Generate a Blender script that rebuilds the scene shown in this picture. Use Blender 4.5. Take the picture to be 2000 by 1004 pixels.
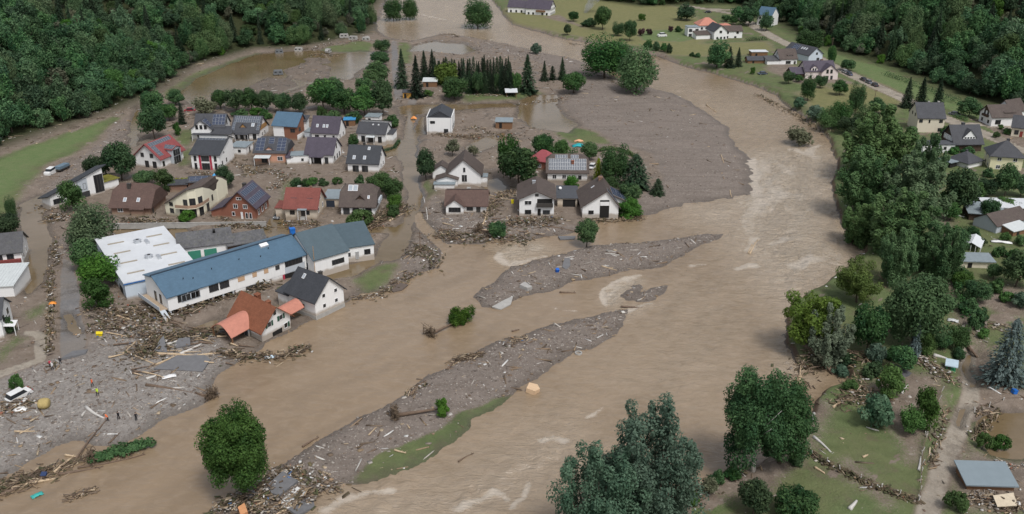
import bpy, bmesh, math, random
import numpy as np
from mathutils import Matrix, Vector, Euler
sc = bpy.context.scene
for o in list(bpy.data.objects): bpy.data.objects.remove(o)
# ------------------------------------------------------------------ camera, sky, sun, exposure
CAM_H, PITCH, FPX = 93.0, math.radians(22.9), 1850.0      # drone height (m), tilt below horizontal, focal length for a 2000 px frame
cd = bpy.data.cameras.new('camera'); cam = bpy.data.objects.new('camera', cd); sc.collection.objects.link(cam)
cam.location = (0, 0, CAM_H); cam.rotation_euler = (math.pi/2-PITCH, 0, 0)
cd.sensor_width = 36.0; cd.lens = 36.0*FPX/2000.0; cd.clip_start = 1.0; cd.clip_end = 6000.0
sc.camera = cam
world = bpy.data.worlds.new('World'); sc.world = world; world.use_nodes = True
SUN_EL, SUN_AZ = math.radians(58), math.radians(150)       # soft light through cloud, from behind and right of the camera
wn = world.node_tree; wn.nodes.clear()
sky = wn.nodes.new('ShaderNodeTexSky'); sky.sky_type = 'NISHITA'; sky.sun_disc = False
sky.sun_elevation = SUN_EL; sky.sun_rotation = SUN_AZ; sky.air_density = 1.0; sky.dust_density = 3.0; sky.ozone_density = 1.0
hs = wn.nodes.new('ShaderNodeHueSaturation'); hs.inputs['Saturation'].default_value = 0.38
bg = wn.nodes.new('ShaderNodeBackground'); bg.inputs['Strength'].default_value = 0.105
wo = wn.nodes.new('ShaderNodeOutputWorld')
wn.links.new(sky.outputs[0], hs.inputs['Color']); wn.links.new(hs.outputs[0], bg.inputs[0]); wn.links.new(bg.outputs[0], wo.inputs[0])
sl = bpy.data.lights.new('sun', 'SUN'); sl.energy = 1.5; sl.angle = math.radians(14); sl.color = (1.0, 0.975, 0.945)
sun = bpy.data.objects.new('sun', sl); sc.collection.objects.link(sun)
sd = Vector((math.sin(SUN_AZ)*math.cos(SUN_EL), math.cos(SUN_AZ)*math.cos(SUN_EL), math.sin(SUN_EL)))
sun.rotation_euler = (-sd).to_track_quat('-Z', 'Y').to_euler(); sun.location = (0, 0, 300)
sc.view_settings.view_transform = 'Standard'; sc.view_settings.look = 'None'
sc.view_settings.exposure = 0.42; sc.view_settings.gamma = 1.0; sc.view_settings.use_curve_mapping = False
sc.cycles.max_bounces = 6; sc.cycles.diffuse_bounces = 3; sc.cycles.glossy_bounces = 3; sc.cycles.transparent_max_bounces = 6
sc.cycles.volume_bounces = 0; sc.cycles.use_denoising = True

# ------------------------------------------------------------------ survey helpers: photo measurement -> place on the ground
CP, SP = math.cos(PITCH), math.sin(PITCH)
def G(u, v, z=1.0):
    a = (u-1000)/FPX; b = -(v-502)/FPX
    dy, dz = CP+b*SP, -SP+b*CP
    t = (z-CAM_H)/dz
    return (a*t, dy*t, z)
def depth(y, z=1.0): return y*CP-(z-CAM_H)*SP
def height_to(u, vb, vt, z=1.0):
    Y = G(u, vb, z)[1]; q = (502-vt)/FPX
    return (q*Y*CP-Y*SP)/(CP+q*SP)+CAM_H-z
def mpp(u, v, z=1.0): return depth(G(u, v, z)[1], z)/FPX    # metres per photo pixel there
def ang(u0, v0, u1, v1):
    a, b = G(u0, v0), G(u1, v1); return math.atan2(b[1]-a[1], b[0]-a[0])

# ------------------------------------------------------------------ scene helpers
col = sc.collection
R_ = random.Random(5)
def link(name, data=None, parent=None, loc=(0,0,0), rz=0.0, scale=None):
    o = bpy.data.objects.new(name, data); col.objects.link(o)
    o.location = loc
    if rz: o.rotation_euler = (0, 0, rz)
    if scale: o.scale = scale
    if parent: o.parent = parent
    return o
def tag(o, label=None, cat=None, group=None, kind=None):
    if label: o['label'] = label
    if cat: o['category'] = cat
    if group: o['group'] = group
    if kind or cat: o['kind'] = kind or 'thing'
    return o
def np_mesh(name, verts, faces, mat=None, smooth=False, colors=None, attr='tint'):
    """faces: (n,3) or (n,4) int array"""
    me = bpy.data.meshes.new(name); verts = np.ascontiguousarray(verts, dtype=np.float32); faces = np.ascontiguousarray(faces, dtype=np.int32)
    k = faces.shape[1]; n = len(faces)
    me.vertices.add(len(verts)); me.vertices.foreach_set('co', verts.ravel())
    me.loops.add(n*k); me.loops.foreach_set('vertex_index', faces.ravel())
    me.polygons.add(n); me.polygons.foreach_set('loop_start', np.arange(0, n*k, k, dtype=np.int32))
    if smooth: me.polygons.foreach_set('use_smooth', np.ones(n, dtype=bool))
    if colors is not None:
        ca = me.attributes.new(attr, 'FLOAT_COLOR', 'POINT'); c4 = np.ones((len(verts), 4), dtype=np.float32); c4[:, :colors.shape[1]] = colors
        ca.data.foreach_set('color', c4.ravel())
    me.update(calc_edges=True)
    if mat: me.materials.append(mat)
    return me
class MB:
    """collects polygons of one part"""
    def __init__(s): s.v = []; s.f = []; s.m = []
    def poly(s, pts, m=0):
        b = len(s.v); s.v += [tuple(p) for p in pts]; s.f.append(list(range(b, b+len(pts)))); s.m.append(m)
    def box(s, x0, x1, y0, y1, z0, z1, M=None, m=0):
        P = [Vector((x, y, z)) for z in (z0, z1) for y in (y0, y1) for x in (x0, x1)]
        if M is not None: P = [M @ p for p in P]
        b = len(s.v); s.v += [tuple(p) for p in P]
        for f in ((0,2,3,1),(4,5,7,6),(0,1,5,4),(2,6,7,3),(0,4,6,2),(1,3,7,5)): s.f.append([b+i for i in f]); s.m.append(m)
    def prism(s, prof, x0, x1, M=None, m=0):
        """profile list of (y,z), extruded along x"""
        n = len(prof); b = len(s.v)
        for x in (x0, x1):
            for y, z in prof:
                p = Vector((x, y, z)); s.v.append(tuple(M @ p if M is not None else p))
        s.f.append([b+i for i in range(n)][::-1]); s.f.append([b+n+i for i in range(n)]); s.m += [m, m]
        for i in range(n):
            j = (i+1) % n; s.f.append([b+i, b+j, b+n+j, b+n+i]); s.m.append(m)
    def column(s, pts, z0, z1, m=0):
        """footprint list of (x,y), from z0 to z1 (z1 may be a list)"""
        n = len(pts); b = len(s.v); zz = z1 if isinstance(z1, (list, tuple)) else [z1]*n
        s.v += [(x, y, z0) for x, y in pts]+[(pts[i][0], pts[i][1], zz[i]) for i in range(n)]
        s.f.append([b+i for i in range(n)][::-1]); s.f.append([b+n+i for i in range(n)]); s.m += [m, m]
        for i in range(n):
            j = (i+1) % n; s.f.append([b+i, b+j, b+n+j, b+n+i]); s.m.append(m)
    def tube(s, pts, radii, k=6, m=0, cap=True):
        rings = []
        for i, p in enumerate(pts):
            p = Vector(p); a = Vector(pts[max(i-1, 0)]); c = Vector(pts[min(i+1, len(pts)-1)])
            d = (c-a).normalized() if (c-a).length > 1e-6 else Vector((0,0,1))
            e = d.cross(Vector((0.31, 0.17, 0.94)))
            if e.length < 1e-3: e = d.cross(Vector((1,0,0)))
            e.normalize(); f = d.cross(e); b = len(s.v)
            for j in range(k):
                t = 2*math.pi*j/k; s.v.append(tuple(p+(e*math.cos(t)+f*math.sin(t))*radii[i]))
            rings.append(b)
        for i in range(len(pts)-1):
            for j in range(k):
                q = (j+1) % k; s.f.append([rings[i]+j, rings[i]+q, rings[i+1]+q, rings[i+1]+j]); s.m.append(m)
        if cap:
            s.f.append([rings[0]+j for j in range(k)][::-1]); s.f.append([rings[-1]+j for j in range(k)]); s.m += [m, m]
    def mesh(s, name, mats, smooth=False):
        me = bpy.data.meshes.new(name); me.from_pydata(s.v, [], s.f)
        for mt in (mats if isinstance(mats, (list, tuple)) else [mats]): me.materials.append(mt)
        if any(s.m): me.polygons.foreach_set('material_index', s.m)
        if smooth: me.polygons.foreach_set('use_smooth', [True]*len(s.f))
        me.update(); return me
    def build(s, name, mats, parent=None, loc=(0,0,0), rz=0.0, smooth=False):
        return link(name, s.mesh(name, mats, smooth), parent, loc, rz)
# ------------------------------------------------------------------ value noise (numpy)
def vnoise(x, y, seed=0):
    xi = np.floor(x).astype(np.int64); yi = np.floor(y).astype(np.int64); fx = x-xi; fy = y-yi
    fx = fx*fx*(3-2*fx); fy = fy*fy*(3-2*fy)
    def h(a, b):
        n = (a*374761393+b*668265263+seed*1442695041) & 0xffffffff
        n = ((n ^ (n >> 13))*1274126177) & 0xffffffff
        return ((n ^ (n >> 16)) & 0xffff)/65535.0
    return (h(xi, yi)*(1-fx)+h(xi+1, yi)*fx)*(1-fy)+(h(xi, yi+1)*(1-fx)+h(xi+1, yi+1)*fx)*fy
def fbm(x, y, sc_, oct_=3, seed=0):
    r = 0; a = 1.0; t = 0
    for i in range(oct_):
        r = r+a*vnoise(x/sc_*2**i+17.3*i, y/sc_*2**i-9.1*i, seed+i); t += a; a *= .5
    return r/t*2-1
# ------------------------------------------------------------------ materials
def nodes(name):
    m = bpy.data.materials.new(name); m.use_nodes = True; nt = m.node_tree; nt.nodes.clear()
    return m, nt
class NT:
    def __init__(s, nt): s.t = nt
    def n(s, typ, **kw):
        nd = s.t.nodes.new(typ)
        for k, v in kw.items():
            if k.startswith('_'): setattr(nd, k[1:], v)
            else: nd.inputs[k.replace('__', ' ')].default_value = v
        return nd
    def l(s, a, b): s.t.links.new(a, b)
    def val(s, op, a, b=None, c=None, clamp=False):
        nd = s.t.nodes.new('ShaderNodeMath'); nd.operation = op; nd.use_clamp = clamp
        for i, q in enumerate((a, b, c)):
            if q is None: continue
            if isinstance(q, (int, float)): nd.inputs[i].default_value = q
            else: s.l(q, nd.inputs[i])
        return nd.outputs[0]
    def mix(s, f, a, b, mode='MIX'):
        nd = s.t.nodes.new('ShaderNodeMix'); nd.data_type = 'RGBA'; nd.blend_type = mode
        for sock, q in ((nd.inputs[0], f), (nd.inputs[6], a), (nd.inputs[7], b)):
            if isinstance(q, (int, float)): sock.default_value = q
            elif isinstance(q, tuple): sock.default_value = (*q[:3], 1)
            else: s.l(q, sock)
        return nd.outputs[2]
    def ramp(s, f, lo, hi): # linear step lo..hi clamped
        nd = s.t.nodes.new('ShaderNodeMapRange'); nd.inputs[1].default_value = lo; nd.inputs[2].default_value = hi
        s.l(f, nd.inputs[0]); return nd.outputs[0]
    def noise(s, scale, detail=4, rough=.55, vec=None, dist=0.0, color=False):
        nd = s.n('ShaderNodeTexNoise', Scale=scale, Detail=detail, Roughness=rough, Distortion=dist)
        if vec is not None: s.l(vec, nd.inputs['Vector'])
        return nd.outputs[1 if color else 0]
    def out(s, sh, vol=None):
        o = s.t.nodes.new('ShaderNodeOutputMaterial')
        if sh is not None: s.l(sh, o.inputs[0])
        if vol is not None: s.l(vol, o.inputs[1])
    def bump(s, h, strength=.5, dist=.1):
        b = s.n('ShaderNodeBump', Strength=strength, Distance=dist); s.l(h, b.inputs['Height']); return b.outputs[0]
    def pbsdf(s, base, rough=.8, normal=None, metal=0.0, spec=None):
        b = s.n('ShaderNodeBsdfPrincipled', Metallic=metal)
        if isinstance(base, tuple): b.inputs['Base Color'].default_value = (*base, 1)
        else: s.l(base, b.inputs['Base Color'])
        if isinstance(rough, (int, float)): b.inputs['Roughness'].default_value = rough
        else: s.l(rough, b.inputs['Roughness'])
        if spec is not None: b.inputs['Specular IOR Level'].default_value = spec
        if normal is not None: s.l(normal, b.inputs['Normal'])
        return b.outputs[0]
MC = {}
def plain(name, c, rough=.8, var=.18, scale=1.5, metal=0.0, spec=.3):
    """painted / built surface with uneven tone and fine wear"""
    if name in MC: return MC[name]
    m, nt = nodes(name); N = NT(nt); tc = N.n('ShaderNodeTexCoord').outputs['Object']
    a = N.noise(scale, 5, .65, tc); b = N.noise(scale*9, 3, .6, tc)
    f = N.val('ADD', N.val('MULTIPLY', N.ramp(a, .3, .7), .7), N.val('MULTIPLY', N.ramp(b, .3, .7), .3))
    rnd = N.n('ShaderNodeObjectInfo').outputs['Random']
    cc = N.mix(f, tuple(q*(1-var) for q in c), tuple(min(1, q*(1+var)) for q in c))
    N.out(N.pbsdf(cc, rough, N.bump(b, .25, .02), metal, spec)); MC[name] = m; return m
def wallmat(name, c, stain=(.30,.235,.17), top=1.55, streak=.25):
    """rendered wall: uneven paint, rain streaks, silt left by the flood up to a ragged tide line"""
    if name in MC: return MC[name]
    m, nt = nodes(name); N = NT(nt); g = N.n('ShaderNodeNewGeometry'); pos = g.outputs['Position']
    sx = N.n('ShaderNodeSeparateXYZ'); N.l(pos, sx.inputs[0])
    a = N.noise(.6, 4, .6, pos); b = N.noise(5, 4, .6, pos)
    mp = N.n('ShaderNodeMapping'); mp.inputs['Scale'].default_value = (2.2, 2.2, .15); N.l(pos, mp.inputs[0])
    st = N.noise(1.0, 3, .6, mp.outputs[0])
    base = N.mix(N.val('MULTIPLY', N.ramp(st, .5, .75), streak), c, tuple(q*.72 for q in c))
    base = N.mix(N.val('MULTIPLY', N.ramp(b, .35, .7), .12), base, tuple(q*.8 for q in c))
    hz = N.val('ADD', sx.outputs[2], N.val('MULTIPLY', N.val('SUBTRACT', a, .5), 1.3))
    f = N.ramp(hz, top+.35, top-.35)
    base = N.mix(N.val('MULTIPLY', f, .75), base, stain)
    N.out(N.pbsdf(base, .85, N.bump(b, .2, .02), 0, .25)); MC[name] = m; return m
def roofmat(name, c, row=.34, colw=.3, rough=.7, var=.22, moss=0.0, spec=.3):
    """tiled roof: courses across the slope, tone per tile, lichen patches"""
    if name in MC: return MC[name]
    m, nt = nodes(name); N = NT(nt); tc = N.n('ShaderNodeTexCoord').outputs['Object']
    sx = N.n('ShaderNodeSeparateXYZ'); N.l(tc, sx.inputs[0])
    z = N.val('DIVIDE', sx.outputs[2], row*.62)
    tr = N.val('FRACT', z); ci = N.val('FLOOR', z)
    u = N.val('DIVIDE', N.val('ADD', sx.outputs[0], N.val('MULTIPLY', ci, .13)), colw); cu = N.val('FLOOR', u)
    cb = N.n('ShaderNodeCombineXYZ'); N.l(cu, cb.inputs[0]); N.l(ci, cb.inputs[1]); N.l(N.val('FLOOR', N.val('MULTIPLY', sx.outputs[1], .8)), cb.inputs[2])
    wn_ = N.n('ShaderNodeTexWhiteNoise'); N.l(cb.outputs[0], wn_.inputs[0])
    big = N.noise(.5, 5, .65, tc)
    f = N.val('ADD', N.val('MULTIPLY', wn_.outputs[0], .45), N.val('MULTIPLY', N.ramp(big, .3, .7), .55))
    cc = N.mix(f, tuple(q*(1-var) for q in c), tuple(q*(1+var) for q in c))
    cc = N.mix(N.val('MULTIPLY', N.ramp(tr, .22, .0), .35), cc, tuple(q*.55 for q in c))
    if moss: cc = N.mix(N.val('MULTIPLY', N.ramp(N.noise(1.1, 6, .7, tc), .52, .7), moss), cc, (.16,.16,.11))
    N.out(N.pbsdf(cc, rough, N.bump(tr, .35, .04), 0, spec)); MC[name] = m; return m
# ------------------------------------------------------------------ terrain: banks, bars, hills
NR, NC, YN, YF, XS = 500, 860, 72.0, 1500.0, 0.86
rows = np.exp(np.linspace(math.log(YN), math.log(YF), NR)); cols = np.linspace(-XS, XS, NC)
GY = np.repeat(rows[:, None], NC, 1); GX = rows[:, None]*cols[None, :]
def world_poly(px, z=0.15): return np.array([G(u, v, z)[:2] for u, v in px])
def sdf(poly, x, y, margin=25.0, closed=True, far=1e3):
    """signed distance (negative inside); only evaluated near the polygon"""
    x0, y0 = poly.min(0)-margin; x1, y1 = poly.max(0)+margin
    sel = (x > x0) & (x < x1) & (y > y0) & (y < y1)
    d = np.full(x.shape, far, dtype=np.float64); px, py = x[sel], y[sel]
    best = np.full(px.shape, 1e12); ins = np.zeros(px.shape, bool); seg = np.zeros(px.shape, np.int32)
    n = len(poly)
    for i in range(n if closed else n-1):
        ax, ay = poly[i]; bx, by = poly[(i+1) % n]
        ex, ey = bx-ax, by-ay; L = ex*ex+ey*ey+1e-9
        t = np.clip(((px-ax)*ex+(py-ay)*ey)/L, 0, 1)
        q = (px-ax-t*ex)**2+(py-ay-t*ey)**2
        m = q < best; best[m] = q[m]; seg[m] = i
        if closed and by != ay:
            c = ((ay > py) != (by > py)) & (px < (bx-ax)*(py-ay)/(by-ay)+ax); ins ^= c
    r = np.sqrt(best)
    d[sel] = np.where(ins, -r, r) if closed else r
    sg = np.full(x.shape, -1, np.int32); sg[sel] = seg
    return d, sg
LEFT_BANK = [(-400,1250),(-400,1010),(-60,950),(0,932),(50,912),(85,892),(110,872),(140,858),(165,860),(180,868),(215,866),(250,858),(285,850),(300,838),(335,812),(375,797),(400,782),(428,765),(408,752),(425,730),(470,705),(505,690),(520,672),(560,652),(575,640),(590,632),(615,622),(640,612),(668,598),(690,582),(699,574),(715,575),(750,566),(770,560),(797,550),(817,532),(847,524),(860,505),(862,490),(850,475),(825,455),(812,440),(805,420),(815,412),(830,432),(855,455),(872,475),(900,478),(940,478),(960,468),(1000,474),(1032,470),(1067,460),(1120,456),(1165,450),(1160,432),(1190,430),(1217,427),(1262,422),(1300,410),(1342,400),(1390,392),(1462,380),(1472,357),(1467,332),(1455,300),(1437,285),(1430,272),(1422,250),(1390,225),(1345,197),(1312,182),(1275,172),(1225,162),(1185,140),(1150,122),(1112,112),(1075,106),(1000,87),(925,72),(860,66),(830,72),(805,78),(775,76),(755,70),(738,60),(735,45),(747,28),(756,0),(770,-60),(790,-150)]
RIGHT_BANK = [(960,-150),(955,-60),(962,0),(978,18),(988,35),(1000,47),(1040,58),(1080,70),(1112,78),(1150,83),(1190,92),(1250,104),(1285,110),(1310,118),(1335,128),(1370,138),(1410,148),(1450,160),(1490,172),(1515,185),(1537,205),(1560,222),(1590,240),(1615,262),(1625,285),(1630,320),(1628,370),(1640,420),(1655,455),(1680,480),(1690,500),(1650,520),(1620,545),(1590,565),(1550,590),(1535,620),(1535,670),(1555,705),(1590,715),(1640,712),(1660,725),(1650,745),(1610,765),(1590,790),(1575,810),(1560,850),(1530,880),(1480,905),(1430,918),(1400,925),(1370,945),(1345,958),(1335,985),(1320,1060),(1300,1250)]
ISLANDS = [
 [(925,583),(945,562),(965,552),(985,532),(992,520),(1040,506),(1085,496),(1120,487),(1150,478),(1240,473),(1330,466),(1380,456),(1417,455),(1400,468),(1345,490),(1330,504),(1280,526),(1245,528),(1185,541),(1125,549),(1080,566),(1030,579),(1000,592),(960,601),(938,602)],
 [(400,1010),(440,985),(480,962),(530,915),(560,900),(592,892),(620,862),(660,832),(700,812),(742,790),(790,756),(830,736),(875,716),(890,692),(930,681),(970,665),(1020,651),(1060,641),(1130,621),(1200,608),(1241,605),(1226,626),(1200,651),(1170,676),(1130,687),(1090,711),(1050,732),(1012,762),(985,790),(955,808),(932,818),(912,850),(870,885),(830,905),(790,925),(740,941),(700,946),(640,963),(612,968),(590,985),(560,1010),(540,1050),(420,1050)],
 [(1213,582),(1228,567),(1250,553),(1260,563),(1250,575),(1275,565),(1312,556),(1300,576),(1275,594),(1240,590)]]
POOLS = [ # standing flood water: outline, bank slope
 ([(345,185),(385,152),(440,128),(500,106),(560,100),(620,97),(660,110),(705,108),(722,115),(700,138),(680,155),(640,150),(600,165),(560,178),(510,190),(440,200),(380,205)], .12),
 ([(620,108),(700,100),(730,102),(722,125),(690,140),(640,148),(610,130)], .12),
 ([(38,398),(70,380),(98,398),(85,430),(104,462),(92,500),(80,555),(52,575),(28,548),(52,500),(45,440)], .25),
 ([(735,507),(742,480),(757,455),(775,440),(790,430),(806,440),(802,455),(796,470),(788,490),(780,504),(760,510)], .3),
 ([(785,432),(795,400),(786,340),(778,300),(790,250),(797,205),(808,205),(812,260),(816,330),(822,380),(812,412),(806,435)], .3),
 ([(1012,195),(1040,185),(1085,185),(1092,215),(1128,243),(1110,258),(1070,252),(1040,250),(1015,225)], .2),
 ([(905,288),(940,266),(985,257),(995,272),(960,285),(915,298)], .2),
 ([(942,350),(972,345),(985,360),(992,374),(950,374)], .25),
 ([(318,442),(360,440),(362,488),(345,492),(330,462)], .3),
 ([(216,452),(230,440),(300,436),(302,446),(240,462)], .3),
 ([(505,450),(530,425),(556,422),(562,445),(570,470),(520,462)], .3),
 ([(660,440),(700,442),(770,440),(775,452),(720,452)], .3),
 ([(1918,806),(1950,798),(2000,800),(2060,820),(2060,880),(1990,890),(1930,884),(1904,858)], .3),
 ([(1884,690),(1894,692),(1910,735),(1912,755),(1897,755),(1890,720)], .4),
 ([(1878,795),(1892,790),(1885,815),(1872,835),(1866,830)], .4),
 ([(810,88),(850,80),(905,85),(930,97),(900,105),(850,100),(800,100)], .2),
 ([(778,207),(840,204),(1000,200),(1010,207),(900,212),(820,222),(780,222)], .15),
 ([(820,232),(830,226),(834,262),(812,264)], .2),
 ([(130,612),(147,608),(152,640),(158,650),(140,652),(132,635)], .4),
 ([(640,525),(735,500),(740,512),(690,535),(640,545),(600,560),(590,548)], .3),
 ([(560,590),(600,612),(560,620),(520,600)], .3),
 ([(350,655),(425,622),(440,640),(380,652)], .25),
 ([(470,320),(500,322),(505,336),(480,345)], .3), ([(725,290),(775,270),(790,275),(785,300),(740,305)], .3),
 ([(270,205),(276,255),(262,285),(250,285),(258,240)], .3),
 ([(960,480),(1100,462),(1130,470),(985,510),(965,500)], .3)]
BARS = [([(555,135),(600,118),(648,128),(640,150),(600,160),(560,152)], .35), ([(460,178),(520,150),(560,150),(590,165),(520,190)], .2), ([(592,112),(640,112),(648,122),(600,126)], .3)]
fx, fy = GX.ravel(), GY.ravel()
wx = fx+1.6*fbm(fx, fy, 9.0, 3, 3)+.5*fbm(fx, fy, 2.5, 2, 31); wy = fy+1.8*fbm(fx, fy, 10.0, 3, 11)+.5*fbm(fx, fy, 2.7, 2, 37)
dr, sg = sdf(world_poly(LEFT_BANK+RIGHT_BANK), wx, wy, 60)
steep = (sg >= len(LEFT_BANK)-1)
ISL = np.full(fx.shape, 1e3)
for p in ISLANDS: ISL = np.minimum(ISL, sdf(world_poly(p), wx, wy, 30)[0])
n1 = fbm(fx, fy, 7.0, 3, 5); n2 = fbm(fx, fy, 30.0, 3, 8); n3 = fbm(fx, fy, 2.0, 2, 21)
dl = np.maximum(dr, 0)
land = np.where(steep, 1.6*(1-np.exp(-dl/.7)), 1.0*(1-np.exp(-dl/5.0)))+(.10*n1+.05*n3)*np.clip(dl/4, 0, 1)
isl = .75*(1-np.exp(-np.maximum(-ISL, 0)/3.0))+(.12*n1+.05*n3)*np.clip(-ISL/2, 0, 1)
bed = -np.minimum(1.5, .1+.22*np.minimum(np.maximum(-dr, 0), np.maximum(ISL, 0)))
H_ = np.where(dr > 0, land, np.where(ISL < 0, isl, bed))
POND = np.full(fx.shape, 1e3)
for p, s_ in POOLS:
    d_, _ = sdf(world_poly(p, .3), wx, wy, 12)
    H_ = np.minimum(H_, np.where(d_ > 0, d_*s_+.02, np.maximum(-.5, d_*.3))+(.05*n1+.03*n3))
    POND = np.minimum(POND, d_)
for p, h_ in BARS:
    d_, _ = sdf(world_poly(p, .3), wx, wy, 10); H_ = np.maximum(H_, np.where(d_ < 0, np.minimum(h_, -d_*.15), -1)+.05*n1)
# wooded valley sides
FL = [(-300,400),(-150,345),(0,294),(60,272),(150,242),(240,214),(290,192),(330,166),(380,130),(450,112),(500,97),(560,97),(640,86),(725,66),(735,48),(720,25),(745,2),(740,-60),(735,-130)]
FRr = [(1000,-130),(1035,-60),(1045,-12),(1150,2),(1250,17),(1340,14),(1430,14),(1490,38),(1550,70),(1600,94),(1660,115),(1750,138),(1850,183),(2000,232),(2250,330)]
LP = np.vstack([world_poly(FL), [[-300,1700],[-2500,1700],[-2500,300]]]); RP = np.vstack([[[200,1700]], world_poly(FRr), [[2500,300],[2500,1700]]])
dL, _ = sdf(LP, fx, fy, 1e5); dR, _ = sdf(RP, fx, fy, 1e5)
def hill(d, k, top, lo=8.0):
    s = np.maximum(-d-lo, 0); return top*(1-np.exp(-s*k/top))
HL = hill(dL, .42, 62)*(1+.12*n2); HR = hill(dR, .55, 85)*(1+.12*n2)
H_ = H_+HL+HR
HG = H_.reshape(NR, NC)
def hgt(x, y):
    r = (math.log(max(y, YN))-math.log(YN))/(math.log(YF)-math.log(YN))*(NR-1); c = (x/y+XS)/(2*XS)*(NC-1)
    r = min(max(r, 0), NR-1.001); c = min(max(c, 0), NC-1.001); i, j = int(r), int(c); a, b = r-i, c-j
    return float((HG[i, j]*(1-b)+HG[i, j+1]*b)*(1-a)+(HG[i+1, j]*(1-b)+HG[i+1, j+1]*b)*a)
def hit(u, v):
    """first point of the ground along the sight line measured at (u, v)"""
    a = (u-1000)/FPX; b = -(v-502)/FPX; dy, dz = CP+b*SP, -SP+b*CP; t = 90/dy
    while t*dy < 1450:
        if CAM_H+t*dz <= hgt(a*t, dy*t): break
        t += 2.0/dy
    lo, hi = t-2.0/dy, t
    for _ in range(12):
        m = (lo+hi)/2
        if CAM_H+m*dz <= hgt(a*m, dy*m): hi = m
        else: lo = m
    return (a*hi, dy*hi, hgt(a*hi, dy*hi))
# ---- what the ground is made of
Z = {k: np.zeros(fx.shape) for k in ('grass','dry','gravel','asphalt','sand','forest','lush','debris')}
def paint(k, px, feather=1.5, val=1.0, z=1.0, others=True, line=None, rough=1.0):
    pl = world_poly(px, z); X = fx+(wx-fx)*rough; Yv = fy+(wy-fy)*rough
    d, _ = sdf(pl, X, Yv, 20, closed=line is None)
    if line is not None: d = d-line
    w = np.clip(.5-d/(2*feather), 0, 1)*val
    if others:
        for q in Z:
            if q not in (k, 'forest'): Z[q] *= (1-w)
    Z[k] = np.maximum(Z[k]*(1-w)+w*val, Z[k]*(0 if others else 1)+0*w) if False else Z[k]*(1-w)+w
east = np.clip(((dr > 0) & steep).astype(float)+(dR < 20), 0, 1)
Z['grass'] += east*.75; Z['dry'] += east*.25
Z['forest'] = np.clip(.5-dL/12, 0, 1)+np.clip(.5-dR/12, 0, 1)
for px in ([(-100,345),(0,308),(60,284),(150,254),(215,230),(243,224),(205,258),(150,296),(92,322),(45,365),(20,415),(0,430),(-60,470)], [(300,200),(330,172),(380,140),(440,120),(500,101),(530,104),(440,138),(370,172),(330,190)],
           [(620,95),(700,80),(735,85),(720,98),(640,100)], [(775,82),(800,84),(805,108),(800,125),(780,125)],
           [(1075,245),(1130,246),(1175,262),(1195,282),(1120,280),(1085,262)], [(905,184),(1005,182),(1025,172),(1060,180),(1005,192),(905,196)],
           [(690,545),(712,528),(752,516),(800,503),(808,512),(785,528),(752,548),(722,572),(705,565)], [(560,352),(575,350),(585,395),(570,420),(548,415)], [(345,255),(378,250),(384,275),(360,285),(345,280)],
           [(0,690),(45,655),(52,660),(0,708)], [(58,612),(85,595),(85,612),(62,622)], [(350,300),(372,290),(375,320),(352,325)], [(820,360),(840,352),(850,380),(832,390)]): paint('grass', px, 4.0)
paint('lush', [(-100,345),(0,308),(60,284),(150,254),(215,230),(205,258),(150,290),(92,318),(40,362),(0,400),(-60,440)], 5, .7, others=False)
paint('grass', [(688,944),(708,918),(735,898),(790,876),(842,850),(900,812),(990,772),(1008,770),(985,792),(955,809),(930,819),(908,856),(866,889),(800,922),(740,943)], 1.0, z=.5)
pass
for px in ([(1000,44),(985,20),(1040,0),(1080,-20),(1300,10),(1340,25),(1400,60),(1350,100),(1290,98),(1200,84),(1100,68)], [(1290,92),(1500,84),(1505,100),(1480,108),(1380,112),(1300,108)], [(1640,160),(1700,175),(1765,200),(1740,222),(1690,215),(1650,200)],
           [(1690,140),(1760,165),(1765,190),(1700,160)], [(1560,185),(1610,168),(1660,195),(1700,222),(1640,228),(1590,215)]): paint('dry', px, 4, .8)
for px in ([(1250,62),(1345,58),(1360,78),(1330,84),(1255,80)], [(1590,92),(1660,118),(1750,142),(1850,188),(1960,230),(1900,232),(1850,215),(1780,190),(1680,145),(1600,110)]): paint('grass', px, 3); paint('lush', px, 3, others=False)
GRAVELS = [[(-200,760),(-60,760),(0,742),(60,718),(120,700),(170,685),(190,650),(250,640),(420,640),(450,690),(560,690),(440,740),(420,775),(330,830),(280,880),(150,890),(0,965),(-200,1040)],
 [(1095,200),(1120,180),(1180,150),(1280,160),(1400,215),(1490,345),(1470,390),(1250,430),(1215,425),(1245,385),(1300,350),(1270,300),(1205,275),(1150,250),(1120,225)],
 [(930,78),(1000,90),(1075,105),(1150,120),(1200,160),(1120,175),(1080,130),(1000,108),(930,100)],
 [(825,410),(850,385),(1000,430),(1150,440),(1140,455),(1000,480),(900,485),(860,460)], [(780,480),(815,460),(860,480),(862,510),(780,545)],
 [(95,470),(150,455),(160,500),(100,520)], [(130,330),(250,230),(270,240),(230,300),(100,400),(60,390)]]
for px in GRAVELS: paint('gravel', px, 3)
Z['gravel'] = np.maximum(Z['gravel'], np.where(ISL < 1, 1-Z['grass'], 0)); Z['gravel'] = np.where((dr < .6) & (Z['grass'] < .3), 1, Z['gravel'])
paint('asphalt', [(122,505),(140,512),(152,560),(160,620),(171,668),(166,688),(140,690),(118,702),(119,640),(118,560)], .5, rough=.35)
paint('asphalt', [(798,195),(815,195),(819,300),(828,385),(818,402),(806,330),(800,260)], 1.0); paint('asphalt', [(765,80),(775,80),(782,160),(790,195),(772,195),(765,140)], 1.0, rough=.3)
paint('asphalt', [(1092,182),(1100,190)], 1, .1, line=1.0)
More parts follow.
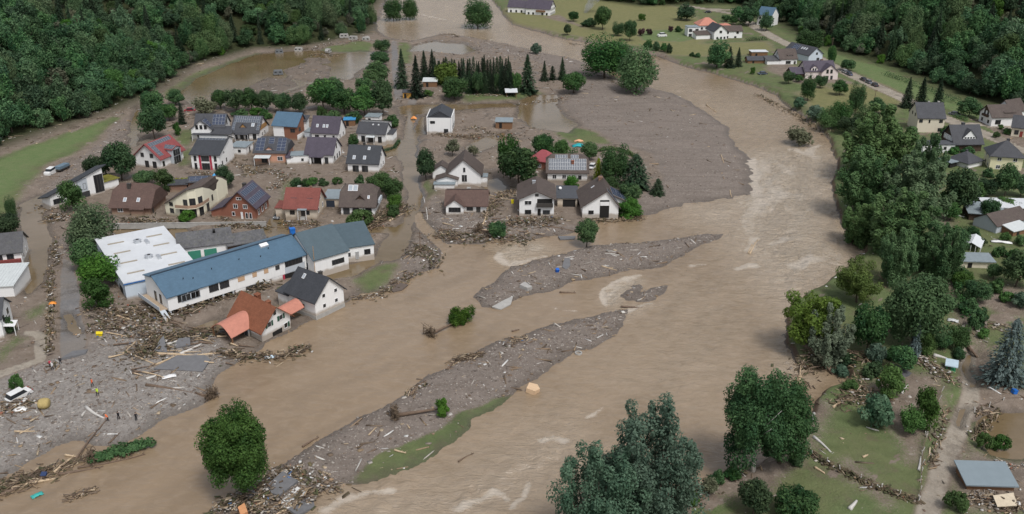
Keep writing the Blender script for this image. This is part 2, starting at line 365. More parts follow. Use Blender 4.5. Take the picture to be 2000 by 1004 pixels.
for px, w_ in (([(1440,30),(1480,58),(1520,80),(1580,108),(1650,143),(1700,166),(1765,196),(1840,232),(1900,256),(1960,280),(2010,300),(2100,340)], 3.2), ([(1480,58),(1440,30),(1380,20),(1335,12)], 2.6), ([(1380,20),(1500,22),(1560,15)], 2.2), ([(1900,245),(1960,248),(2030,246)], 2.2)):
    paint('sand', px, .5, line=w_, rough=.15)
paint('sand', [(-60,748),(0,725),(40,712),(68,702),(70,660),(45,652),(52,645),(96,650),(94,690),(86,706),(60,716),(0,738)], .4, rough=.25)
paint('sand', [(300,440),(330,448),(372,500),(345,497),(318,468)], .6, .6)
paint('sand', [(1888,680),(1900,735),(1896,775),(1880,815),(1850,895),(1815,1004),(1790,1090)], .6, .62, line=1.8, rough=.3)
for px in ([(1700,760),(1770,735),(1830,740),(1840,780),(1800,860),(1790,900),(1770,900),(1740,840)], [(1640,900),(1690,940),(1740,985),(1725,990),(1640,925)], [(1560,760),(1620,800),(1580,860),(1545,900),(1480,930),(1520,890)],
           [(1900,560),(2000,570),(2000,620),(1960,625),(1920,600)], [(1895,870),(1940,890),(2040,890),(2040,1004),(1880,1004),(1870,920)], [(1900,640),(2000,780),(1920,790)], [(1350,930),(1480,905),(1540,910),(1500,960),(1380,980)], [(1920,780),(2020,770),(2020,800),(1920,800)],
           [(1500,120),(1540,128),(1640,155),(1660,165),(1560,165),(1500,140)], [(1230,95),(1290,105),(1330,120),(1300,118),(1240,104)], [(1000,20),(1060,35),(1090,30),(1150,60),(1100,45)], [(1820,420),(1850,420),(1850,520),(1900,640),(1880,640),(1838,540)]):
    for q in ('grass', 'dry', 'lush'):
        d_, _ = sdf(world_poly(px, 1.0), wx, wy, 10); Z[q] *= 1-.8*np.clip(.5-d_/6, 0, 1)
Z['grass'] = np.where((n1*.6+n2*.5+n3*.3 > .42) & (dR > 12), Z['grass']*.35, Z['grass'])
A = np.stack([Z['grass'], Z['dry'], Z['gravel'], Z['asphalt']], 1); B = np.stack([Z['sand'], np.clip(Z['forest'], 0, 1), Z['lush'], np.clip(.5-sdf(world_poly(GRAVELS[0], 1.0), wx, wy, 20)[0]/12, 0, 1)], 1)
idx = np.arange(NR*NC).reshape(NR, NC)
quads = np.stack([idx[:-1, :-1], idx[:-1, 1:], idx[1:, 1:], idx[1:, :-1]], -1).reshape(-1, 4)
def ground_material():
    m, nt = nodes('ground'); N = NT(nt); pos = N.n('ShaderNodeNewGeometry').outputs['Position']; nrm = N.n('ShaderNodeNewGeometry').outputs['Normal']
    sz = N.n('ShaderNodeSeparateXYZ'); N.l(pos, sz.inputs[0]); sn = N.n('ShaderNodeSeparateXYZ'); N.l(nrm, sn.inputs[0])
    a = N.n('ShaderNodeAttribute', _attribute_name='zoneA'); b = N.n('ShaderNodeAttribute', _attribute_name='zoneB')
    sa = N.n('ShaderNodeSeparateColor'); N.l(a.outputs['Color'], sa.inputs[0]); sb = N.n('ShaderNodeSeparateColor'); N.l(b.outputs['Color'], sb.inputs[0])
    nb = N.noise(.06, 5, .6, pos); nm = N.noise(.45, 6, .65, pos); nf = N.noise(3.2, 5, .7, pos); nff = N.noise(9, 3, .7, pos)
    vor = N.n('ShaderNodeTexVoronoi', Scale=2.1, Randomness=1.0); N.l(pos, vor.inputs['Vector']); vor2 = N.n('ShaderNodeTexVoronoi', Scale=4.7); N.l(pos, vor2.inputs['Vector'])
    pv = N.n('ShaderNodeSeparateColor'); N.l(vor.outputs['Color'], pv.inputs[0]); pv2 = N.n('ShaderNodeSeparateColor'); N.l(vor2.outputs['Color'], pv2.inputs[0])
    mud = N.mix(N.ramp(nm, .3, .7), (.150,.115,.086), (.240,.196,.158)); mud = N.mix(N.val('MULTIPLY', N.ramp(nb, .4, .65), .5), mud, (.20,.165,.14)); mud = N.mix(N.val('MULTIPLY', N.ramp(nf, .55, .72), .6), mud, (.085,.064,.045))
    mud = N.mix(N.val('MULTIPLY', N.ramp(pv.outputs[0], .965, .985), .5), mud, (.33,.29,.25))
    grav = N.mix(N.val('MULTIPLY', pv.outputs[1], .8), (.150,.124,.105), (.262,.225,.195)); grav = N.mix(N.val('MULTIPLY', pv2.outputs[0], .5), grav, (.165,.138,.118)); grav = N.mix(N.val('MULTIPLY', N.ramp(nb, .38, .62), .6), grav, (.205,.170,.146))
    sv = N.n('ShaderNodeMapping'); sv.inputs['Scale'].default_value = (.05, .35, 1.0); sv.inputs['Rotation'].default_value = (0, 0, -.75); N.l(pos, sv.inputs[0]); ns = N.noise(1.0, 5, .65, sv.outputs[0], .8)
    grav = N.mix(N.val('MULTIPLY', N.ramp(ns, .5, .7), .55), grav, (.125,.100,.082)); grav = N.mix(N.val('MULTIPLY', N.ramp(ns, .48, .32), .45), grav, (.255,.215,.185))
    grav = N.mix(N.val('MULTIPLY', b.outputs['Alpha'], .42), grav, N.mix(pv.outputs[1], (.245,.240,.228), (.40,.393,.375)))
    grav = N.mix(N.val('MULTIPLY', N.ramp(nm, .5, .72), .45), grav, (.135,.112,.094)); grav = N.mix(N.val('MULTIPLY', N.ramp(pv2.outputs[2], .965, .99), .6), grav, (.42,.39,.35))
    gr = N.mix(N.ramp(nm, .3, .7), (.070,.102,.036), (.125,.165,.066)); gr = N.mix(N.val('MULTIPLY', N.ramp(nf, .4, .7), .4), gr, (.135,.135,.066)); gr = N.mix(N.val('MULTIPLY', N.ramp(nb, .45, .6), .4), gr, (.15,.145,.07)); gr = N.mix(N.val('MULTIPLY', N.ramp(N.noise(.16, 5, .65, pos, .5), .52, .66), .65), gr, (.125,.098,.07))
    lush = N.mix(N.ramp(nf, .3, .7), (.085,.135,.045), (.15,.205,.082)); lush = N.mix(N.val('MULTIPLY', N.ramp(nm, .42, .68), .5), lush, (.165,.175,.09))
    dry = N.mix(N.ramp(nm, .3, .7), (.20,.185,.085), (.14,.15,.06)); dry = N.mix(N.val('MULTIPLY', N.ramp(nf, .5, .7), .4), dry, (.25,.215,.12))
    asp = N.mix(N.ramp(nm, .3, .7), (.15,.148,.15), (.20,.195,.195)); asp = N.mix(N.val('MULTIPLY', N.ramp(nb, .42, .6), .6), asp, (.215,.185,.155)); asp = N.mix(N.val('MULTIPLY', N.ramp(nf, .5, .7), .6), asp, (.19,.16,.13))
    sand = N.mix(N.ramp(nm, .3, .7), (.25,.215,.17), (.37,.33,.275)); sand = N.mix(N.val('MULTIPLY', N.ramp(nf, .5, .7), .4), sand, (.26,.225,.18))
    fo = N.mix(N.ramp(nf, .3, .7), (.02,.028,.01), (.05,.055,.022))
    def jag(w, k=.7): return N.ramp(N.val('ADD', w, N.val('MULTIPLY', N.val('SUBTRACT', nf, .5), k)), .35, .65)
    c = N.mix(jag(sa.outputs[2]), mud, grav); c = N.mix(jag(sa.outputs[0], 1.3), c, gr); c = N.mix(N.val('MULTIPLY', jag(sb.outputs[2]), .8), c, lush); c = N.mix(jag(sa.outputs[1]), c, dry)
    c = N.mix(jag(a.outputs['Alpha'], .5), c, asp); c = N.mix(jag(sb.outputs[0], .4), c, sand); c = N.mix(sb.outputs[1], c, fo)
    st = N.ramp(sn.outputs[2], .86, .72); st = N.val('MULTIPLY', st, N.ramp(sz.outputs[2], 2.5, 1.6))
    c = N.mix(st, c, N.mix(N.ramp(nf, .3, .7), (.075,.050,.033), (.125,.088,.06)))
    zz = N.val('ADD', sz.outputs[2], N.val('MULTIPLY', N.val('SUBTRACT', nm, .5), .5))
    wet = N.ramp(zz, .55, .08)
    c = N.mix(N.val('MULTIPLY', wet, .5), c, (.07,.056,.043))
    wp = N.val('MULTIPLY', N.ramp(N.noise(.13, 5, .6, pos, 1.0), .54, .62), N.val('SUBTRACT', 1.0, N.val('MAXIMUM', N.val('MAXIMUM', sa.outputs[0], sa.outputs[1]), N.val('MAXIMUM', sb.outputs[1], N.val('MULTIPLY', sa.outputs[2], .75)), None)))
    c = N.mix(N.val('MULTIPLY', wp, .45), c, (.10,.078,.058))
    rough = N.val('SUBTRACT', .92, N.val('ADD', N.val('MULTIPLY', wet, .5), N.val('MULTIPLY', wp, .62)), None, True)
    hgt_ = N.val('ADD', N.val('MULTIPLY', nf, .6), N.val('ADD', N.val('MULTIPLY', nff, .35), N.val('MULTIPLY', vor.outputs['Distance'], .5)))
    N.out(N.pbsdf(c, rough, N.bump(hgt_, .8, .22), 0, .25)); return m
gm = np_mesh('ground', np.stack([fx, fy, H_], 1), quads, ground_material(), True, A, 'zoneA')
ab = gm.attributes.new('zoneB', 'FLOAT_COLOR', 'POINT'); ab.data.foreach_set('color', B.astype(np.float32).ravel())
tag(link('ground', gm), kind='structure')
# outer ground reaching on to the horizon on all sides
ob = MB(); ob.poly([(-6000,-3000,-2.2),(6000,-3000,-2.2),(6000,6000,-2.2),(-6000,6000,-2.2)])
tag(ob.build('outer_ground', plain('outer_meadow', (.09,.11,.045), .9, .3, .02)), kind='structure')
# ---- water
RAPIDS_SHEEN = [([(1440,300),(1560,280),(1640,300),(1650,480),(1700,500),(1600,570),(1540,620),(1480,560),(1430,480),(1400,400)], 1.0, 12), ([(1320,400),(1450,385),(1500,450),(1430,460),(1350,440)], .7, 8), ([(960,480),(1060,470),(1080,490),(990,522),(965,510)], .8, 3),
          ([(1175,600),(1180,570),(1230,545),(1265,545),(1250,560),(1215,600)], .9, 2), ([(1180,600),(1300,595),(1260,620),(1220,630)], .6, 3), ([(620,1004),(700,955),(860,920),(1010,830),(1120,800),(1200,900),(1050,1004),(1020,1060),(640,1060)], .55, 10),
          ([(1280,180),(1400,160),(1540,215),(1620,280),(1460,290)], .35, 15), ([(1240,620),(1430,480),(1500,620),(1520,760),(1400,820),(1250,800),(1150,760)], .3, 15), ([(1540,640),(1600,690),(1560,760),(1510,720)], .8, 5), ([(800,25),(900,30),(960,40),(880,48)], .5, 10), ([(760,-120),(940,-120),(1000,50),(1150,86),(1300,120),(1290,170),(1180,135),(1000,84),(860,60),(760,40)], .42, 20)]  # last outline covers the whole upper river, paling its colour like sky sheen
rap_sheen = np.zeros(fx.shape)
for px, val, fe in RAPIDS_SHEEN:
    d_, _ = sdf(world_poly(px, 0), wx, wy, 30); rap_sheen = np.maximum(rap_sheen, val*np.clip(.5-d_/(2*fe), 0, 1))
fo = np.zeros(fx.shape)
for px, w_ in (([(968,492),(966,505),(985,518),(1030,508),(1060,500)], 1.1), ([(1182,598),(1176,585),(1182,568),(1205,553),(1240,543),(1255,540)], .9), ([(1550,292),(1575,300),(1600,285)], 1.5), ([(1228,612),(1250,605),(1275,597)], .8), ([(1060,855),(1080,850),(1100,858)], 1.1), ([(1350,520),(1375,515)], .8), ([(690,975),(640,1004)], 1.6), ([(655,990),(720,965),(760,962)], .8), ([(1465,490),(1475,465)], 1.2), ([(1440,525),(1480,520)], 1.4), ([(1000,985),(1025,940)], .8), ([(880,1000),(960,960),(985,970)], .9), ([(820,28),(870,38)], 1.5), ([(1090,602),(1125,608)], .6), ([(1150,815),(1185,800)], .6), ([(1510,480),(1540,470)], 1.5), ([(1550,520),(1590,505)], 1.5), ([(1480,380),(1475,345),(1465,310)], 1.3)):
    d_, _ = sdf(world_poly(px, 0), wx, wy, 8, closed=False); fo = np.maximum(fo, np.clip(1-d_/(w_*1.6), 0, 1))
CENTER = world_poly([(900,-160),(862,-50),(880,30),(1000,68),(1150,100),(1300,142),(1430,190),(1525,262),(1560,340),(1532,420),(1450,505),(1330,600),(1180,720),(1000,850),(820,980),(690,1100),(560,1250)], 0)
cs, al = np.zeros(fx.shape), np.zeros(fx.shape); bst = np.full(fx.shape, 1e12); acc = 0.0
for i in range(len(CENTER)-1):
    (ax, ay), (bx, by) = CENTER[i], CENTER[i+1]; ex, ey = bx-ax, by-ay; Ls = math.hypot(ex, ey); t = np.clip(((fx-ax)*ex+(fy-ay)*ey)/Ls**2, 0, 1); q = (fx-ax-t*ex)**2+(fy-ay-t*ey)**2; m_ = q < bst; bst[m_] = q[m_]
    al[m_] = (acc+t*Ls)[m_]; cs[m_] = (((fx-ax)*ey-(fy-ay)*ex)/Ls)[m_]; acc += Ls
wob = 3*fbm(fx, fy, 14, 3, 91); streak = .5+.5*(.6*fbm((cs+wob)/1.6, al/11+wob*.2, 1.0, 3, 93)+.6*fbm((cs+2*wob)/6, al/40, 1.0, 2, 95))
inpond = (POND < 6) & ~(dr < -.5)
amp = rap_sheen*.5+.05
ang_f = np.where(fy > 260, 1.0, .35)
wz = amp*1.25*(fbm((cs+wob)/2.6, (al+wob)/1.9, 1.0, 3, 51))+.05*fbm((cs+wob)/3.2, (al+wob)/1.6, 1.0, 2, 55)+rap_sheen*.2*fbm(fx, fy, 1.3, 2, 71)+.012*fbm(fx, fy, 1.5, 2, 61)
wz = np.where(inpond, 0.0, wz)
wet_v = (H_ < .32); qw = wet_v[quads].any(1); qp = inpond[quads].all(1) & qw; qr = qw & ~qp
def water_material(name, deep, light, r0, r1, river):
    m, nt = nodes(name); N = NT(nt); pos = N.n('ShaderNodeNewGeometry').outputs['Position']
    mp = N.n('ShaderNodeMapping'); mp.inputs['Scale'].default_value = (1.0, 1.7, 1.0); mp.inputs['Rotation'].default_value = (0, 0, .35); N.l(pos, mp.inputs[0]); pv = mp.outputs[0]
    at = N.n('ShaderNodeAttribute', _attribute_name='flow'); s = N.n('ShaderNodeSeparateColor'); N.l(at.outputs['Color'], s.inputs[0])
    big = N.noise(.035, 4, .6, pos, .6); mid = N.noise(.35, 5, .6, pv, .8); fine = N.noise(1.6, 5, .65, pv, .4)
    c = N.mix(N.ramp(big, .35, .65), deep, light)
    c = N.mix(N.val('MULTIPLY', N.ramp(mid, .4, .7), .3), c, tuple(q*1.2 for q in light))
    if river:
        c = N.mix(N.val('MULTIPLY', N.ramp(s.outputs[2], .4, .75), .35), c, tuple(q*1.2 for q in light)); c = N.mix(N.val('MULTIPLY', N.ramp(s.outputs[2], .4, .2), .3), c, tuple(q*.8 for q in deep))
        c = N.mix(N.val('MULTIPLY', N.ramp(N.val('ADD', N.val('MULTIPLY', s.outputs[0], .9), N.val('MULTIPLY', N.val('SUBTRACT', mid, .5), .5)), .0, .75), .85), c, (.40,.330,.250))  # paler broken water; the upper river's sky sheen is painted in here too
        thr = N.val('ADD', N.val('MULTIPLY', s.outputs[0], N.val('MULTIPLY', s.outputs[2], .42)), N.val('MULTIPLY', s.outputs[1], .29))
        mp2 = N.n('ShaderNodeMapping'); mp2.inputs['Scale'].default_value = (.7, 2.2, 1.0); mp2.inputs['Rotation'].default_value = (0, 0, .5); N.l(pos, mp2.inputs[0])
        fm = N.ramp(N.val('ADD', N.val('ADD', N.val('MULTIPLY', N.noise(2.2, 6, .85, mp2.outputs[0], 2.5), .65), N.val('MULTIPLY', N.noise(.25, 3, .6, pos, 1.0), .35)), thr), .70, .84)
        c = N.mix(N.val('MULTIPLY', fm, .6), c, (.56,.50,.43))
        rg = N.val('ADD', N.val('MULTIPLY', fm, .3), N.val('ADD', r0, N.val('MULTIPLY', s.outputs[0], .15)))
        bs = N.val('ADD', .17, N.val('MULTIPLY', s.outputs[0], .75))
    else: rg, bs = r0, .05
    mr = N.n('ShaderNodeMapping'); mr.inputs['Scale'].default_value = (.30, .75, 1.0); mr.inputs['Rotation'].default_value = (0, 0, .25); N.l(pos, mr.inputs[0]); rip = N.noise(1.0, 4, .62, mr.outputs[0], 1.2)
    h = N.val('ADD', N.val('MULTIPLY', rip, 1.5), N.val('ADD', N.val('MULTIPLY', mid, .5), N.val('MULTIPLY', fine, .3)))
    b = N.n('ShaderNodeBump', Distance=1.0); N.l(h, b.inputs['Height'])
    if river: N.l(bs, b.inputs['Strength'])
    else: b.inputs['Strength'].default_value = bs
    sh = N.pbsdf(c, rg, b.outputs[0], 0, .5); nt.nodes[-1]
    N.out(sh); return m
WM_R = water_material('silt_river', (.218,.156,.096), (.258,.190,.124), .12, .3, True); WM_P = water_material('standing_flood', (.13,.092,.042), (.19,.14,.085), .06, .1, False)
FLOW = np.stack([rap_sheen, fo, np.clip(streak, 0, 1)], 1)
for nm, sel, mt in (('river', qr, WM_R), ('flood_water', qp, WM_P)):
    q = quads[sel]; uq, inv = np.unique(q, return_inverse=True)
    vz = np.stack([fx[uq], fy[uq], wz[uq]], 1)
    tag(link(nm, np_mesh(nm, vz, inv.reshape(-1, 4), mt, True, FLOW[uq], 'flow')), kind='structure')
# ------------------------------------------------------------------ building kit
WHITE = wallmat('white_render', (.80,.80,.79)); CREAM = wallmat('cream_render', (.74,.70,.55)); YELLOW = wallmat('yellow_render', (.72,.68,.46), top=.9)
PINK = wallmat('apricot_render', (.60,.33,.23)); BRICK = wallmat('red_brick', (.25,.105,.07)); BROWNB = wallmat('brown_brick', (.22,.135,.10)); BEIGE = wallmat('beige_render', (.60,.52,.42))
CLEANW = wallmat('clean_white_render', (.80,.80,.79), top=.7); PALEY = wallmat('pale_beige_render', (.66,.60,.48), top=.7); PALEP = wallmat('pale_rose_render', (.70,.62,.59), top=.8); GREYW = wallmat('grey_cladding', (.46,.50,.54)); CLINK = wallmat('clinker', (.24,.11,.07))
BLUEW = wallmat('pale_blue_cladding', (.56,.63,.70)); TIMBER = plain('dark_timber', (.07,.045,.032), .8, .3, 3); WOOD = plain('fresh_timber', (.42,.24,.10), .75, .25, 2); DWOOD = plain('brown_boards', (.20,.11,.06), .8, .25, 3)
SLATE = roofmat('slate_tiles', (.062,.064,.072)); ANTH = roofmat('anthracite_tiles', (.05,.054,.062), .36); BROWN = roofmat('brown_tiles', (.088,.068,.060), moss=.25); DBROWN = roofmat('umber_tiles', (.105,.066,.055), moss=.1)
RED = roofmat('red_tiles', (.195,.062,.050)); BURG = roofmat('burgundy_tiles', (.23,.062,.062)); TERRA = roofmat('terracotta_tiles', (.205,.078,.042), .42, .34); SALMON = plain('salmon_sheet_roof', (.47,.20,.145), .55, .15, 1.2); GREYT = roofmat('grey_tiles', (.085,.085,.09), moss=.3)
BLUER = roofmat('blue_grey_sheet', (.080,.142,.205), .28, .5, .45, .12); BLUER2 = roofmat('slate_blue_sheet', (.078,.112,.132), .28, .5, .5, .12); OLDS = roofmat('old_fibre_slate', (.105,.105,.11), .4, .35, .85, .35, moss=.45); WSHEET = plain('white_membrane', (.60,.62,.64), .5, .10, .2); GSHEET = plain('grey_roof_sheet', (.22,.26,.28), .5, .18, .8); LSHEET = plain('pale_metal_sheet', (.55,.58,.58), .45, .12, .7); ALU = plain('aluminium', (.58,.60,.62), .35, .08, 2, .6)
FRAME = plain('white_window_frame', (.78,.78,.78), .4, .04); DFRAME = plain('dark_window_frame', (.06,.055,.05), .5, .1); CONC = plain('concrete', (.36,.35,.33), .85, .2, .8); DARK = plain('dark_opening', (.018,.017,.016), .9, .2); REDP = plain('red_paint', (.42,.05,.08), .5, .1); GREENP = plain('green_gate', (.05,.23,.16), .5, .12); SHUT = plain('green_shutter', (.025,.085,.055), .6, .15); OSB = plain('boarded_panel', (.52,.35,.22), .8, .15, 6); GREENROOF = plain('sedum_roof', (.17,.16,.03), .9, .35, 1.5); PURPLE = roofmat('plum_tiles', (.075,.064,.085)); MAROON = plain('maroon_sheet', (.30,.075,.085), .6, .15)
def glassmat():
    m, nt = nodes('window_glass'); N = NT(nt); r = N.n('ShaderNodeObjectInfo').outputs['Random']
    c = N.mix(r, (.012,.014,.017), (.05,.055,.06)); N.out(N.pbsdf(c, .08, None, 0, .6)); return m
GLASS = glassmat()
PANEL = plain('solar_cells', (.045,.058,.095), .22, .12, .8, 0, .6); PANELG = plain('grey_solar_cells', (.10,.115,.14), .25, .12, .8, 0, .6)
SKYG = plain('skylight_glass', (.34,.38,.42), .12, .15, 1, 0, .6)
_wc = {}
def win_meshes(w, h, fm):
    k = (round(w, 2), round(h, 2), fm.name)
    if k not in _wc:
        a = MB(); t = .09; a.box(-w/2-t, w/2+t, -.07, .02, h, h+t); a.box(-w/2-t, w/2+t, -.10, .02, -t, 0); a.box(-w/2-t, -w/2, -.07, .02, 0, h); a.box(w/2, w/2+t, -.07, .02, 0, h)
        if w > 1.0:
            for i in range(1, max(2, round(w/.85))): xx = -w/2+w*i/max(2, round(w/.85)); a.box(xx-.035, xx+.035, -.06, .02, 0, h)
        b = MB(); b.box(-w/2, w/2, -.03, .01, 0, h)
        _wc[k] = (a.mesh('window', fm), b.mesh('pane', GLASS))
    return _wc[k]
FROT = {'S': 0.0, 'E': math.pi/2, 'N': math.pi, 'W': -math.pi/2}
def face_m(B, face, pos, z):
    w, d = B['w'], B['d']
    xy = {'S': (pos, -d/2), 'N': (pos, d/2), 'E': (w/2, pos), 'W': (-w/2, pos)}[face]
    return Matrix.Translation((xy[0], xy[1], z)) @ Matrix.Rotation(FROT[face], 4, 'Z')
def put(name, me, parent, M):
    o = bpy.data.objects.new(name, me); col.objects.link(o); o.parent = parent; o.matrix_local = M; return o
def win(B, face, pos, z, w=1.1, h=1.3, fm=None):
    fm = fm or FRAME; a, b = win_meshes(w, h, fm)
    f = put('window', a, B['root'], B['M'] @ face_m(B, face, pos, z)); put('pane', b, f, Matrix.Identity(4)); return f
def wins(B, face, poss, z, w=1.1, h=1.3, fm=None):
    for p in poss: win(B, face, p, z, w, h, fm)
def plate(B, name, face, pos, z, w, h, mat, t=.08):
    a = MB(); a.box(-w/2, w/2, -t, .02, 0, h); return put(name, a.mesh(name, mat), B['root'], B['M'] @ face_m(B, face, pos, z))
def door(B, face, pos, w=1.0, h=2.05, mat=None, z=0.0):
    o = plate(B, 'door', face, pos, z, w, h, mat or DFRAME); a = MB(); a.box(w/2-.2, w/2-.12, -.13, -.08, .98, 1.06); put('handle', a.mesh('handle', ALU), o, Matrix.Identity(4)); return o
def wall_profile(rt, d, he, hr, off=0.0, base=-1.5, hipcut=.35):
    if rt == 'gable': return [(-d/2, base), (d/2, base), (d/2, he), (off, hr), (-d/2, he)]
    if rt == 'half':
        my = hipcut*(d/2+.6)+.15; zm = hr-my*(hr-he)/(d/2)-.05
        return [(-d/2, base), (d/2, base), (d/2, he), (my, zm), (-my, zm), (-d/2, he)]
    if rt == 'shed': return [(-d/2, base), (d/2, base), (d/2, hr), (-d/2, he)]
    return [(-d/2, base), (d/2, base), (d/2, he), (-d/2, he)]
def blk(root, w, d, he, hr, wall, roof, cx=0, cy=0, rot=0, z=0, rt='gable', o=.5, t=.2, off=0.0, base=-1.5, rname='roof', wname='wall', hipcut=.35):
    M = Matrix.Translation((cx, cy, z)) @ Matrix.Rotation(rot, 4, 'Z')
    B = dict(root=root, w=w, d=d, he=he, hr=hr, M=M, rt=rt, o=o, off=off, t=t)
    if wall is not None:
        a = MB(); a.prism(wall_profile(rt, d, he, hr, off, base, hipcut), -w/2, w/2); B['wall'] = put(wname, a.mesh(wname, wall), root, M)
    r = MB(); X = w/2+o; g = .03
    if rt == 'gable':
        kn, kf = (hr-he)/(d/2+off), (hr-he)/(d/2-off); D = d/2+o; en, ef = he-o*kn+g, he-o*kf+g
        r.prism([(-D, en), (off, hr+g), (D, ef), (D, ef+t), (off, hr+g+t*1.15), (-D, en+t)], -X, X)
    elif rt == 'shed':
        k = (hr-he)/d; D = d/2+o; r.prism([(-D, he-o*k+g), (D, hr+o*k+g), (D, hr+o*k+g+t), (-D, he-o*k+g+t)], -X, X)
    elif rt == 'flat': r.prism([(-d/2-o, he+g), (d/2+o, he+g), (d/2+o, he+g+t), (-d/2-o, he+g+t)], -X, X)
    else:
        k = (hr-he)/(d/2); D = d/2+o; ez = he-o*k+g
        if rt == 'hip': rx = max((w-d)/2, .05); mids = None
        else: rx = w/2-hipcut*d/2*.7; my = hipcut*D; mz = hr+g-(my)*k; mids = True
        E = [(-X,-D,ez),(X,-D,ez),(X,D,ez),(-X,D,ez)]; Et = [(x, y, z_+t) for x, y, z_ in E]; Rl, Rr = (-rx,0,hr+g+t), (rx,0,hr+g+t)
        r.poly(E[::-1])
        for i in range(4): j = (i+1) % 4; r.poly([E[i], E[j], Et[j], Et[i]]) if (mids is None or i in (0, 2)) else None
        if mids is None:
            r.poly([Et[0], Et[1], Rr, Rl]); r.poly([Et[2], Et[3], Rl, Rr]); r.poly([Et[1], Et[2], Rr]); r.poly([Et[3], Et[0], Rl])
        else:
            ma, mb, mc, md = (-X,-my,mz+t), (X,-my,mz+t), (X,my,mz+t), (-X,my,mz+t)
            r.poly([Et[0], Et[1], mb, Rr, Rl, ma]); r.poly([Et[2], Et[3], md, Rl, Rr, mc]); r.poly([mb, mc, Rr]); r.poly([md, ma, Rl])
            r.poly([E[1], E[2], Et[2], mc, mb, Et[1]]); r.poly([E[3], E[0], Et[0], ma, md, Et[3]])
    B['roof'] = put(rname, r.mesh(rname, roof), root, M)
    if rt == 'half' and wall is not None and 0: pass
    return B
def on_roof(B, side, x, s, lift=.0):
    """frame on the slope: x along the ridge, s 0..1 from eave to ridge, z out of the tiles"""
    d, he, hr, t = B['d'], B['he'], B['hr'], B['t']
    if B['rt'] == 'shed': y0, y1, z0, z1 = -d/2, d/2, he, hr
    elif B['rt'] == 'flat': y0, y1, z0, z1 = -d/2, d/2, he, he
    else: y0, y1, z0, z1 = side*d/2, B['off'], he, hr
    y = y0+(y1-y0)*s; z = z0+(z1-z0)*s+.03+t; dy, dz = y1-y0, z1-z0; L = math.hypot(dy, dz)
    up = Vector((0, dy/L, dz/L)); ex = Vector((1, 0, 0))*(1 if dy > 0 else -1); n = ex.cross(up)
    M = Matrix((ex, up, n)).transposed().to_4x4(); M.translation = Vector((x, y, z))+n*lift
    return M, L
_sc = {}
def skylight(B, side, x, s, w=.9, h=1.3):
    k = (w, h)
    if k not in _sc:
        a = MB(); a.box(-w/2, w/2, -h/2, h/2, -.05, .09); a.box(-w/2+.1, w/2-.1, -h/2+.1, h/2-.1, .09, .11, m=1); _sc[k] = a.mesh('skylight', [FRAME, SKYG])
    put('skylight', _sc[k], B['roof'], on_roof(B, side, x, s)[0])
def panels(B, side, x0, x1, s0, s1, nx, ny, mat=None):
    M, L = on_roof(B, side, 0, 0); pw = abs(x1-x0)/nx; ph = (s1-s0)*L/ny; mat = mat or PANEL
    a = MB(); a.box(-pw/2+.02, pw/2-.02, -ph/2+.02, ph/2-.02, .03, .09); a.box(-pw/2+.045, pw/2-.045, -ph/2+.045, ph/2-.045, .09, .10, m=1); me = a.mesh('solar_panel', [ALU, mat])
    for j in range(ny):
        for i in range(nx): put('solar_panel', me, B['roof'], on_roof(B, side, x0+(x1-x0)*(i+.5)/nx, s0+(s1-s0)*(j+.5)/ny)[0])
def chimney(B, x, y, h=1.2, w=.7, mat=None):
    zr = B['hr']-(abs(y-B['off']))*(B['hr']-B['he'])/(B['d']/2) if B['rt'] in ('gable', 'hip', 'half') else B['he']
    a = MB(); a.box(x-w/2, x+w/2, y-w/2, y+w/2, zr-.6, zr+h); a.box(x-w/2-.08, x+w/2+.08, y-w/2-.08, y+w/2+.08, zr+h, zr+h+.12); put('chimney', a.mesh('chimney', mat or BROWNB), B['roof'], Matrix.Identity(4))
def dormer(B, side, x, w, zb, he, hr, wall, roof, front=.15, nwin=2, wh=1.0, back=0.0, rt='gable', ww=.7):
    """roof house facing out of the slope"""
    yf = side*(B['d']/2-front); a = MB(); r = MB(); y0, y1 = (yf, back) if yf < back else (back, yf)
    a.box(x-w/2, x+w/2, y0, y1, zb-.6, he)
    f = MB(); R90 = Matrix.Translation((x, 0, 0)) @ Matrix.Rotation(-math.pi/2, 4, 'Z')
    o = .25; k = (hr-he)/(w/2)
    if rt == 'gable':
        a.prism([(-w/2, he-.01), (w/2, he-.01), (0, hr)], -y1, -y0, R90)
        ya, yb = (y0-o, y1) if side < 0 else (y0, y1+o)
        r.prism([(-w/2-o, he-o*k+.03), (0, hr+.03), (w/2+o, he-o*k+.03), (w/2+o, he-o*k+.17), (0, hr+.19), (-w/2-o, he-o*k+.17)], -yb, -ya, R90)
    else:
        ya, yb = (y0-o, y1) if side < 0 else (y0, y1+o); za, zb_ = (he, hr) if side < 0 else (hr, he)
        r.prism([(ya, za+.03), (yb, zb_+.03), (yb, zb_+.15), (ya, za+.15)], x-w/2-o, x+w/2+o)
    D = put('dormer', a.mesh('dormer', wall), B['root'], B['M']); put('dormer_roof', r.mesh('dormer_roof', roof), D, Matrix.Identity(4))
    B2 = dict(B, d=abs(yf)*2)
    am, bm_ = win_meshes(ww, wh, FRAME)
    for i in range(nwin):
        Mx = face_m(B2, 'S' if side < 0 else 'N', x+(i-(nwin-1)/2)*(ww+.35), he-wh-.25 if rt != 'gable' else he-wh+.1)
        put('window', am, D, Mx)
        p = put('pane', bm_, D, Mx)
    return D
def root(name, label, x, y, yaw, cat='house', z=1.0, group=None, tilt=(0,0)):
    e = bpy.data.objects.new(name, None); col.objects.link(e); e.location = (x, y, z); e.rotation_euler = (math.radians(tilt[0]), math.radians(tilt[1]), math.radians(yaw)); e.empty_display_size = .5
    return tag(e, label, cat, group)
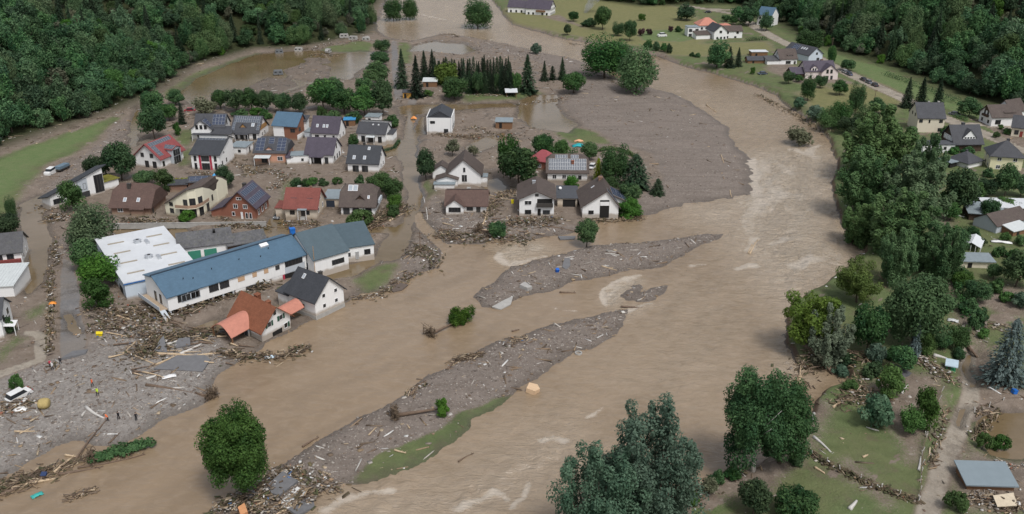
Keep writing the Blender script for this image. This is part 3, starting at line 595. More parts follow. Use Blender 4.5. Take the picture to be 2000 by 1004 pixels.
def awning(B, face, pos, z, w, dp, mat, posts=True):
    a = MB(); a.box(-w/2, w/2, -dp, 0, 0, .1)
    o = put('canopy', a.mesh('canopy', mat), B['root'], B['M'] @ face_m(B, face, pos, z) @ Matrix.Rotation(math.radians(8), 4, 'X'))
    if posts:
        for s in (-1, 1):
            b = MB(); b.box(s*(w/2-.15)-.06, s*(w/2-.15)+.06, -dp+.1, -dp+.22, -z-.3, -.2); put('post', b.mesh('post', FRAME), o, Matrix.Rotation(math.radians(-8), 4, 'X'))
# ------------------------------------------------------------------ village, upper row (left to right)
r = root('house', 'white house with dark slate roof, solar panels and front gable, leftmost of the back row', -106.8, 329.7, 1, group=None)
B = blk(r, 10.2, 7.4, 4.3, 7.8, WHITE, SLATE); C = blk(r, 4.6, 7.2, 4.0, 7.0, WHITE, SLATE, -2.4, -3.6, -math.pi/2)
panels(B, -1, .8, 5.2, .08, .92, 4, 3); panels(C, 1, -1.9, 1.9, .15, .85, 3, 3); wins(C, 'E', (-1.5, 0, 1.5), 4.0, .8, 1.3, DFRAME); wins(C, 'E', (-1, 1.2), .3, 1.1, 1.9, DFRAME); awning(C, 'E', .3, 2.5, 7.0, 1.6, SLATE); wins(B, 'E', (0,), 4.2, 1.0, 2.2, DFRAME)
L_ = blk(r, 6.5, 3.4, 2.5, 3.9, WHITE, SLATE, 4.6, -5.2, rt='shed'); plate(L_, 'garage_door', 'S', -.8, 0, 3.6, 2.1, DARK)
r = root('house', 'white house with a long solar roof and orange timber gable', -93.5, 329.2, -5.6)
B = blk(r, 9.7, 10.4, 2.8, 7.2, WHITE, SLATE); panels(B, -1, -4.7, 4.7, .55, .95, 12, 2, PANELG); panels(B, -1, -4.9, -3.9, .05, .55, 1, 3, PANELG); panels(B, -1, 4.0, 5.0, .1, .55, 1, 3, PANELG); skylight(B, -1, 2.4, .42, 1.1, 1.4)
dormer(B, -1, -.9, 3.4, 2.8, 3.6, 5.4, WOOD, SLATE, 1.3, 2, .7); D_ = plate(B, 'timber_gable', 'E', 0, 3.0, 7.5, 1.6, WOOD); wins(B, 'E', (-1.5, 1.2), .8, .9, 1.2); wins(B, 'S', (-3.4, -1.2, .8, 3.4), .3, 1.1, 1.9, DFRAME); awning(B, 'S', -.8, 2.5, 5.0, 1.8, SLATE)
r = root('house', 'white and brick house with a smooth blue grey roof', -78.9, 327.6, -12.8)
B = blk(r, 8.9, 7.6, 5.2, 8.6, CLINK, BLUER, off=1.2); plate(B, 'plaster_panel', 'S', -2.4, -1.4, 4.0, 6.4, WHITE, .1); win(B, 'S', -1.1, 2.6, .6, 2.2, DFRAME); win(B, 'S', 2.9, 3.0, 1.6, 1.2, DFRAME); wins(B, 'E', (-1.5,), 3.0, 1.2, 1.2, DFRAME); plate(B, 'plaster_band', 'E', 0, -1.4, 7.6, 3.4, WHITE, .1); blk(r, 3.2, 2.6, 5.6, 6.6, WHITE, SLATE, 3.6, 3.6, rt='shed')
r = root('house', 'white house with plain dark brown tiled roof behind the open garage house', -65.2, 327.5, -10)
B = blk(r, 9.7, 7.6, 2.9, 7.5, WHITE, PURPLE); wins(B, 'S', (-3.3, -2.6, 0, 3.2), .9, .6, .8, DFRAME); wins(B, 'E', (-2, 1.4), .7, .9, 1.3); skylight(B, -1, -3, .35, .8, 1.2); skylight(B, -1, -.6, .35, .8, 1.2); skylight(B, -1, .6, .35, .8, 1.2); blk(r, 3, 5, 2.4, 2.4, GREYW, GSHEET, -6.4, -.5, rt='flat', o=.2)
r = root('house', 'white house with stepped slate roof and glass porch beside the flooded street', -48.4, 324.2, -11)
B = blk(r, 9.9, 7.2, 3.4, 6.2, WHITE, SLATE, rt='gable'); blk(r, 9.6, 4.0, 6.9, 5.6, WHITE, SLATE, .2, 2.1, rt='shed', o=.4); wins(B, 'S', (-3, 3.1), .2, 1.2, 2.0, DFRAME); win(B, 'S', 0, .2, 2.2, 2.0, DFRAME); awning(B, 'S', 0, 2.5, 3.2, 1.8, LSHEET); win(B, 'E', 1.2, 3.4, .9, 2.0, DFRAME); blk(r, 2.6, 4.4, 2.6, 3.2, WHITE, SLATE, 5.8, 1, rt='shed', o=.2); skylight(B, -1, 0, .75, .5, .5); skylight(B, -1, 2, .75, .5, .5)
# ---- second row
r = root('house', 'white house with burgundy tiled roof, L of solar panels and a steel frame bay', -115.0, 297.3, 70)
B = blk(r, 11.2, 10.0, 3.5, 7.6, WHITE, BURG, o=.7); panels(B, -1, -5.2, 5.2, .72, .95, 10, 1, PANELG); panels(B, -1, -5.2, -3.2, .06, .7, 2, 4, PANELG); wins(B, 'W', (-1.8, 1.8), 3.4, 1.1, 1.2, DFRAME); wins(B, 'W', (-2.6, .4), .1, 1.3, 2.0, DFRAME); win(B, 'S', -4.2, .6, .8, 1.5, DFRAME)
C = blk(r, 3.8, 4.2, 5.0, 5.8, GREYW, BURG, 1.2, -4.2, -math.pi/2, rt='gable', o=.3); panels(C, -1, -2, 2, .05, .95, 3, 2, PANELG); wins(C, 'E', (-1.1, 0, 1.1), .3, .8, 2.2, DFRAME); wins(C, 'E', (-1.1, 0, 1.1), 2.9, .8, 1.8, DFRAME)
r = root('house', 'tall white house with red facade strips and stepped anthracite roof', -97.0, 295.6, -4.8)
B = blk(r, 9.2, 8.4, 5.0, 7.9, WHITE, ANTH, 0, -2.0, rt='shed'); blk(r, 9.2, 4.3, 8.9, 7.0, WHITE, ANTH, 0, 4.3, rt='shed', o=.4); panels(B, -1, -4.3, 4.3, .86, .97, 8, 1, PANELG)
for x_ in (-1.75, 1.75): plate(B, 'red_strip', 'S', x_, -1.4, .7, 6.3, REDP, .06)
win(B, 'S', 0, 2.9, 2.4, 1.6, DFRAME); win(B, 'S', 0, .1, 2.4, 2.0, DFRAME); wins(B, 'S', (-3.3, 3.3), 2.9, .7, 1.6, DFRAME); wins(B, 'S', (-3.3, 3.3), .2, .7, 1.9, DFRAME); wins(B, 'E', (-2, 1.6), 1.2, .6, 1.1, DFRAME); win(B, 'E', 0, 4.2, .8, .8)
r = root('garage', 'low white garage with grey flat roof beside the tall white house', *[q for q in G(470, 300)[:2]], -6, 'garage'); B = blk(r, 5.4, 6.5, 2.7, 2.7, WHITE, GSHEET, 0, 1.5, rt='flat', o=.3); win(B, 'S', .4, 1.1, .8, .7, DFRAME); door(B, 'E', 0)
r = root('house', 'apricot house with half hipped roof full of dark blue solar panels', -78.5, 301.6, -2.6)
B = blk(r, 10.2, 9.6, 3.6, 7.4, PINK, SLATE, rt='half', hipcut=.45); panels(B, -1, -4.9, -2.1, .04, .88, 2, 4); panels(B, -1, 2.1, 4.9, .04, .88, 2, 4); panels(B, -1, -.9, .9, .5, .9, 1, 3); dormer(B, -1, -.3, 3.0, 3.4, 4.1, 5.2, PINK, SLATE, .5, 2, .6, ww=.5); win(B, 'S', 3.2, .9, 1.6, 1.2); awning(B, 'S', -2.2, 2.6, 5.2, 2.6, LSHEET); win(B, 'S', -2, .1, 1.8, 2.0, DFRAME); wins(B, 'E', (-1.6, 1.4), 1.0, .9, 1.2); win(B, 'E', 0, 4.2, 1.0, 1.0)
r = root('house', 'white house with big plain dark roof and an open black garage doorway', -62.1, 300.8, -6.1)
B = blk(r, 9.0, 9.8, 3.3, 7.3, WHITE, PURPLE); wins(B, 'S', (-2.9,), .1, 1.1, 2.0, DFRAME); plate(B, 'garage_door', 'S', -.6, -.3, 2.3, 2.4, DARK); win(B, 'S', 2.4, .1, 1.0, 2.0, DFRAME); wins(B, 'E', (-2.8, .2, 2.8), .8, .8, 1.2, DFRAME); win(B, 'E', 0, 4.1, .8, 1.4, DFRAME); blk(r, 4.4, 2.0, 2.5, 3.2, None, PURPLE, -.6, -5.5, rt='shed', o=.15)
for x_ in (-2.6, 1.4): q = MB(); q.box(x_-.25, x_+.25, -6.4, -5.9, -1.4, 2.5); q.build('pillar', WHITE, r)
C = blk(r, 6.0, 4.6, 2.7, 2.7, WHITE, GSHEET, -6.6, -3.4, .25, rt='flat', o=.25); win(C, 'S', .6, 1.0, .6, .7, DFRAME); blk(r, 3.6, 4.2, 2.1, 2.7, WHITE, PURPLE, -9.6, -4.2, .5, rt='shed', o=.3)
r = root('house', 'white house with anthracite roof and three white skylights', -46.6, 291.3, -6.9)
B = blk(r, 9.9, 8.6, 3.1, 7.4, WHITE, ANTH); wins(B, 'S', (-2.9, -1.9, .1, 1.1), .0, .8, 2.0, DFRAME); skylight(B, -1, -3, .25); skylight(B, -1, .4, .25); skylight(B, -1, 1.4, .8, .8, 1.1); chimney(B, -.4, .2, 1.0, .7, DFRAME); wins(B, 'E', (-1, 2), .8, .9, 1.2); win(B, 'E', 0, 4.0, .9, 1.1); blk(r, 4.2, 4.2, 4.2, 6.6, WHITE, ANTH, .2, 3.4, rt='hip')
# ---- third row
A0, A1 = G(101, 406), G(206, 375); L12 = math.hypot(A1[0]-A0[0], A1[1]-A0[1])
r = root('house', 'modern white house with one steep dark roof rising to a glazed end', A0[0], A0[1], math.degrees(ang(101, 406, 206, 375)))
a = MB(); d_ = 4.6; kq = .27; a.column([(0,0),(L12,0),(L12,d_),(0,d_)], -1.5, [3.4,7.6,7.6-kq*d_,3.4-kq*d_]); w_ = a.build('wall', WHITE, r); a = MB(); q = 4.2/L12
zr_ = lambda x, y: 3.45+q*x-kq*y
c4 = [(-.9,-.5),(L12+1.4,-.5),(L12+1.4,d_+.5),(-.9,d_+.5)]; lo_ = [(x, y, zr_(x, y)) for x, y in c4]; hi_ = [(x, y, z+.3) for x, y, z in lo_]; a.poly(hi_); a.poly(lo_[::-1])
for i in range(4): a.poly([lo_[i], lo_[(i+1) % 4], hi_[(i+1) % 4], hi_[i]])
ro = a.build('roof', ANTH, r)
Bm = dict(root=r, w=L12*2, d=0, he=3, hr=7, M=Matrix.Identity(4), rt='flat', o=0, off=0, t=.2); win(Bm, 'S', 2.2, .8, 2.6, 1.3, DFRAME); win(Bm, 'S', L12*.62, .3, 3.0, 1.5, DFRAME); win(Bm, 'S', L12*.64, 2.6, .8, 1.7, DFRAME); wins(Bm, 'S', (L12-2.5, L12-1.5, L12-.6), .6, .8, 5.2, DFRAME); plate(Bm, 'wall_panel', 'S', L12*.6, 2.0, 3.2, 3.8, GREYW, .05)
blk(r, 5.0, 5.0, 2.7, 2.7, WHITE, GREENROOF, L12+2.8, 3.4, rt='flat', o=.4)
r = root('house', 'brown brick house with long brown tiled roof and two white skylights', -106.0, 254.0, -2.1)
B = blk(r, 11.0, 11.4, 2.4, 7.2, BROWNB, DBROWN, rt='half', hipcut=.3, o=.6); skylight(B, -1, -1.9, .25); skylight(B, -1, 1.9, .25); chimney(B, -1.5, -1.2, 1.3, .9, DFRAME); win(B, 'S', -3, .8, 1.3, 1.0); wins(B, 'E', (-3, 1.5), 2.9, 1.0, 1.3, DFRAME); door(B, 'E', -4); blk(r, 3.4, 2.0, 1.9, 2.5, BROWNB, DBROWN, 2.2, -6.0, rt='shed', o=.3)
r = root('house', 'cream house with bowed front, balcony and curved brown roof', *G(372, 425)[:2], 0)
g0 = G(372, 425); seq = [(325,419,3.2),(348,423,5.6),(372,425,7.9),(388,423.5,8.3),(402,417,7.9),(413,408.5,6.3),(421,401,4.4)]
fp = [(G(u,v)[0]-g0[0], G(u,v)[1]-g0[1], h) for u, v, h in seq]; dv = (1.2, 9.0); a = MB(); b = MB()
for i in range(len(fp)-1):
    (x0,y0,h0),(x1,y1,h1) = fp[i], fp[i+1]
    a.poly([(x0,y0,-1.5),(x1,y1,-1.5),(x1,y1,h1),(x0,y0,h0)]); X0,Y0,X1,Y1 = x0+dv[0],y0+dv[1],x1+dv[0],y1+dv[1]
    a.poly([(X1,Y1,-1.5),(X0,Y0,-1.5),(X0,Y0,h0),(X1,Y1,h1)]); k = .45
    t0 = [(x0-k*.1,y0-k,h0+.04),(x1-k*.1,y1-k,h1+.04),(X1,Y1+k,h1+.04),(X0,Y0+k,h0+.04)]; t1 = [(p[0],p[1],p[2]+.22) for p in t0]; b.poly(t1); b.poly(t0[::-1])
    for p in range(4): n_ = (p+1) % 4; b.poly([t0[p],t0[n_],t1[n_],t1[p]])
for i in (0, -1): x0,y0,h0 = fp[i]; q = [(x0,y0,-1.5),(x0+dv[0],y0+dv[1],-1.5),(x0+dv[0],y0+dv[1],h0),(x0,y0,h0)]; a.poly(q if i == -1 else q[::-1])
a.build('wall', CREAM, r); b.build('roof', BROWN, r)
def facade_win(i, f, z, w, h, fm=DFRAME):
    (x0,y0,_),(x1,y1,_) = fp[i], fp[i+1]; M = Matrix.Translation((x0+(x1-x0)*f, y0+(y1-y0)*f, z)) @ Matrix.Rotation(math.atan2(y1-y0, x1-x0), 4, 'Z'); am, bm_ = win_meshes(w, h, fm); f_ = put('window', am, r, M); put('pane', bm_, f_, Matrix.Identity(4))
facade_win(0,.55,.9,1.2,1.2); facade_win(0,.55,3.0,.01+1.1,.9); facade_win(1,.4,.2,1.3,1.9); facade_win(1,.75,3.1,1.1,2.0); facade_win(2,.5,.1,1.4,2.2); facade_win(2,.5,3.3,1.5,2.1); facade_win(3,.5,.1,1.5,2.2); facade_win(3,.5,3.3,1.5,2.1); facade_win(4,.5,.1,1.3,2.2); facade_win(5,.5,2.2,.9,1.5)
a = MB(); b = MB()
for i in range(1, 5):
    (x0,y0,_),(x1,y1,_) = fp[i], fp[i+1]; a.column([(x0,y0-.02),(x0-.1,y0-1.1),(x1+.1,y1-1.1),(x1,y1-.02)], 2.75, 2.95)
    b.column([(x0-.1,y0-1.1),(x1+.1,y1-1.1),(x1+.1,y1-1.0),(x0-.1,y0-1.0)], 2.96, 3.8)
bo = a.build('balcony', CREAM, r); b.build('railing', plain('railing_boards', (.36,.24,.17), .8), bo)
r = root('solar_carport', 'two small solar roofs of a carport behind the cream house', *G(372, 372)[:2], 8, 'carport')
B = blk(r, 5.6, 4.0, 2.6, 3.0, BROWNB, SLATE, 2.4, 1.5, rt='shed', o=.5); panels(B, 0, -2.6, 2.6, .05, .95, 3, 2); C = blk(r, 5.0, 3.4, 2.2, 2.5, BROWNB, SLATE, -3.2, .8, rt='shed', o=.4)
r = root('house', 'red brick house with long low left slope and solar strips', -74.1, 249.6, 82)
B = blk(r, 9.5, 8.8, 3.6, 7.8, BRICK, PURPLE, o=.6); panels(B, -1, -4.6, 4.6, .62, .9, 9, 1); panels(B, -1, -4.8, -2.4, .06, .95, 2, 4) if 0 else panels(B, -1, -4.9, 4.4, .12, .42, 9, 1); blk(r, 9.4, 4.4, 1.9, 3.5, BRICK, PURPLE, 0, 6.3, math.pi, rt='shed', o=.35)
wins(B, 'W', (-1.6, 1.2), 3.1, 1.1, 1.1); win(B, 'W', 0, 5.6, 1.3, .6); wins(B, 'W', (-2.9, -1.8), .2, .6, 1.6); win(B, 'W', 2.0, .9, .7, 1.0); door(B, 'W', -.4, .6, 2.0, FRAME); chimney(B, 2.4, 1.2, 1.2, .9, DFRAME); wins(B, 'S', (-2.5, 0, 2.5), .8, 1.0, 1.4)
r = root('house', 'beige bungalow with plain red tiled roof and entrance steps', -57.9, 249.8, -3.4)
B = blk(r, 8.8, 9.1, 3.2, 7.2, BEIGE, RED, o=.6); wins(B, 'S', (-2.4,), 1.2, 1.2, 1.0, DFRAME); win(B, 'S', 1.9, 1.2, .9, 1.0, DFRAME); door(B, 'S', .6, 1.1, 2.1, z=.7)
for x_ in (-2.2, 2.2): dormer(B, -1, x_, 1.2, 4.3, 5.1, 5.5, DFRAME, SLATE, 2.2, 1, .5, rt='shed')
awning(B, 'S', .6, 3.0, 2.6, 1.4, GSHEET); wins(B, 'E', (-2.4, 2.2), 1.2, 1.0, 1.2); win(B, 'E', 0, 4.2, .9, 1.1); chimney(B, -1.4, .6, .9, .7, CONC); chimney(B, 2.0, .4, .8, .5)
for i in range(5): a = MB(); a.box(-.1, 1.3, -4.75-1.6+i*.32, -4.75-1.6+i*.32+.33, -1.2, -.1+i*.18); a.build('step', CONC, r)
blk(r, 3.2, 4.6, 2.2, 2.6, BEIGE, RED, -6.0, -.6, rt='shed', o=.25)
r = root('house', 'white house with dark brown half hipped roof and blue window pair', -42.7, 252.5, -2.3)
B = blk(r, 9.4, 9.4, 2.9, 7.5, WHITE, BROWN, rt='half', hipcut=.35, o=.6); skylight(B, -1, -2.4, .78, 1.3, 1.9); skylight(B, -1, -1.0, .78, 1.3, 1.9); skylight(B, -1, 2.9, .35, .6, 1.0); dormer(B, -1, .6, 3.0, 3.2, 3.9, 5.4, TIMBER, BROWN, 1.2, 3, .35, ww=.5); wins(B, 'S', (-3.2, -.6), .3, 1.6, 1.9, DFRAME); win(B, 'S', 3, .3, 1.6, 1.9, DFRAME); win(B, 'E', 0, 3.4, 1.4, 1.8); plate(B, 'balcony', 'E', 0, 2.6, 4.2, 1.1, GREYW, 1.1)
r = root('garage', 'grey flat garage with dark door between the red and brown roofs', *G(648, 404)[:2], -3, 'garage'); B = blk(r, 4.6, 7.0, 2.4, 2.6, BEIGE, GSHEET, 0, 3.5, rt='shed', o=.35); plate(B, 'garage_door', 'S', -.3, -.2, 2.4, 2.1, plain('navy_door', (.03,.04,.06), .5))
# ---- island side of the street
r = root('house', 'white cube house with shallow dark gabled roof inside a parapet', -26.0, 338.5, -1.7)
B = blk(r, 9.1, 12.0, 5.6, 5.6, WHITE, WHITE, rt='flat', o=0, t=.05); C = blk(r, 11.4, 8.5, 5.62, 7.9, None, ANTH, 0, 0, math.pi/2, rt='gable', o=.12); win(B, 'S', -2.4, 3.7, 1.6, .8, DFRAME); win(B, 'S', 2.4, .2, 1.4, 1.4, DFRAME); wins(B, 'E', (-3, 0, 3), 1.0, .8, 1.2, DFRAME)
a = MB(); a.prism([(-4.1, 5.7), (4.1, 5.7), (0, 7.8)], 5.6, 5.72, Matrix.Rotation(-math.pi/2, 4, 'Z')); a.build('gable_panel', ANTH, r)
for x_ in (-4.45, 4.45): a = MB(); a.box(x_-.12, x_+.12, -6.0, 6.0, 5.66, 6.1); a.build('parapet', WHITE, r)
for x_ in (-3.9, 4.1): a = MB(); a.tube([(x_, -6.1, -1), (x_, -6.1, 5.6)], [.06,.06], 5); a.build('downpipe', GREYW, r)
r = root('house', 'big white gabled house with dark roof and side wing by the street corner', -14.6, 279.1, 89.5)
B = blk(r, 10.0, 10.4, 3.4, 8.0, WHITE, BROWN, o=.55); win(B, 'W', .2, 1.2, .55, 1.9, DFRAME); win(B, 'W', -.6, 1.2, .55, 1.9, DFRAME); win(B, 'W', -.2, 4.2, .5, 1.2, DFRAME); blk(r, 4.6, 5.4, 2.8, 4.6, WHITE, BROWN, 2.6, 7.2, math.pi, rt='gable', o=.4); C = blk(r, 3.6, 6.4, 2.4, 3.4, WHITE, BROWN, -5.4, 5.0, rt='gable', o=.4); blk(r, 2.4, 6.0, 1.6, 2.2, WHITE, GSHEET, -8.2, 5.6, math.pi/2*0, rt='flat', o=.3); blk(r, 3.0, 2.2, 2.2, 2.6, WHITE, GSHEET, -2.4, -6.0, rt='flat', o=.2)
r = root('house', 'low white house with mottled umber roof and small front gable', -12.7, 254.9, -1.7)
B = blk(r, 11.2, 9.4, 2.1, 4.9, WHITE, DBROWN, o=.6); C = blk(r, 5.0, 4.9, 2.3, 4.2, WHITE, DBROWN, -3.1, -3.9, -math.pi/2, o=.4); win(C, 'E', 0, .7, 3.2, 1.2, DFRAME); win(B, 'S', 1.0, .6, 1.6, 1.1, DFRAME); door(B, 'S', 3.4, 1.2, 2.0); chimney(B, .4, .5, .8, .9, CONC); a = MB(); a.box(-5.8, 5.8, -.15, .15, 5.16, 5.28); put('ridge_cap', a.mesh('ridge_cap', BROWN), B['roof'], Matrix.Identity(4))
r = root('house', 'white two storey house with dark gable roof and recessed balcony', 6.9, 253.7, 89.6)
B = blk(r, 12.4, 9.6, 4.9, 7.1, WHITE, BROWN, o=.7); win(B, 'W', 2.4, 3.2, 1.8, 1.1); win(B, 'W', 2.4, .5, 1.6, 1.1, DFRAME); plate(B, 'balcony_recess', 'W', -2.2, 3.0, 4.2, 1.9, DARK, .04); o_ = plate(B, 'balcony', 'W', -2.2, 2.7, 4.6, .95, DFRAME, .9); win(B, 'W', -2.7, .5, 1.8, 1.0, DFRAME); door(B, 'W', -.7, .9, 2.0, DARK); win(B, 'W', 0, 5.7, .8, .6, DFRAME); chimney(B, 1.2, .7, .9, .9, ALU)
r = root('house', 'white house whose brown roof carries rows of pale solar panels', 17.2, 282.7, -1.7)
B = blk(r, 12.2, 8.6, 2.9, 7.1, WHITE, BROWN, rt='half', hipcut=.4, o=.6); panels(B, -1, -5.8, 5.8, .04, .70, 16, 3, PANELG); panels(B, -1, -3.8, 0, .72, .93, 5, 1, PANELG); panels(B, -1, 1.0, 3.4, .72, .93, 3, 1, PANELG); win(B, 'S', 3.8, .5, .9, 1.1, DFRAME); chimney(B, 1.6, -2.4, 1.0, .8, BRICK); wins(B, 'S', (-4, -1), .6, 1.1, 1.2)
r = root('house', 'small house with maroon hipped roof behind dense green trees', *[q for q in G(1052, 332)[:2]], -30); B = blk(r, 7.5, 6.0, 3.0, 5.6, BRICK, MAROON, 0, 3.5, rt='hip', o=.4); win(B, 'S', 0, .8, 1.1, 1.1); win(B, 'E', 0, .8, 1, 1.1)
r = root('house', 'white house with broad brown roof and solar side slope at the waterline', 24.4, 254.1, 91.3)
B = blk(r, 13.6, 10.0, 2.8, 7.2, WHITE, BROWN, 0, 0, o=.6, off=-1.6); win(B, 'W', 2.6, .6, 1.3, .9, DFRAME); plate(B, 'tall_opening', 'W', -1.1, -.6, 2.6, 5.2, DARK, .05); plate(B, 'opening_panel', 'W', -1.1, 3.0, 2.5, 1.1, FRAME, .12); skylight(B, 1, 2.2, .55, .6, 1.1); chimney(B, 4.2, -1.0, 1.0, 1.2); C = blk(r, 8.0, 5.0, 2.3, 4.6, WHITE, BROWN, 1.0, -6.0, rt='shed', o=.5); panels(C, 0, -3.4, 3.4, .1, .95, 5, 3); panels(B, -1, -6.2, -3.2, .1, .9, 2, 3)
r = root('garage', 'low flat roofed link building with dark felt between two white houses', *G(1108, 403)[:2], -2, 'garage'); B = blk(r, 5.6, 10.5, 2.4, 2.4, BEIGE, plain('felt_roof', (.075,.08,.09), .85, .25), 0, 5.2, rt='flat', o=.4); plate(B, 'garage_door', 'S', .5, -.5, 3.6, 2.6, DARK, .05); a = MB(); a.tube([(-2, 7, 2.6), (-2, 7, 3.1)], [.04,.04], 5); a.tube([(-2, 6.85, 3.15), (-2, 6.6, 3.35)], [.5,.35], 10); a.build('satellite_dish', FRAME, r)
# ---- industrial group on the shore
r = root('warehouse', 'large warehouse with flat white roof, vents and skylight strips', -88.4, 210.6, 32.9, 'warehouse')
B = blk(r, 16.5, 31.6, 4.0, 4.9, BLUEW, WSHEET, 0, 0, rt='flat', o=.2); a = MB()
for i in range(4):
    for s in (-1, 1): a = MB(); a.box(s*4.6-1.9, s*4.6+1.9, -11+i*7-.3, -11+i*7+.3, 4.24, 4.36); put('skylight_strip', a.mesh('skylight_strip', plain('dusty_skylight', (.34,.30,.24), .6)), B['roof'], Matrix.Identity(4))
for y_ in (-4, 7.5):
    a = MB(); a.tube([(0,y_,4.2),(0,y_,4.9)], [.85,.85], 14); a.tube([(0,y_,4.95),(0,y_,5.1)], [1.0,.7], 14); o_ = put('roof_fan', a.mesh('roof_fan', ALU), B['roof'], Matrix.Identity(4)); a = MB(); a.tube([(0,y_,5.0),(0,y_,5.12)], [.4,.4], 10); put('fan_mouth', a.mesh('fan_mouth', DARK), o_, Matrix.Identity(4)); a = MB(); a.box(1.6, 2.4, y_-2.4, y_+.2, 4.24, 4.7); put('duct', a.mesh('duct', ALU), B['roof'], Matrix.Identity(4))
a = MB(); a.box(-8.5, 8.5, -16.06, -15.99, 3.75, 4.05); a.build('blue_trim', plain('blue_trim', (.03,.13,.36), .4), r); plate(B, 'gate_opening', 'W', -11, -.5, 3.5, 2.2, DARK, .05)
r = root('long_hall', 'long white hall on posts with a blue grey sheet metal roof', -66.0, 201.0, 44.0, 'hall')
S_ = blk(r, 34.7, 6.0, 4.5, 7.5, WHITE, BLUER, 0, -3.0, rt='shed', o=.35, base=1.2); blk(r, 34.7, 4.6, 6.4, 7.35, WHITE, BLUER, 0, 2.32, math.pi, rt='shed', o=.3, base=1.2); B = dict(S_, d=12.0, M=Matrix.Identity(4))
for x0 in (-13.2, -8.4): wins(B, 'S', (x0, x0+2.2), 2.4, 2.0, 1.5, GREYW) if x0 < -10 else None
wins(B, 'S', (-14.0, -11.4), 2.6, 2.1, 1.5, DFRAME); wins(B, 'S', (-6.6, -4.0), 2.6, 2.1, 1.5, DFRAME)
for x_, w_, m_ in ((0.2, 1.7, OSB), (3.6, 1.1, OSB), (6.6, 1.1, OSB)): plate(B, 'boarded_window', 'S', x_, 2.9, w_, 1.1, m_)
win(B, 'S', 9.6, 3.0, .9, .9, DFRAME); win(B, 'S', 14.0, 2.9, 4.6, 1.3, DFRAME); plate(B, 'grey_panel', 'S', 14.2, 1.25, 5.4, 1.6, GREYW, .06); wins(B, 'W', (-2.5, 0), 2.0, .8, 2.0, DFRAME)
L_ = MB(); L_.box(-1.5, 17.3, -5.9, 6.0, -1.5, 1.19); L_.build('lower_wall', WHITE, r); B2 = dict(B); wins(B2, 'S', (2.2, 4.4), -.2, 2.0, 1.2, DFRAME); plate(B2, 'entrance', 'S', 12.8, -1.2, 3.0, 2.3, DARK); plate(B2, 'red_door', 'S', 11.0, -1.2, .5, 2.3, REDP, .12)
a = MB(); a.box(-17.8, 17.8, .05, .45, 7.45, 7.98); put('ridge_cap', a.mesh('ridge_cap', plain('dark_ridge', (.035,.055,.08), .5)), r, Matrix.Identity(4))
for i in range(7): a = MB(); a.box(-17+i*2.5-.18, -17+i*2.5+.18, -5.9, -5.5, -1.8, 1.2); a.build('post', GREYW, r)
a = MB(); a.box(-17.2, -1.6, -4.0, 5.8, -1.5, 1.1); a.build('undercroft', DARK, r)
a = MB(); a.box(-19.2, -17.4, -5.5, 5.0, 1.5, 1.7); o_ = a.build('gallery', plain('decking', (.40,.31,.22), .8), r); a = MB(); a.box(-19.25, -19.15, -5.5, 5.0, 1.7, 2.6); put('railing', a.mesh('railing', GREYW), o_, Matrix.Identity(4)); a = MB(); a.prism([(-5.5,1.5),(-5.5,1.7),(-10.5,-1.4),(-10.5,-1.6)], -19.2, -18.0); a.build('stair', GREYW, r)
for x_, s_ in ((-12,.5),(-5,.55),(-10,-.4),(2,.6),(7,.45),(10,.7)):
    a = MB(); a.tube([(0,0,-.1),(0,0,.45)], [.1,.1], 6); put('vent_pipe', a.mesh('vent_pipe', DARK), S_['roof'], on_roof(S_, -1, x_, abs(s_))[0])
a = MB(); a.box(-1.0, 1.0, -.5, .5, 0, .5); put('roof_hatch', a.mesh('roof_hatch', FRAME), S_['roof'], on_roof(S_, -1, 9.5, .88)[0])
r = root('hall', 'white hall with one steep blue grey roof slope beside the long hall', -48.3, 215.4, 40, 'hall')
B = blk(r, 9.4, 15.0, 3.9, 8.4, WHITE, BLUER2, o=.35); win(B, 'S', 1.8, 1.3, 3.2, 1.1, DFRAME); wins(B, 'W', (-4,), .2, 1.0, 2.0, GREYW); a = MB(); a.tube([(-4.6, -7.6, -1), (-4.6, -7.6, 7.5)], [.08,.06], 6); a.build('flag_pole', WOOD, r)
r = root('hall', 'low white wing with blue grey roof at the flooded pool', -40.9, 223.0, 22, 'hall')
B = blk(r, 8.6, 13.0, 3.1, 5.3, WHITE, BLUER2, o=.3, off=4.5); wins(B, 'S', (-3.4, -2.0), .9, .6, .8, DFRAME); win(B, 'S', 2.6, .8, 1.4, 1.2, DFRAME); door(B, 'S', 0, .9, 2.0, ALU, -.2)
r = root('workshop', 'old workshop with weathered grey fibre roof and green garage doors', -77.5, 221.5, 20, 'workshop')
B = blk(r, 12.6, 9.5, 3.4, 5.6, WHITE, OLDS, o=.4); 
for x_ in (-2.8, 1.0): plate(B, 'garage_door', 'S', x_, -.3, 3.0, 2.7, GREENP)
a = MB(); a.box(-.3,.3,-.3,.3,0,.8); put('roof_vent', a.mesh('roof_vent', DARK), B['roof'], on_roof(B, -1, 2.5, .75)[0]); C = blk(r, 9.5, 7.0, 2.8, 4.4, TIMBER, OLDS, 9.5, -1.5, .12, o=.3)
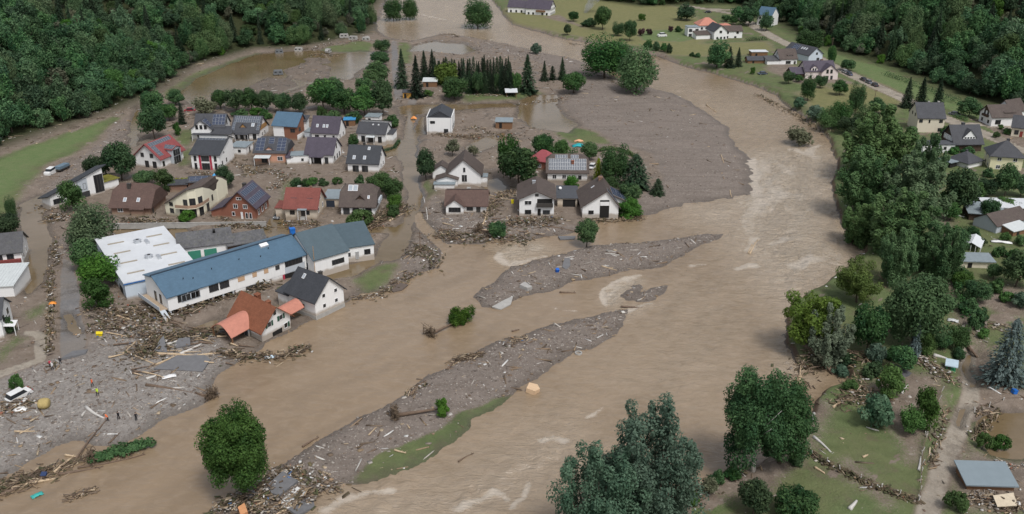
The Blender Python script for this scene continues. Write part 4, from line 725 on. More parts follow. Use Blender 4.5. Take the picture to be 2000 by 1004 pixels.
# ---- the two houses on the broken shore
r = root('house', 'white house with glossy dark tiled roof standing on the water edge', -43.7, 190.9, -37.1, z=.6)
B = blk(r, 9.0, 8.4, 4.0, 8.0, WHITE, ANTH, o=.6); wins(B, 'E', (-1.6, 1.9), 1.5, .8, .8); wins(B, 'E', (-1.6, 1.9), 3.9, .8, .8); wins(B, 'S', (-1.5, .6), 1.2, .55, .9, DFRAME); win(B, 'S', -3, .9, .5, .5, DFRAME); skylight(B, -1, -1.9, .72, .8, 1.2); chimney(B, 1.8, .35, .9, .7, DFRAME); blk(r, 3.6, 5.2, 2.9, 4.2, WHITE, ANTH, -6.0, -1.6, rt='shed', o=.4)
a = MB(); a.box(4.42, 4.6, -4.25, 4.25, -1.6, .35); a.box(-4.5, 4.6, -4.3, -4.22, -1.6, .3); a.build('plinth', CONC, r)
r = root('house', 'tilted half collapsed white house with terracotta roof and green shutters', -53.4, 180.4, -35.5, z=.1, tilt=(4, 5))
B = blk(r, 9.4, 7.8, 3.6, 7.4, WHITE, TERRA, o=.7, base=-.2); 
for y_, z_ in ((-1.7, 3.4), (1.5, 3.6), (2.6, 1.0)):
    f = win(B, 'E', y_, z_, .9, 1.1)
    for s in (-1, 1):
        if z_ < 2 and s < 0: continue
        a = MB(); a.box(s*.75-.24, s*.75+.24, -.10, -.03, -.05, 1.15); put('shutter', a.mesh('shutter', SHUT), f, Matrix.Identity(4))
plate(B, 'torn_opening', 'E', .2, -.6, 2.6, 2.2, DARK, .05); plate(B, 'broken_masonry', 'E', -2.6, -1.0, 3.4, 1.4, CONC, .3); win(B, 'E', 0, 5.6, .5, .8, DFRAME); chimney(B, -1.0, .6, 1.2, 1.0, TERRA); chimney(B, 2.4, .5, .7, .8, TERRA)
def barrel(parent, x0, x1, w, z, rise, mat, rot, loc, name='barrel_roof'):
    a = MB(); pts = [(-w/2+w*i/10, z+rise*math.sin(math.pi*i/10)) for i in range(11)]; a.prism(pts+[(y, q-.15) for y, q in pts[::-1]], x0, x1); return put(name, a.mesh(name, mat, False), parent, Matrix.Translation(loc) @ Matrix.Rotation(rot, 4, 'Z'))
barrel(r, -3.4, 4.0, 6.4, 3.2, 2.0, SALMON, -math.pi/2, (-1.5, -5.2, 0)); barrel(r, -3.0, 3.0, 4.2, 2.3, 1.3, SALMON, math.pi/2, (1.2, 6.3, 0))
a = MB(); a.box(-4.6, 1.6, -12.8, -3.9, .55, .75); dk = a.build('deck_floor', plain('pale_decking', (.55,.40,.20), .7, .2, 3), r); dk.rotation_euler = (math.radians(4), 0, 0)
for i in range(12): q = MB(); q.box(-4.6+i*.517+.02, -4.6+i*.517+.49, -12.8, -3.9, .755, .785); put('deck_board', q.mesh('deck_board', plain('pale_decking', (.55,.40,.20))), dk, Matrix.Identity(4))
for x_, y_ in ((-4.4,-8.9),(-4.4,-4.6),(1.5,-8.9)): a = MB(); a.box(x_-.14, x_+.14, y_-.14, y_+.14, -1.5, 3.2); a.build('post', DWOOD, r)
a = MB(); a.box(-4.2, 1.3, -4.5, -4.2, -.5, 3.2); gw = a.build('glazed_wall', GREYW, r)
for i in range(4): q = MB(); q.box(-4.0+i*1.32, -2.9+i*1.32, -4.56, -4.48, .9, 2.9); put('pane', q.mesh('pane', GLASS), gw, Matrix.Identity(4))
a = MB(); a.box(-4.65, -4.55, -12.7, -4.6, .8, 1.7); put('railing', a.mesh('railing', ALU), dk, Matrix.Identity(4))
# ---- west edge
r = root('house', 'white house with grey roof and flower balcony on the flooded west street', -126.8, 215.7, 17.9); B = blk(r, 12, 9.6, 3.6, 6.8, WHITE, GREYT, o=.5); wins(B, 'E', (-2.5, 1.5), 1.0, 1.0, 1.2); win(B, 'E', 0, 4, .9, 1.1); wins(B, 'S', (1, 3.5), 1.9, 1.4, 1.3, DFRAME); o_ = plate(B, 'balcony', 'S', 2, .9, 7.5, .9, plain('geraniums', (.20,.05,.045), .9, .5, 6), .9)
q0 = G(12, 580); r = root('carport', 'carport with pale ribbed metal roof beside the west street', q0[0], q0[1], 8, 'carport'); B = blk(r, 9.0, 11.0, 2.6, 3.4, CLEANW, LSHEET, -2.6, 5.5, rt='shed', o=.3)
for i in range(14): a = MB(); a.box(-4.6+i*.7, -4.53+i*.7, 0, 11.2, .02, .08); put('rib', a.mesh('rib', LSHEET), B['roof'], on_roof(B, 0, 0, -.02)[0])
q0 = G(-12, 668); r = root('house', 'white house corner with porch canopy by the sandy path', q0[0], q0[1], 14); B = blk(r, 8, 8, 4.6, 7.4, WHITE, SLATE, -2.2, 5.2, o=.4); wins(B, 'E', (-2, 1.6), 1.0, 1.0, 1.4, DFRAME); wins(B, 'E', (-2, 1.6), 3.2, 1.0, 1.0, DFRAME); awning(B, 'E', -2.0, 2.5, 3.0, 2.2, FRAME)
# ---- camp sites and sheds north of the village
def shed(name, label, u, v, w, d, he, hr, wall, roof, yaw=0, rt='shed', cat='shed', o=.3, z=1.0, door_=True):
    q = G(u, v); r = root(name, label, q[0], q[1], yaw, cat, z=z); B = blk(r, w, d, he, hr, wall, roof, 0, d/2, rt=rt, o=o)
    if door_: plate(B, 'door', 'S', -w*.2, -.1, min(1.0, w*.35), min(2.0, he-.2), DARK, .05)
    return r, B
shed('cabin', 'cabin with pale grey roof among the camp conifers', 840, 170, 6.0, 4.5, 2.3, 2.9, DWOOD, LSHEET, cat='cabin'); shed('kiosk', 'orange wooden kiosk with dark roof at the street corner', 795, 192, 3.4, 3.0, 2.3, 2.7, plain('orange_boards', (.48,.26,.06), .7), SLATE, cat='kiosk')
r, B = shed('open_shelter', 'open shelter with white sheet roof near the thuja screen', 999, 190, 4.6, 3.6, 2.0, 2.6, None, WSHEET, 4, door_=False, cat='shelter')
for x_, y_ in ((-2,.3),(2,.3),(-2,3.2),(2,3.2)): a = MB(); a.box(x_-.08, x_+.08, y_-.08, y_+.08, -1, 2.1); a.build('post', DWOOD, r)
shed('shed', 'small shed with grey flat roof beside the river mud', 984, 250, 6.0, 4.6, 2.2, 2.5, DWOOD, GSHEET, -3); shed('shed', 'blue covered shelter behind the plain brown roofed house', 683, 246, 4.0, 3.0, 2.2, 2.4, DWOOD, plain('blue_tarp', (.05,.24,.46), .6), 4); shed('garage', 'grey flat garage roof behind the stepped slate roof house', 727, 241, 5.0, 5.0, 2.4, 2.4, WHITE, GSHEET, -8, 'flat', 'garage')
# ------------------------------------------------------------------ east bank
r = root('house', 'tall beige house with plain dark slate roof by the conifers', 150.6, 336.6, -4, z=1.0); B = blk(r, 9.4, 10.0, 5.9, 10.2, PALEY, SLATE, o=.35); wins(B, 'S', (-3.6, 3.4), 4.3, 1.1, 1.0, DFRAME); win(B, 'S', -.6, 4.2, .4, 1.0, DFRAME); win(B, 'S', 3.4, 1.2, 1.2, 1.0, DFRAME); wins(B, 'W', (-1.5, 1.5), 5.8, .6, 1.0, DFRAME); chimney(B, 0, .5, .8, .5, CONC); chimney(B, 3.4, .4, .8, .6, CONC)
r = root('house', 'half timbered house with large grey slate roof and wide dormer', 153.0, 312.6, 3.2); B = blk(r, 9.5, 9.6, 3.5, 8.4, TIMBER, SLATE, o=.6); plate(B, 'plaster_gable', 'W', 0, 3.4, 6.0, 1.8, WHITE, .06); wins(B, 'W', (-2, 0, 2), 3.6, .9, 1.3, DFRAME); win(B, 'W', 0, 6.0, .7, .9, DFRAME); dormer(B, -1, .6, 4.4, 4.0, 5.2, 7.6, CLEANW, SLATE, 1.0, 4, .6, ww=.6); chimney(B, -.3, .3, 1.0, .9, SLATE)
q0 = G(1832, 302); r = root('outbuilding', 'long low white outbuilding with flat dark roof and row of small windows', q0[0], q0[1], 1, 'outbuilding'); B = blk(r, 10.6, 4.6, 3.4, 3.4, CLEANW, plain('felt_roof', (.075,.08,.09)), 0, 2.3, rt='flat', o=.3); wins(B, 'S', (-3.4, -.6, 2, 4.4), 1.8, .8, .8, DFRAME)
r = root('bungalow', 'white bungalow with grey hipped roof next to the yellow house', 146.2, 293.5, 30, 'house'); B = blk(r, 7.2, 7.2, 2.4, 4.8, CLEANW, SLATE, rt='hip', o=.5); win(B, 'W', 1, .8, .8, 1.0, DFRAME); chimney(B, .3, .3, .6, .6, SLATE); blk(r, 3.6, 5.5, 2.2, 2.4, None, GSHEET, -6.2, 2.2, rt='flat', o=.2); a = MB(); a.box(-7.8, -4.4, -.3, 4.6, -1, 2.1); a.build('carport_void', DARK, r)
r = root('house', 'pale yellow house with dark pyramid roof', 157.3, 291.6, -14); B = blk(r, 9.4, 8.8, 5.2, 8.8, YELLOW, SLATE, rt='hip', o=.6); wins(B, 'S', (-2.2, 2.4), 3.5, 1.1, 1.0); wins(B, 'S', (-2.2, 2.4), .9, 1.1, 1.1); wins(B, 'W', (-2.2, 1.6), 3.5, .8, 1.1); door(B, 'W', 1.6); win(B, 'W', -2, .9, .8, 1.1); chimney(B, .4, .4, .9, .8, SLATE)
r = root('house', 'white house with black timber gable and dark balcony under the wood', 182.6, 346.8, 6.7); B = blk(r, 11.5, 8.0, 3.6, 7.0, CLEANW, BROWN, o=.5); win(B, 'S', -3.2, .8, 2.0, 1.5, DFRAME); plate(B, 'timber_gable', 'W', 0, 5.0, 2.6, 1.4, TIMBER, .06); wins(B, 'W', (-1, 1), 3.4, .8, 1.5, DFRAME); plate(B, 'balcony', 'W', 0, 2.9, 3.6, .8, TIMBER, .7); wins(B, 'W', (-2, 2), .8, .9, 1.1, DFRAME); dormer(B, -1, 1.5, 4.2, 4.0, 4.7, 6.0, SLATE, BROWN, .9, 3, .5, rt='shed'); blk(r, 8, 7, 4, 7.6, CLEANW, BROWN, 7, 5, .35, o=.4)
q0 = G(1992, 268); r = root('house', 'beige house with red doors and dark roof cut by the frame edge', q0[0], q0[1], -28); B = blk(r, 12, 8, 3.4, 6.6, PALEY, SLATE, 3, 4.5, o=.5); wins(B, 'S', (-4.4, -1.2), .8, 1.2, 1.4, DFRAME); door(B, 'S', -2.8, 1, 2, plain('red_door', (.25,.05,.04), .6)); door(B, 'S', .6, 1, 2, plain('red_door', (.25,.05,.04), .6)); win(B, 'W', 0, .9, 1.6, 1.3, DFRAME); dormer(B, -1, 0, 4, 4.2, 4.6, 5.4, SLATE, SLATE, 1, 3, .5, rt='shed')
r = root('house', 'pale rose house with slate roof, front gable and arched dormer', 137.3, 426.0, 3.9); B = blk(r, 13.4, 9.0, 4.0, 7.6, PALEP, PURPLE, o=.4); C = blk(r, 4.5, 7.4, 4.0, 7.0, PALEP, PURPLE, 3.6, -4.4, -math.pi/2, o=.4); wins(C, 'E', (-1.2, .6), 3.4, .9, 1.6, DFRAME); wins(C, 'E', (-1.0, .9), .6, .9, 1.6, DFRAME); dormer(B, -1, -2.8, 3.0, 3.6, 5.2, 6.4, PALEP, PURPLE, .1, 2, 1.5); wins(B, 'S', (-4.2, -1.2), .8, .9, 1.2, DFRAME); chimney(B, 2, .4, .9, .6, BROWNB); D_ = blk(r, 7.0, 6.0, 2.8, 4.9, TIMBER, PURPLE, -9.2, -.5, o=.4)
r = root('house', 'white house with brown roof and lean-to among the far orchard', 131.7, 458.0, 4.6); B = blk(r, 8.4, 9.2, 3.2, 7.0, CLEANW, BROWN, o=.4); win(B, 'S', 0, .9, 2.2, 1.2, DFRAME); door(B, 'S', 3.2); win(B, 'W', 0, 4, .6, 1.4, DFRAME); dormer(B, -1, 1, 2.6, 4, 4.6, 6, BROWN, BROWN, 1.2, 2, .5, rt='shed'); blk(r, 6.5, 6.0, 2.4, 3.4, CLEANW, GREYT, -7, -1.5, rt='shed', o=.3)
r = root('house', 'pale blue gabled house with long dark roof and row of white skylights', 143.0, 467.0, 118); B = blk(r, 16.5, 9.0, 4.0, 7.2, BLUEW, SLATE, o=.5); wins(B, 'W', (-.6,), 4.0, 1.0, .9, DFRAME); win(B, 'W', -1.6, 1.0, 1.6, 1.2, DFRAME)
for i in range(3): skylight(B, 1, -3.6+i*1.5, .6, .8, 1.3)
panels(B, 1, 1.2, 5.6, .25, .85, 4, 3)
r = root('farm_house', 'far white farm house with red hipped roof, glazed balcony and dark gabled fronts', 112.0, 526.0, 4); B = blk(r, 11.5, 7.4, 5.0, 8.0, CLEANW, ANTH, 0, 0, math.radians(98), o=.5); wins(B, 'W', (0,), 4.0, 1.3, 1.2, DFRAME); wins(B, 'W', (-2.4, -.4, 1.8), .9, .9, 1.0, DFRAME); C = blk(r, 10.5, 7.5, 4.4, 6.6, CLEANW, BROWN, 8.6, 1.6, 0, o=.4); wins(C, 'S', (-3.0, 2.6), 3.0, 1.2, 1.2, DFRAME); wins(C, 'S', (-3, 1.5), .6, 1.0, 1.0, DFRAME); D_ = blk(r, 11, 9, 6.0, 9.2, CLEANW, SALMON, -2, 14, .05, rt='hip', o=.6); wins(D_, 'S', (-4, -1, 3), 3.6, 1.0, 1.0, DFRAME); E_ = blk(r, 6.5, 7, 5.4, 5.4, CLEANW, GSHEET, -11.5, 8, rt='flat', o=.2); wins(E_, 'S', (-1.8, 1.8), 3.2, 1.6, 1.4, DFRAME); wins(E_, 'S', (-1.8, 1.8), .4, 1.6, 1.6, DFRAME); F_ = blk(r, 8, 6, 2.8, 3.9, CLEANW, BROWN, -8.5, -1, .1, rt='shed', o=.3); blk(r, 5, 5, 6.6, 7.4, None, SALMON, 6, 5.4, 0, rt='hip', o=.3)
r = root('house', 'tall white house with blue grey mansard at the far road', 150.9, 569.8, -40); B = blk(r, 9, 9.0, 6.6, 10.6, CLEANW, BLUER, o=.3); wins(B, 'S', (-2.6, 0, 2.6), 4.2, 1.0, 1.3, DFRAME); wins(B, 'S', (-2.6, 0, 2.6), 1.4, 1.0, 1.3, DFRAME); wins(B, 'W', (-2, 2), 4.2, 1, 1.3, DFRAME)
r = root('farm_house', 'far white farmhouse with dark roof and many gable windows on the upper bank', 18.0, 612.0, -20); B = blk(r, 16, 11, 4.5, 9.0, CLEANW, PURPLE, o=.4)
for z_, ps in ((.8, (-3.5, -1.2, 1.2, 3.5)), (3.4, (-3.5, -1.2, 1.2, 3.5)), (6.2, (-1, 1))): wins(B, 'E', ps, z_, .9, 1.2, DFRAME)
wins(B, 'S', (-6, -3, 3, 6), .8, 1.0, 1.2, DFRAME); plate(B, 'balcony', 'S', 2, 2.6, 6, 1.0, DWOOD, 1.0); C = blk(r, 14, 9, 4.0, 7.6, CLEANW, PURPLE, -15, 4, .1, o=.4); wins(C, 'S', (-5, -1.5, 2, 5), .8, 1.0, 1.3, DFRAME)
shed('barn', 'far barn with white sheet roof in the meadow orchard', 1483, 112, 8.0, 5.0, 2.6, 3.0, DWOOD, WSHEET, 2, 'flat', 'barn'); shed('shed', 'dark roofed shed behind the meadow conifers', 1478, 126, 9, 5, 2.0, 3.4, DWOOD, SLATE, 3, 'gable')
# garden buildings
r, B = shed('open_barn', 'open barn with grey corrugated roof and white sheet beside the dark roof', 1925, 436, 9.0, 7.5, 2.6, 3.2, TIMBER, GSHEET, -12, door_=False, cat='barn', o=.5); shed('barn', 'pale corrugated sheet roof of a long barn against the garden hedge', 1972, 428, 13.0, 6.5, 3.2, 3.6, TIMBER, WSHEET, -4, door_=False, cat='barn'); r, B = shed('barn', 'dark brown roofed barn with grey side wall beside vegetable beds', 1975, 452, 13.0, 7.0, 2.6, 4.8, GREYW, BROWN, 28, 'gable', 'barn'); shed('lean_to', 'small lean-to with ribbed pale sheet roof at the barn corner', 1993, 462, 6.5, 3.6, 1.9, 2.6, DWOOD, LSHEET, 26, cat='shed')
shed('garden_shed', 'garden shelter with flat blue grey roof and cream front', 1905, 528, 7.6, 4.0, 2.3, 2.6, PALEY, GSHEET, -4, cat='shed', o=.5); shed('garden_shed', 'tiny grey roofed shed hidden by trees below the greenhouse', 1860, 512, 3.4, 2.6, 2.0, 2.3, GREYW, GSHEET, -4, cat='shed')
q0 = G(1905, 495); r = root('greenhouse', 'small greenhouse with white panelled roof and open front frame', q0[0], q0[1], 58, 'greenhouse'); a = MB(); w_, d_ = 7.0, 4.4; B = blk(r, w_, d_, 2.0, 3.0, None, WSHEET, 2.4, 1.2, rt='gable', o=.1, t=.06)
for s in (-1, 1):
    for i in range(6): a = MB(); xx = -w_/2+w_*i/5; a.box(xx-.05+2.4, xx+.05+2.4, s*d_/2-.05+1.2, s*d_/2+.05+1.2, -.5, 2.0); a.build('post', FRAME, r)
for i in range(1, 4): a = MB(); yy = -d_/2+d_*i/4+1.2; a.box(-w_/2+2.35, -w_/2+2.45, yy-.05, yy+.05, -.5, 2.4); a.build('post', FRAME, r)
a = MB(); a.box(-w_/2+2.5, w_/2+2.3, -d_/2+1.3, d_/2+1.1, -.3, .5); a.build('plant_bed', plain('greens', (.05,.08,.03), .9, .4, 3), r)
q0 = G(1932, 962); r = root('garden_shed', 'garden shed with slate grey flat roof above the broken boards', q0[0], q0[1], -3, 'shed'); B = blk(r, 7.2, 4.6, 1.5, 2.2, DWOOD, plain('shed_felt', (.20,.245,.27), .6, .08, .6), 0, 2.2, rt='shed', o=.45, t=.22); plate(B, 'board_front', 'S', 0, .2, 5.0, .25, WOOD)
r, B = shed('playhouse', 'green framed play hut with pale blue roof on the garden lawn', 1856, 728, 1.7, 1.7, 1.4, 1.7, None, plain('pale_blue_sheet', (.45,.55,.62), .5), -25, cat='playhouse', door_=False)
gp = plain('green_plastic', (.04,.30,.12), .5); a = MB(); a.box(-.85,.85,0,1.7,-.3,.5); a.build('hut_base', gp, r)
for x_ in (-.75,.75):
    for y_ in (.1, 1.6): a = MB(); a.box(x_-.06, x_+.06, y_-.06, y_+.06, .5, 1.5); a.build('post', gp, r)
q0 = G(1768, 748); r = root('collapsed_roof', 'collapsed shed roof half dark tiles half white sheet under the shrubs', q0[0], q0[1], 38, 'roof'); r.rotation_euler[0] = math.radians(8); a = MB(); a.box(-1.2, 3.4, .2, 4.2, .3, .5); a.build('tile_slope', OLDS, r); a = MB(); a.box(-4.2, -1.3, .4, 3.4, .1, .2); a.build('sheet_slope', WSHEET, r); a = MB(); a.box(-3.8, 3.2, .5, 3.8, -.8, .28); a.build('crushed_wall', DWOOD, r)
# ------------------------------------------------------------------ trees
def leafmat(name, dark, light, trans=.30, vary=1.0):
    m, nt = nodes(name); N = NT(nt); at = N.n('ShaderNodeAttribute', _attribute_name='tint'); s = N.n('ShaderNodeSeparateColor'); N.l(at.outputs['Color'], s.inputs[0])
    rnd = N.n('ShaderNodeObjectInfo').outputs['Random']
    c = N.mix(s.outputs[0], dark, light); hs_ = N.n('ShaderNodeHueSaturation'); N.l(c, hs_.inputs['Color']); N.l(N.val('ADD', .485, N.val('MULTIPLY', rnd, .03)), hs_.inputs['Hue']); N.l(N.val('ADD', 1.06-.39*vary, N.val('MULTIPLY', N.val('FRACT', N.val('MULTIPLY', rnd, 7.31)), .78*vary)), hs_.inputs['Value']); N.l(N.val('ADD', .8, N.val('MULTIPLY', N.val('FRACT', N.val('MULTIPLY', rnd, 3.7)), .3)), hs_.inputs['Saturation'])
    d = N.n('ShaderNodeBsdfPrincipled', Roughness=.55); d.inputs['Specular IOR Level'].default_value = .10; N.l(hs_.outputs[0], d.inputs['Base Color']); t = N.n('ShaderNodeBsdfTranslucent'); N.l(hs_.outputs[0], t.inputs[0])
    mx = N.n('ShaderNodeMixShader'); mx.inputs[0].default_value = trans; N.l(d.outputs[0], mx.inputs[1]); N.l(t.outputs[0], mx.inputs[2]); N.out(mx.outputs[0]); return m
LM = dict(oak=leafmat('oak_leaves', (.022,.066,.030), (.110,.200,.088)), round=leafmat('plane_leaves', (.022,.064,.024), (.092,.172,.060)), lime=leafmat('lime_leaves', (.038,.092,.022), (.085,.168,.040)), linden=leafmat('linden_leaves', (.026,.062,.013), (.086,.148,.030), vary=.25),
          willow=leafmat('willow_leaves', (.044,.095,.058), (.138,.215,.138), vary=.25), grey=leafmat('silver_leaves', (.080,.120,.075), (.185,.235,.150), vary=.25), poplar=leafmat('poplar_leaves', (.036,.084,.032), (.150,.228,.096), vary=.25), birch=leafmat('birch_leaves', (.024,.070,.026), (.084,.158,.054), vary=.25),
          conifer=leafmat('spruce_needles', (.016,.034,.018), (.042,.068,.034), .08), blue=leafmat('blue_spruce_needles', (.055,.085,.080), (.115,.15,.145), .08), gold=leafmat('golden_cypress', (.12,.155,.02), (.21,.23,.035), .1), wine=leafmat('copper_leaves', (.05,.025,.03), (.09,.05,.05)), weep=leafmat('weeping_leaves', (.07,.12,.03), (.13,.19,.05), vary=.25), mid=leafmat('mid_leaves', (.042,.085,.040), (.105,.165,.080), vary=.25), bare=leafmat('dusty_leaves', (.085,.095,.06), (.16,.165,.11)))
BARK = plain('bark', (.085,.066,.05), .9, .35, 3); BIRCHB = plain('birch_bark', (.42,.40,.37), .8, .4, 3)
def unit(rg, n): v = rg.normal(size=(n, 3)); return v/np.linalg.norm(v, axis=1, keepdims=True)
def leaf_cloud(rg, cen, rad, tin, per, size, up=.35, shell=.5, aspect=.62):
    n = len(cen)*per; ci = np.repeat(np.arange(len(cen)), per); d = unit(rg, n)
    p = cen[ci]+d*rad[ci]*(shell+(1.06-shell)*rg.random(n)**.6)[:, None]
    nr = d*.8+unit(rg, n)*.65+np.array([0, 0, up]); nr /= np.linalg.norm(nr, axis=1, keepdims=True)
    t = np.cross(nr, unit(rg, n)); t /= np.linalg.norm(t, axis=1, keepdims=True)+1e-9; b = np.cross(nr, t)
    s = size*(.55+.8*rg.random(n))[:, None]; t = t*s; b = b*s*aspect
    v = np.stack([p-t, p-b*.9+t*.1, p+t, p+b*.9+t*.1], 1).reshape(-1, 3)
    tv = np.clip(tin[ci]+rg.normal(0, .16, n), 0, 1); tv = np.repeat(tv, 4)
    return v, tv
def cloud_mesh(name, v, tv, mat):
    f = np.arange(len(v), dtype=np.int32).reshape(-1, 4); return np_mesh(name, v, f, mat, False, np.repeat(tv[:, None], 3, 1))
def trunk_mesh(rg, H, R, rad, mat, limbs=6, lean=0.0):
    b = MB(); top = H*.72; pts = [(lean*H*t*t+.02*H*math.sin(5*t+rad*9), .02*H*math.sin(4*t), H*.72*t) for t in (0, .12, .35, .6, .8, 1)]; b.tube([(x, y, z-.6 if i == 0 else z) for i, (x, y, z) in enumerate(pts)], [rad*1.35, rad, rad*.85, rad*.6, rad*.4, rad*.15], 7)
    for i in range(limbs):
        a = 6.28*i/limbs+rg.random(); z0 = H*(.22+.4*i/limbs); L = R*(.55+.35*rg.random()); x0 = lean*H*(z0/(H*.72))**2
        b.tube([(x0, 0, z0), (x0+L*.5*math.cos(a), L*.5*math.sin(a), z0+H*.10), (x0+L*math.cos(a), L*math.sin(a), z0+H*.24)], [rad*.42, rad*.28, rad*.08], 5)
    return b.mesh('trunk', mat, True)
PROTO = {}
def broad(key, seed, R, H, n, per, size, mat, z0=.16, flat=1.0, plume=1.0, cr=(.24, .40), bark=None, irregular=.25, limbs=6, trunk_r=None):
    rg = np.random.default_rng(seed); d = unit(rg, n*4); d = d[d[:, 2] > -.75][:n]; n = len(d)
    Hc = H*(1-z0)/2; c0 = np.array([0, 0, H*z0+Hc]); k = (.60+.34*rg.random(n)**.6)*(1+irregular*rg.normal(0, .5, n).clip(-1, 1))
    cen = c0+d*np.array([R, R, Hc*flat])*(k*.80)[:, None]; r = R*(cr[0]+(cr[1]-cr[0])*rg.random(n)); rad = np.stack([r, r, r*plume*min(1.25, Hc/R)], 1)
    m2 = max(3, n//5); cen = np.vstack([cen, c0+unit(rg, m2)*np.array([R, R, Hc])*.3]); rad = np.vstack([rad, np.full((m2, 3), R*.45)]); tin = np.clip(rg.normal(.48, .20, len(cen)), .05, .95)
    v, tv = leaf_cloud(rg, cen, rad, tin, per, size); PROTO[key] = dict(crown=cloud_mesh('crown', v, tv, mat), trunk=trunk_mesh(rg, H, R, trunk_r or H*.022, bark or BARK, limbs), R=R, H=H, size=size)
def plumes(key, seed, R, H, spires, per, size, mat, cl=9, spread=1.0, fat=1.15):
    """many stemmed willow: leafy spires fanning out of one base"""
    rg = np.random.default_rng(seed); cen = []; rad = []; tin = []; tb = MB()
    for i in range(spires):
        a = 6.283*i/spires*1.618; k = spread*math.sqrt((i+.6)/spires); hh = H*(1.0-.52*k*k*rg.uniform(.7, 1.25)); tip = np.array([R*k*math.cos(a), R*k*math.sin(a), hh]); base = np.array([R*.12*math.cos(a), R*.12*math.sin(a), 0]); t0 = rg.uniform(.3, .7)
        for j in range(cl):
            t = .22+.78*j/(cl-1); q = base+(tip-base)*np.array([t**.75, t**.75, t]); r = R*(.235-.135*t)*fat*rg.uniform(.65, 1.25); cen.append(q+rg.normal(0, r*.6, 3)); rad.append([r, r, r*1.35]); tin.append(np.clip(t0+rg.normal(0, .1), .05, .95))
        tb.tube([tuple(base-np.array([0, 0, .8])), tuple(base+(tip-base)*np.array([.3, .3, .45])), tuple(base+(tip-base)*.85)], [H*.012, H*.008, H*.002], 6)
    v, tv = leaf_cloud(rg, np.array(cen), np.array(rad), np.array(tin), per, size, .45); PROTO[key] = dict(crown=cloud_mesh('crown', v, tv, mat), trunk=tb.mesh('trunk', BARK, True), R=R, H=H, size=size)
def conifer(key, seed, R, H, n, mat, size=.5, narrow=1.0, skirt=.06, layers=14, power=.85):
    rg = np.random.default_rng(seed); z = rg.random(n)**1.25; lay = np.floor(z*layers); a = rg.random(n)*6.283; ph = rg.random(layers+1)*6.28; nb = 6+rg.integers(0, 4, layers+1)
    star = .72+.28*np.cos(a*nb[lay.astype(int)]+ph[lay.astype(int)]); rr = R*((1-z)**power)*star*(.35+.65*rg.random(n)**.45)*(1+.12*rg.normal(size=n))
    zz = H*(skirt+(1-skirt)*z)-rr*.25-.35*(z*layers-lay)*0; p = np.stack([rr*np.cos(a), rr*np.sin(a), zz], 1)
    out = np.stack([np.cos(a), np.sin(a), np.full(n, -.35)], 1); nr = np.stack([np.cos(a)*.5, np.sin(a)*.5, np.full(n, .85)], 1)+unit(rg, n)*.45; nr /= np.linalg.norm(nr, axis=1, keepdims=True)
    t = out+unit(rg, n)*.5; t /= np.linalg.norm(t, axis=1, keepdims=True); b = np.cross(nr, t); s = size*(.5+.8*rg.random(n))*(.55+.45*(1-z)); t = t*s[:, None]; b = b*(s*.42)[:, None]
    v = np.stack([p-t, p-b, p+t, p+b], 1).reshape(-1, 3); tv = np.repeat(np.clip(.45+.25*rg.normal(size=n), 0, 1), 4)
    tb = MB(); tb.tube([(0,0,-.6),(0,0,H*.3),(0,0,H*.92)], [H*.02, H*.014, .03], 6); PROTO[key] = dict(crown=cloud_mesh('crown', v, tv, mat), trunk=tb.mesh('trunk', BARK, True), R=R, H=H, size=size)
for i in range(5): broad('oak%d' % i, 40+i, 5.2, 11.5, 30, 110, .42, LM['oak'], .0, cr=(.22,.40), irregular=.3+.05*i)
for i in range(3): broad('round%d' % i, 60+i, 4.6, 9.0, 36, 130, .31, LM['round'], .07, cr=(.26,.38), irregular=.12)
for i in range(2): broad('lime%d' % i, 70+i, 4.0, 8.0, 34, 130, .28, LM['lime'], .02, irregular=.3)
for i in range(2): broad('bush%d' % i, 74+i, 1.6, 2.6, 18, 100, .18, LM['round'], -.1, limbs=3, trunk_r=.06)
broad('limebush', 77, 1.6, 2.4, 18, 110, .17, LM['lime'], -.1, irregular=.4, limbs=3, trunk_r=.06); broad('greybush', 78, 1.8, 2.6, 20, 110, .18, LM['willow'], -.1, limbs=3, trunk_r=.06); broad('winebush', 79, 1.6, 2.6, 14, 60, .24, LM['wine'], .0, limbs=3, trunk_r=.06)
broad('weep', 80, 5.0, 9.0, 36, 120, .42, LM['weep'], .05, plume=1.5); broad('dusty', 81, 3.0, 6.0, 20, 60, .32, LM['bare'], .1, irregular=.5)
for i in range(2): broad('willow%d' % i, 84+i, 6.5, 13.0, 44, 190, .32, LM['birch'] if i else LM['poplar'], .0, plume=1.2, irregular=.35)
for i in range(3): plumes('poplar%d' % i, 90+i, 9.0, 21.0, 17, 190, .36, LM['poplar'], 9, 1.0)
plumes('silver', 95, 5.5, 12.0, 11, 170, .27, LM['grey'], 7, 1.0); broad('greentree', 96, 7.0, 13.0, 70, 260, .28, LM['mid'], .0, cr=(.2,.3)); broad('acacia', 97, 6.5, 13.0, 46, 170, .32, LM['weep'], .04, irregular=.6, cr=(.18,.28))
plumes('bigwillow0', 101, 8.5, 24.0, 24, 190, .26, LM['willow'], 9, .95, 1.35); plumes('bigwillow1', 102, 8.5, 24.0, 24, 190, .26, LM['willow'], 9, .95, 1.35)
broad('biglinden', 103, 5.8, 17.5, 90, 420, .20, LM['linden'], .0, cr=(.19,.29), irregular=.24); broad('bigbirch0', 104, 7.0, 19.0, 70, 360, .23, LM['birch'], .0, plume=1.1, cr=(.16,.26), irregular=.4, bark=BIRCHB, limbs=9); broad('bigbirch1', 105, 6.5, 17.0, 70, 360, .23, LM['birch'], .0, cr=(.18,.28), irregular=.25)
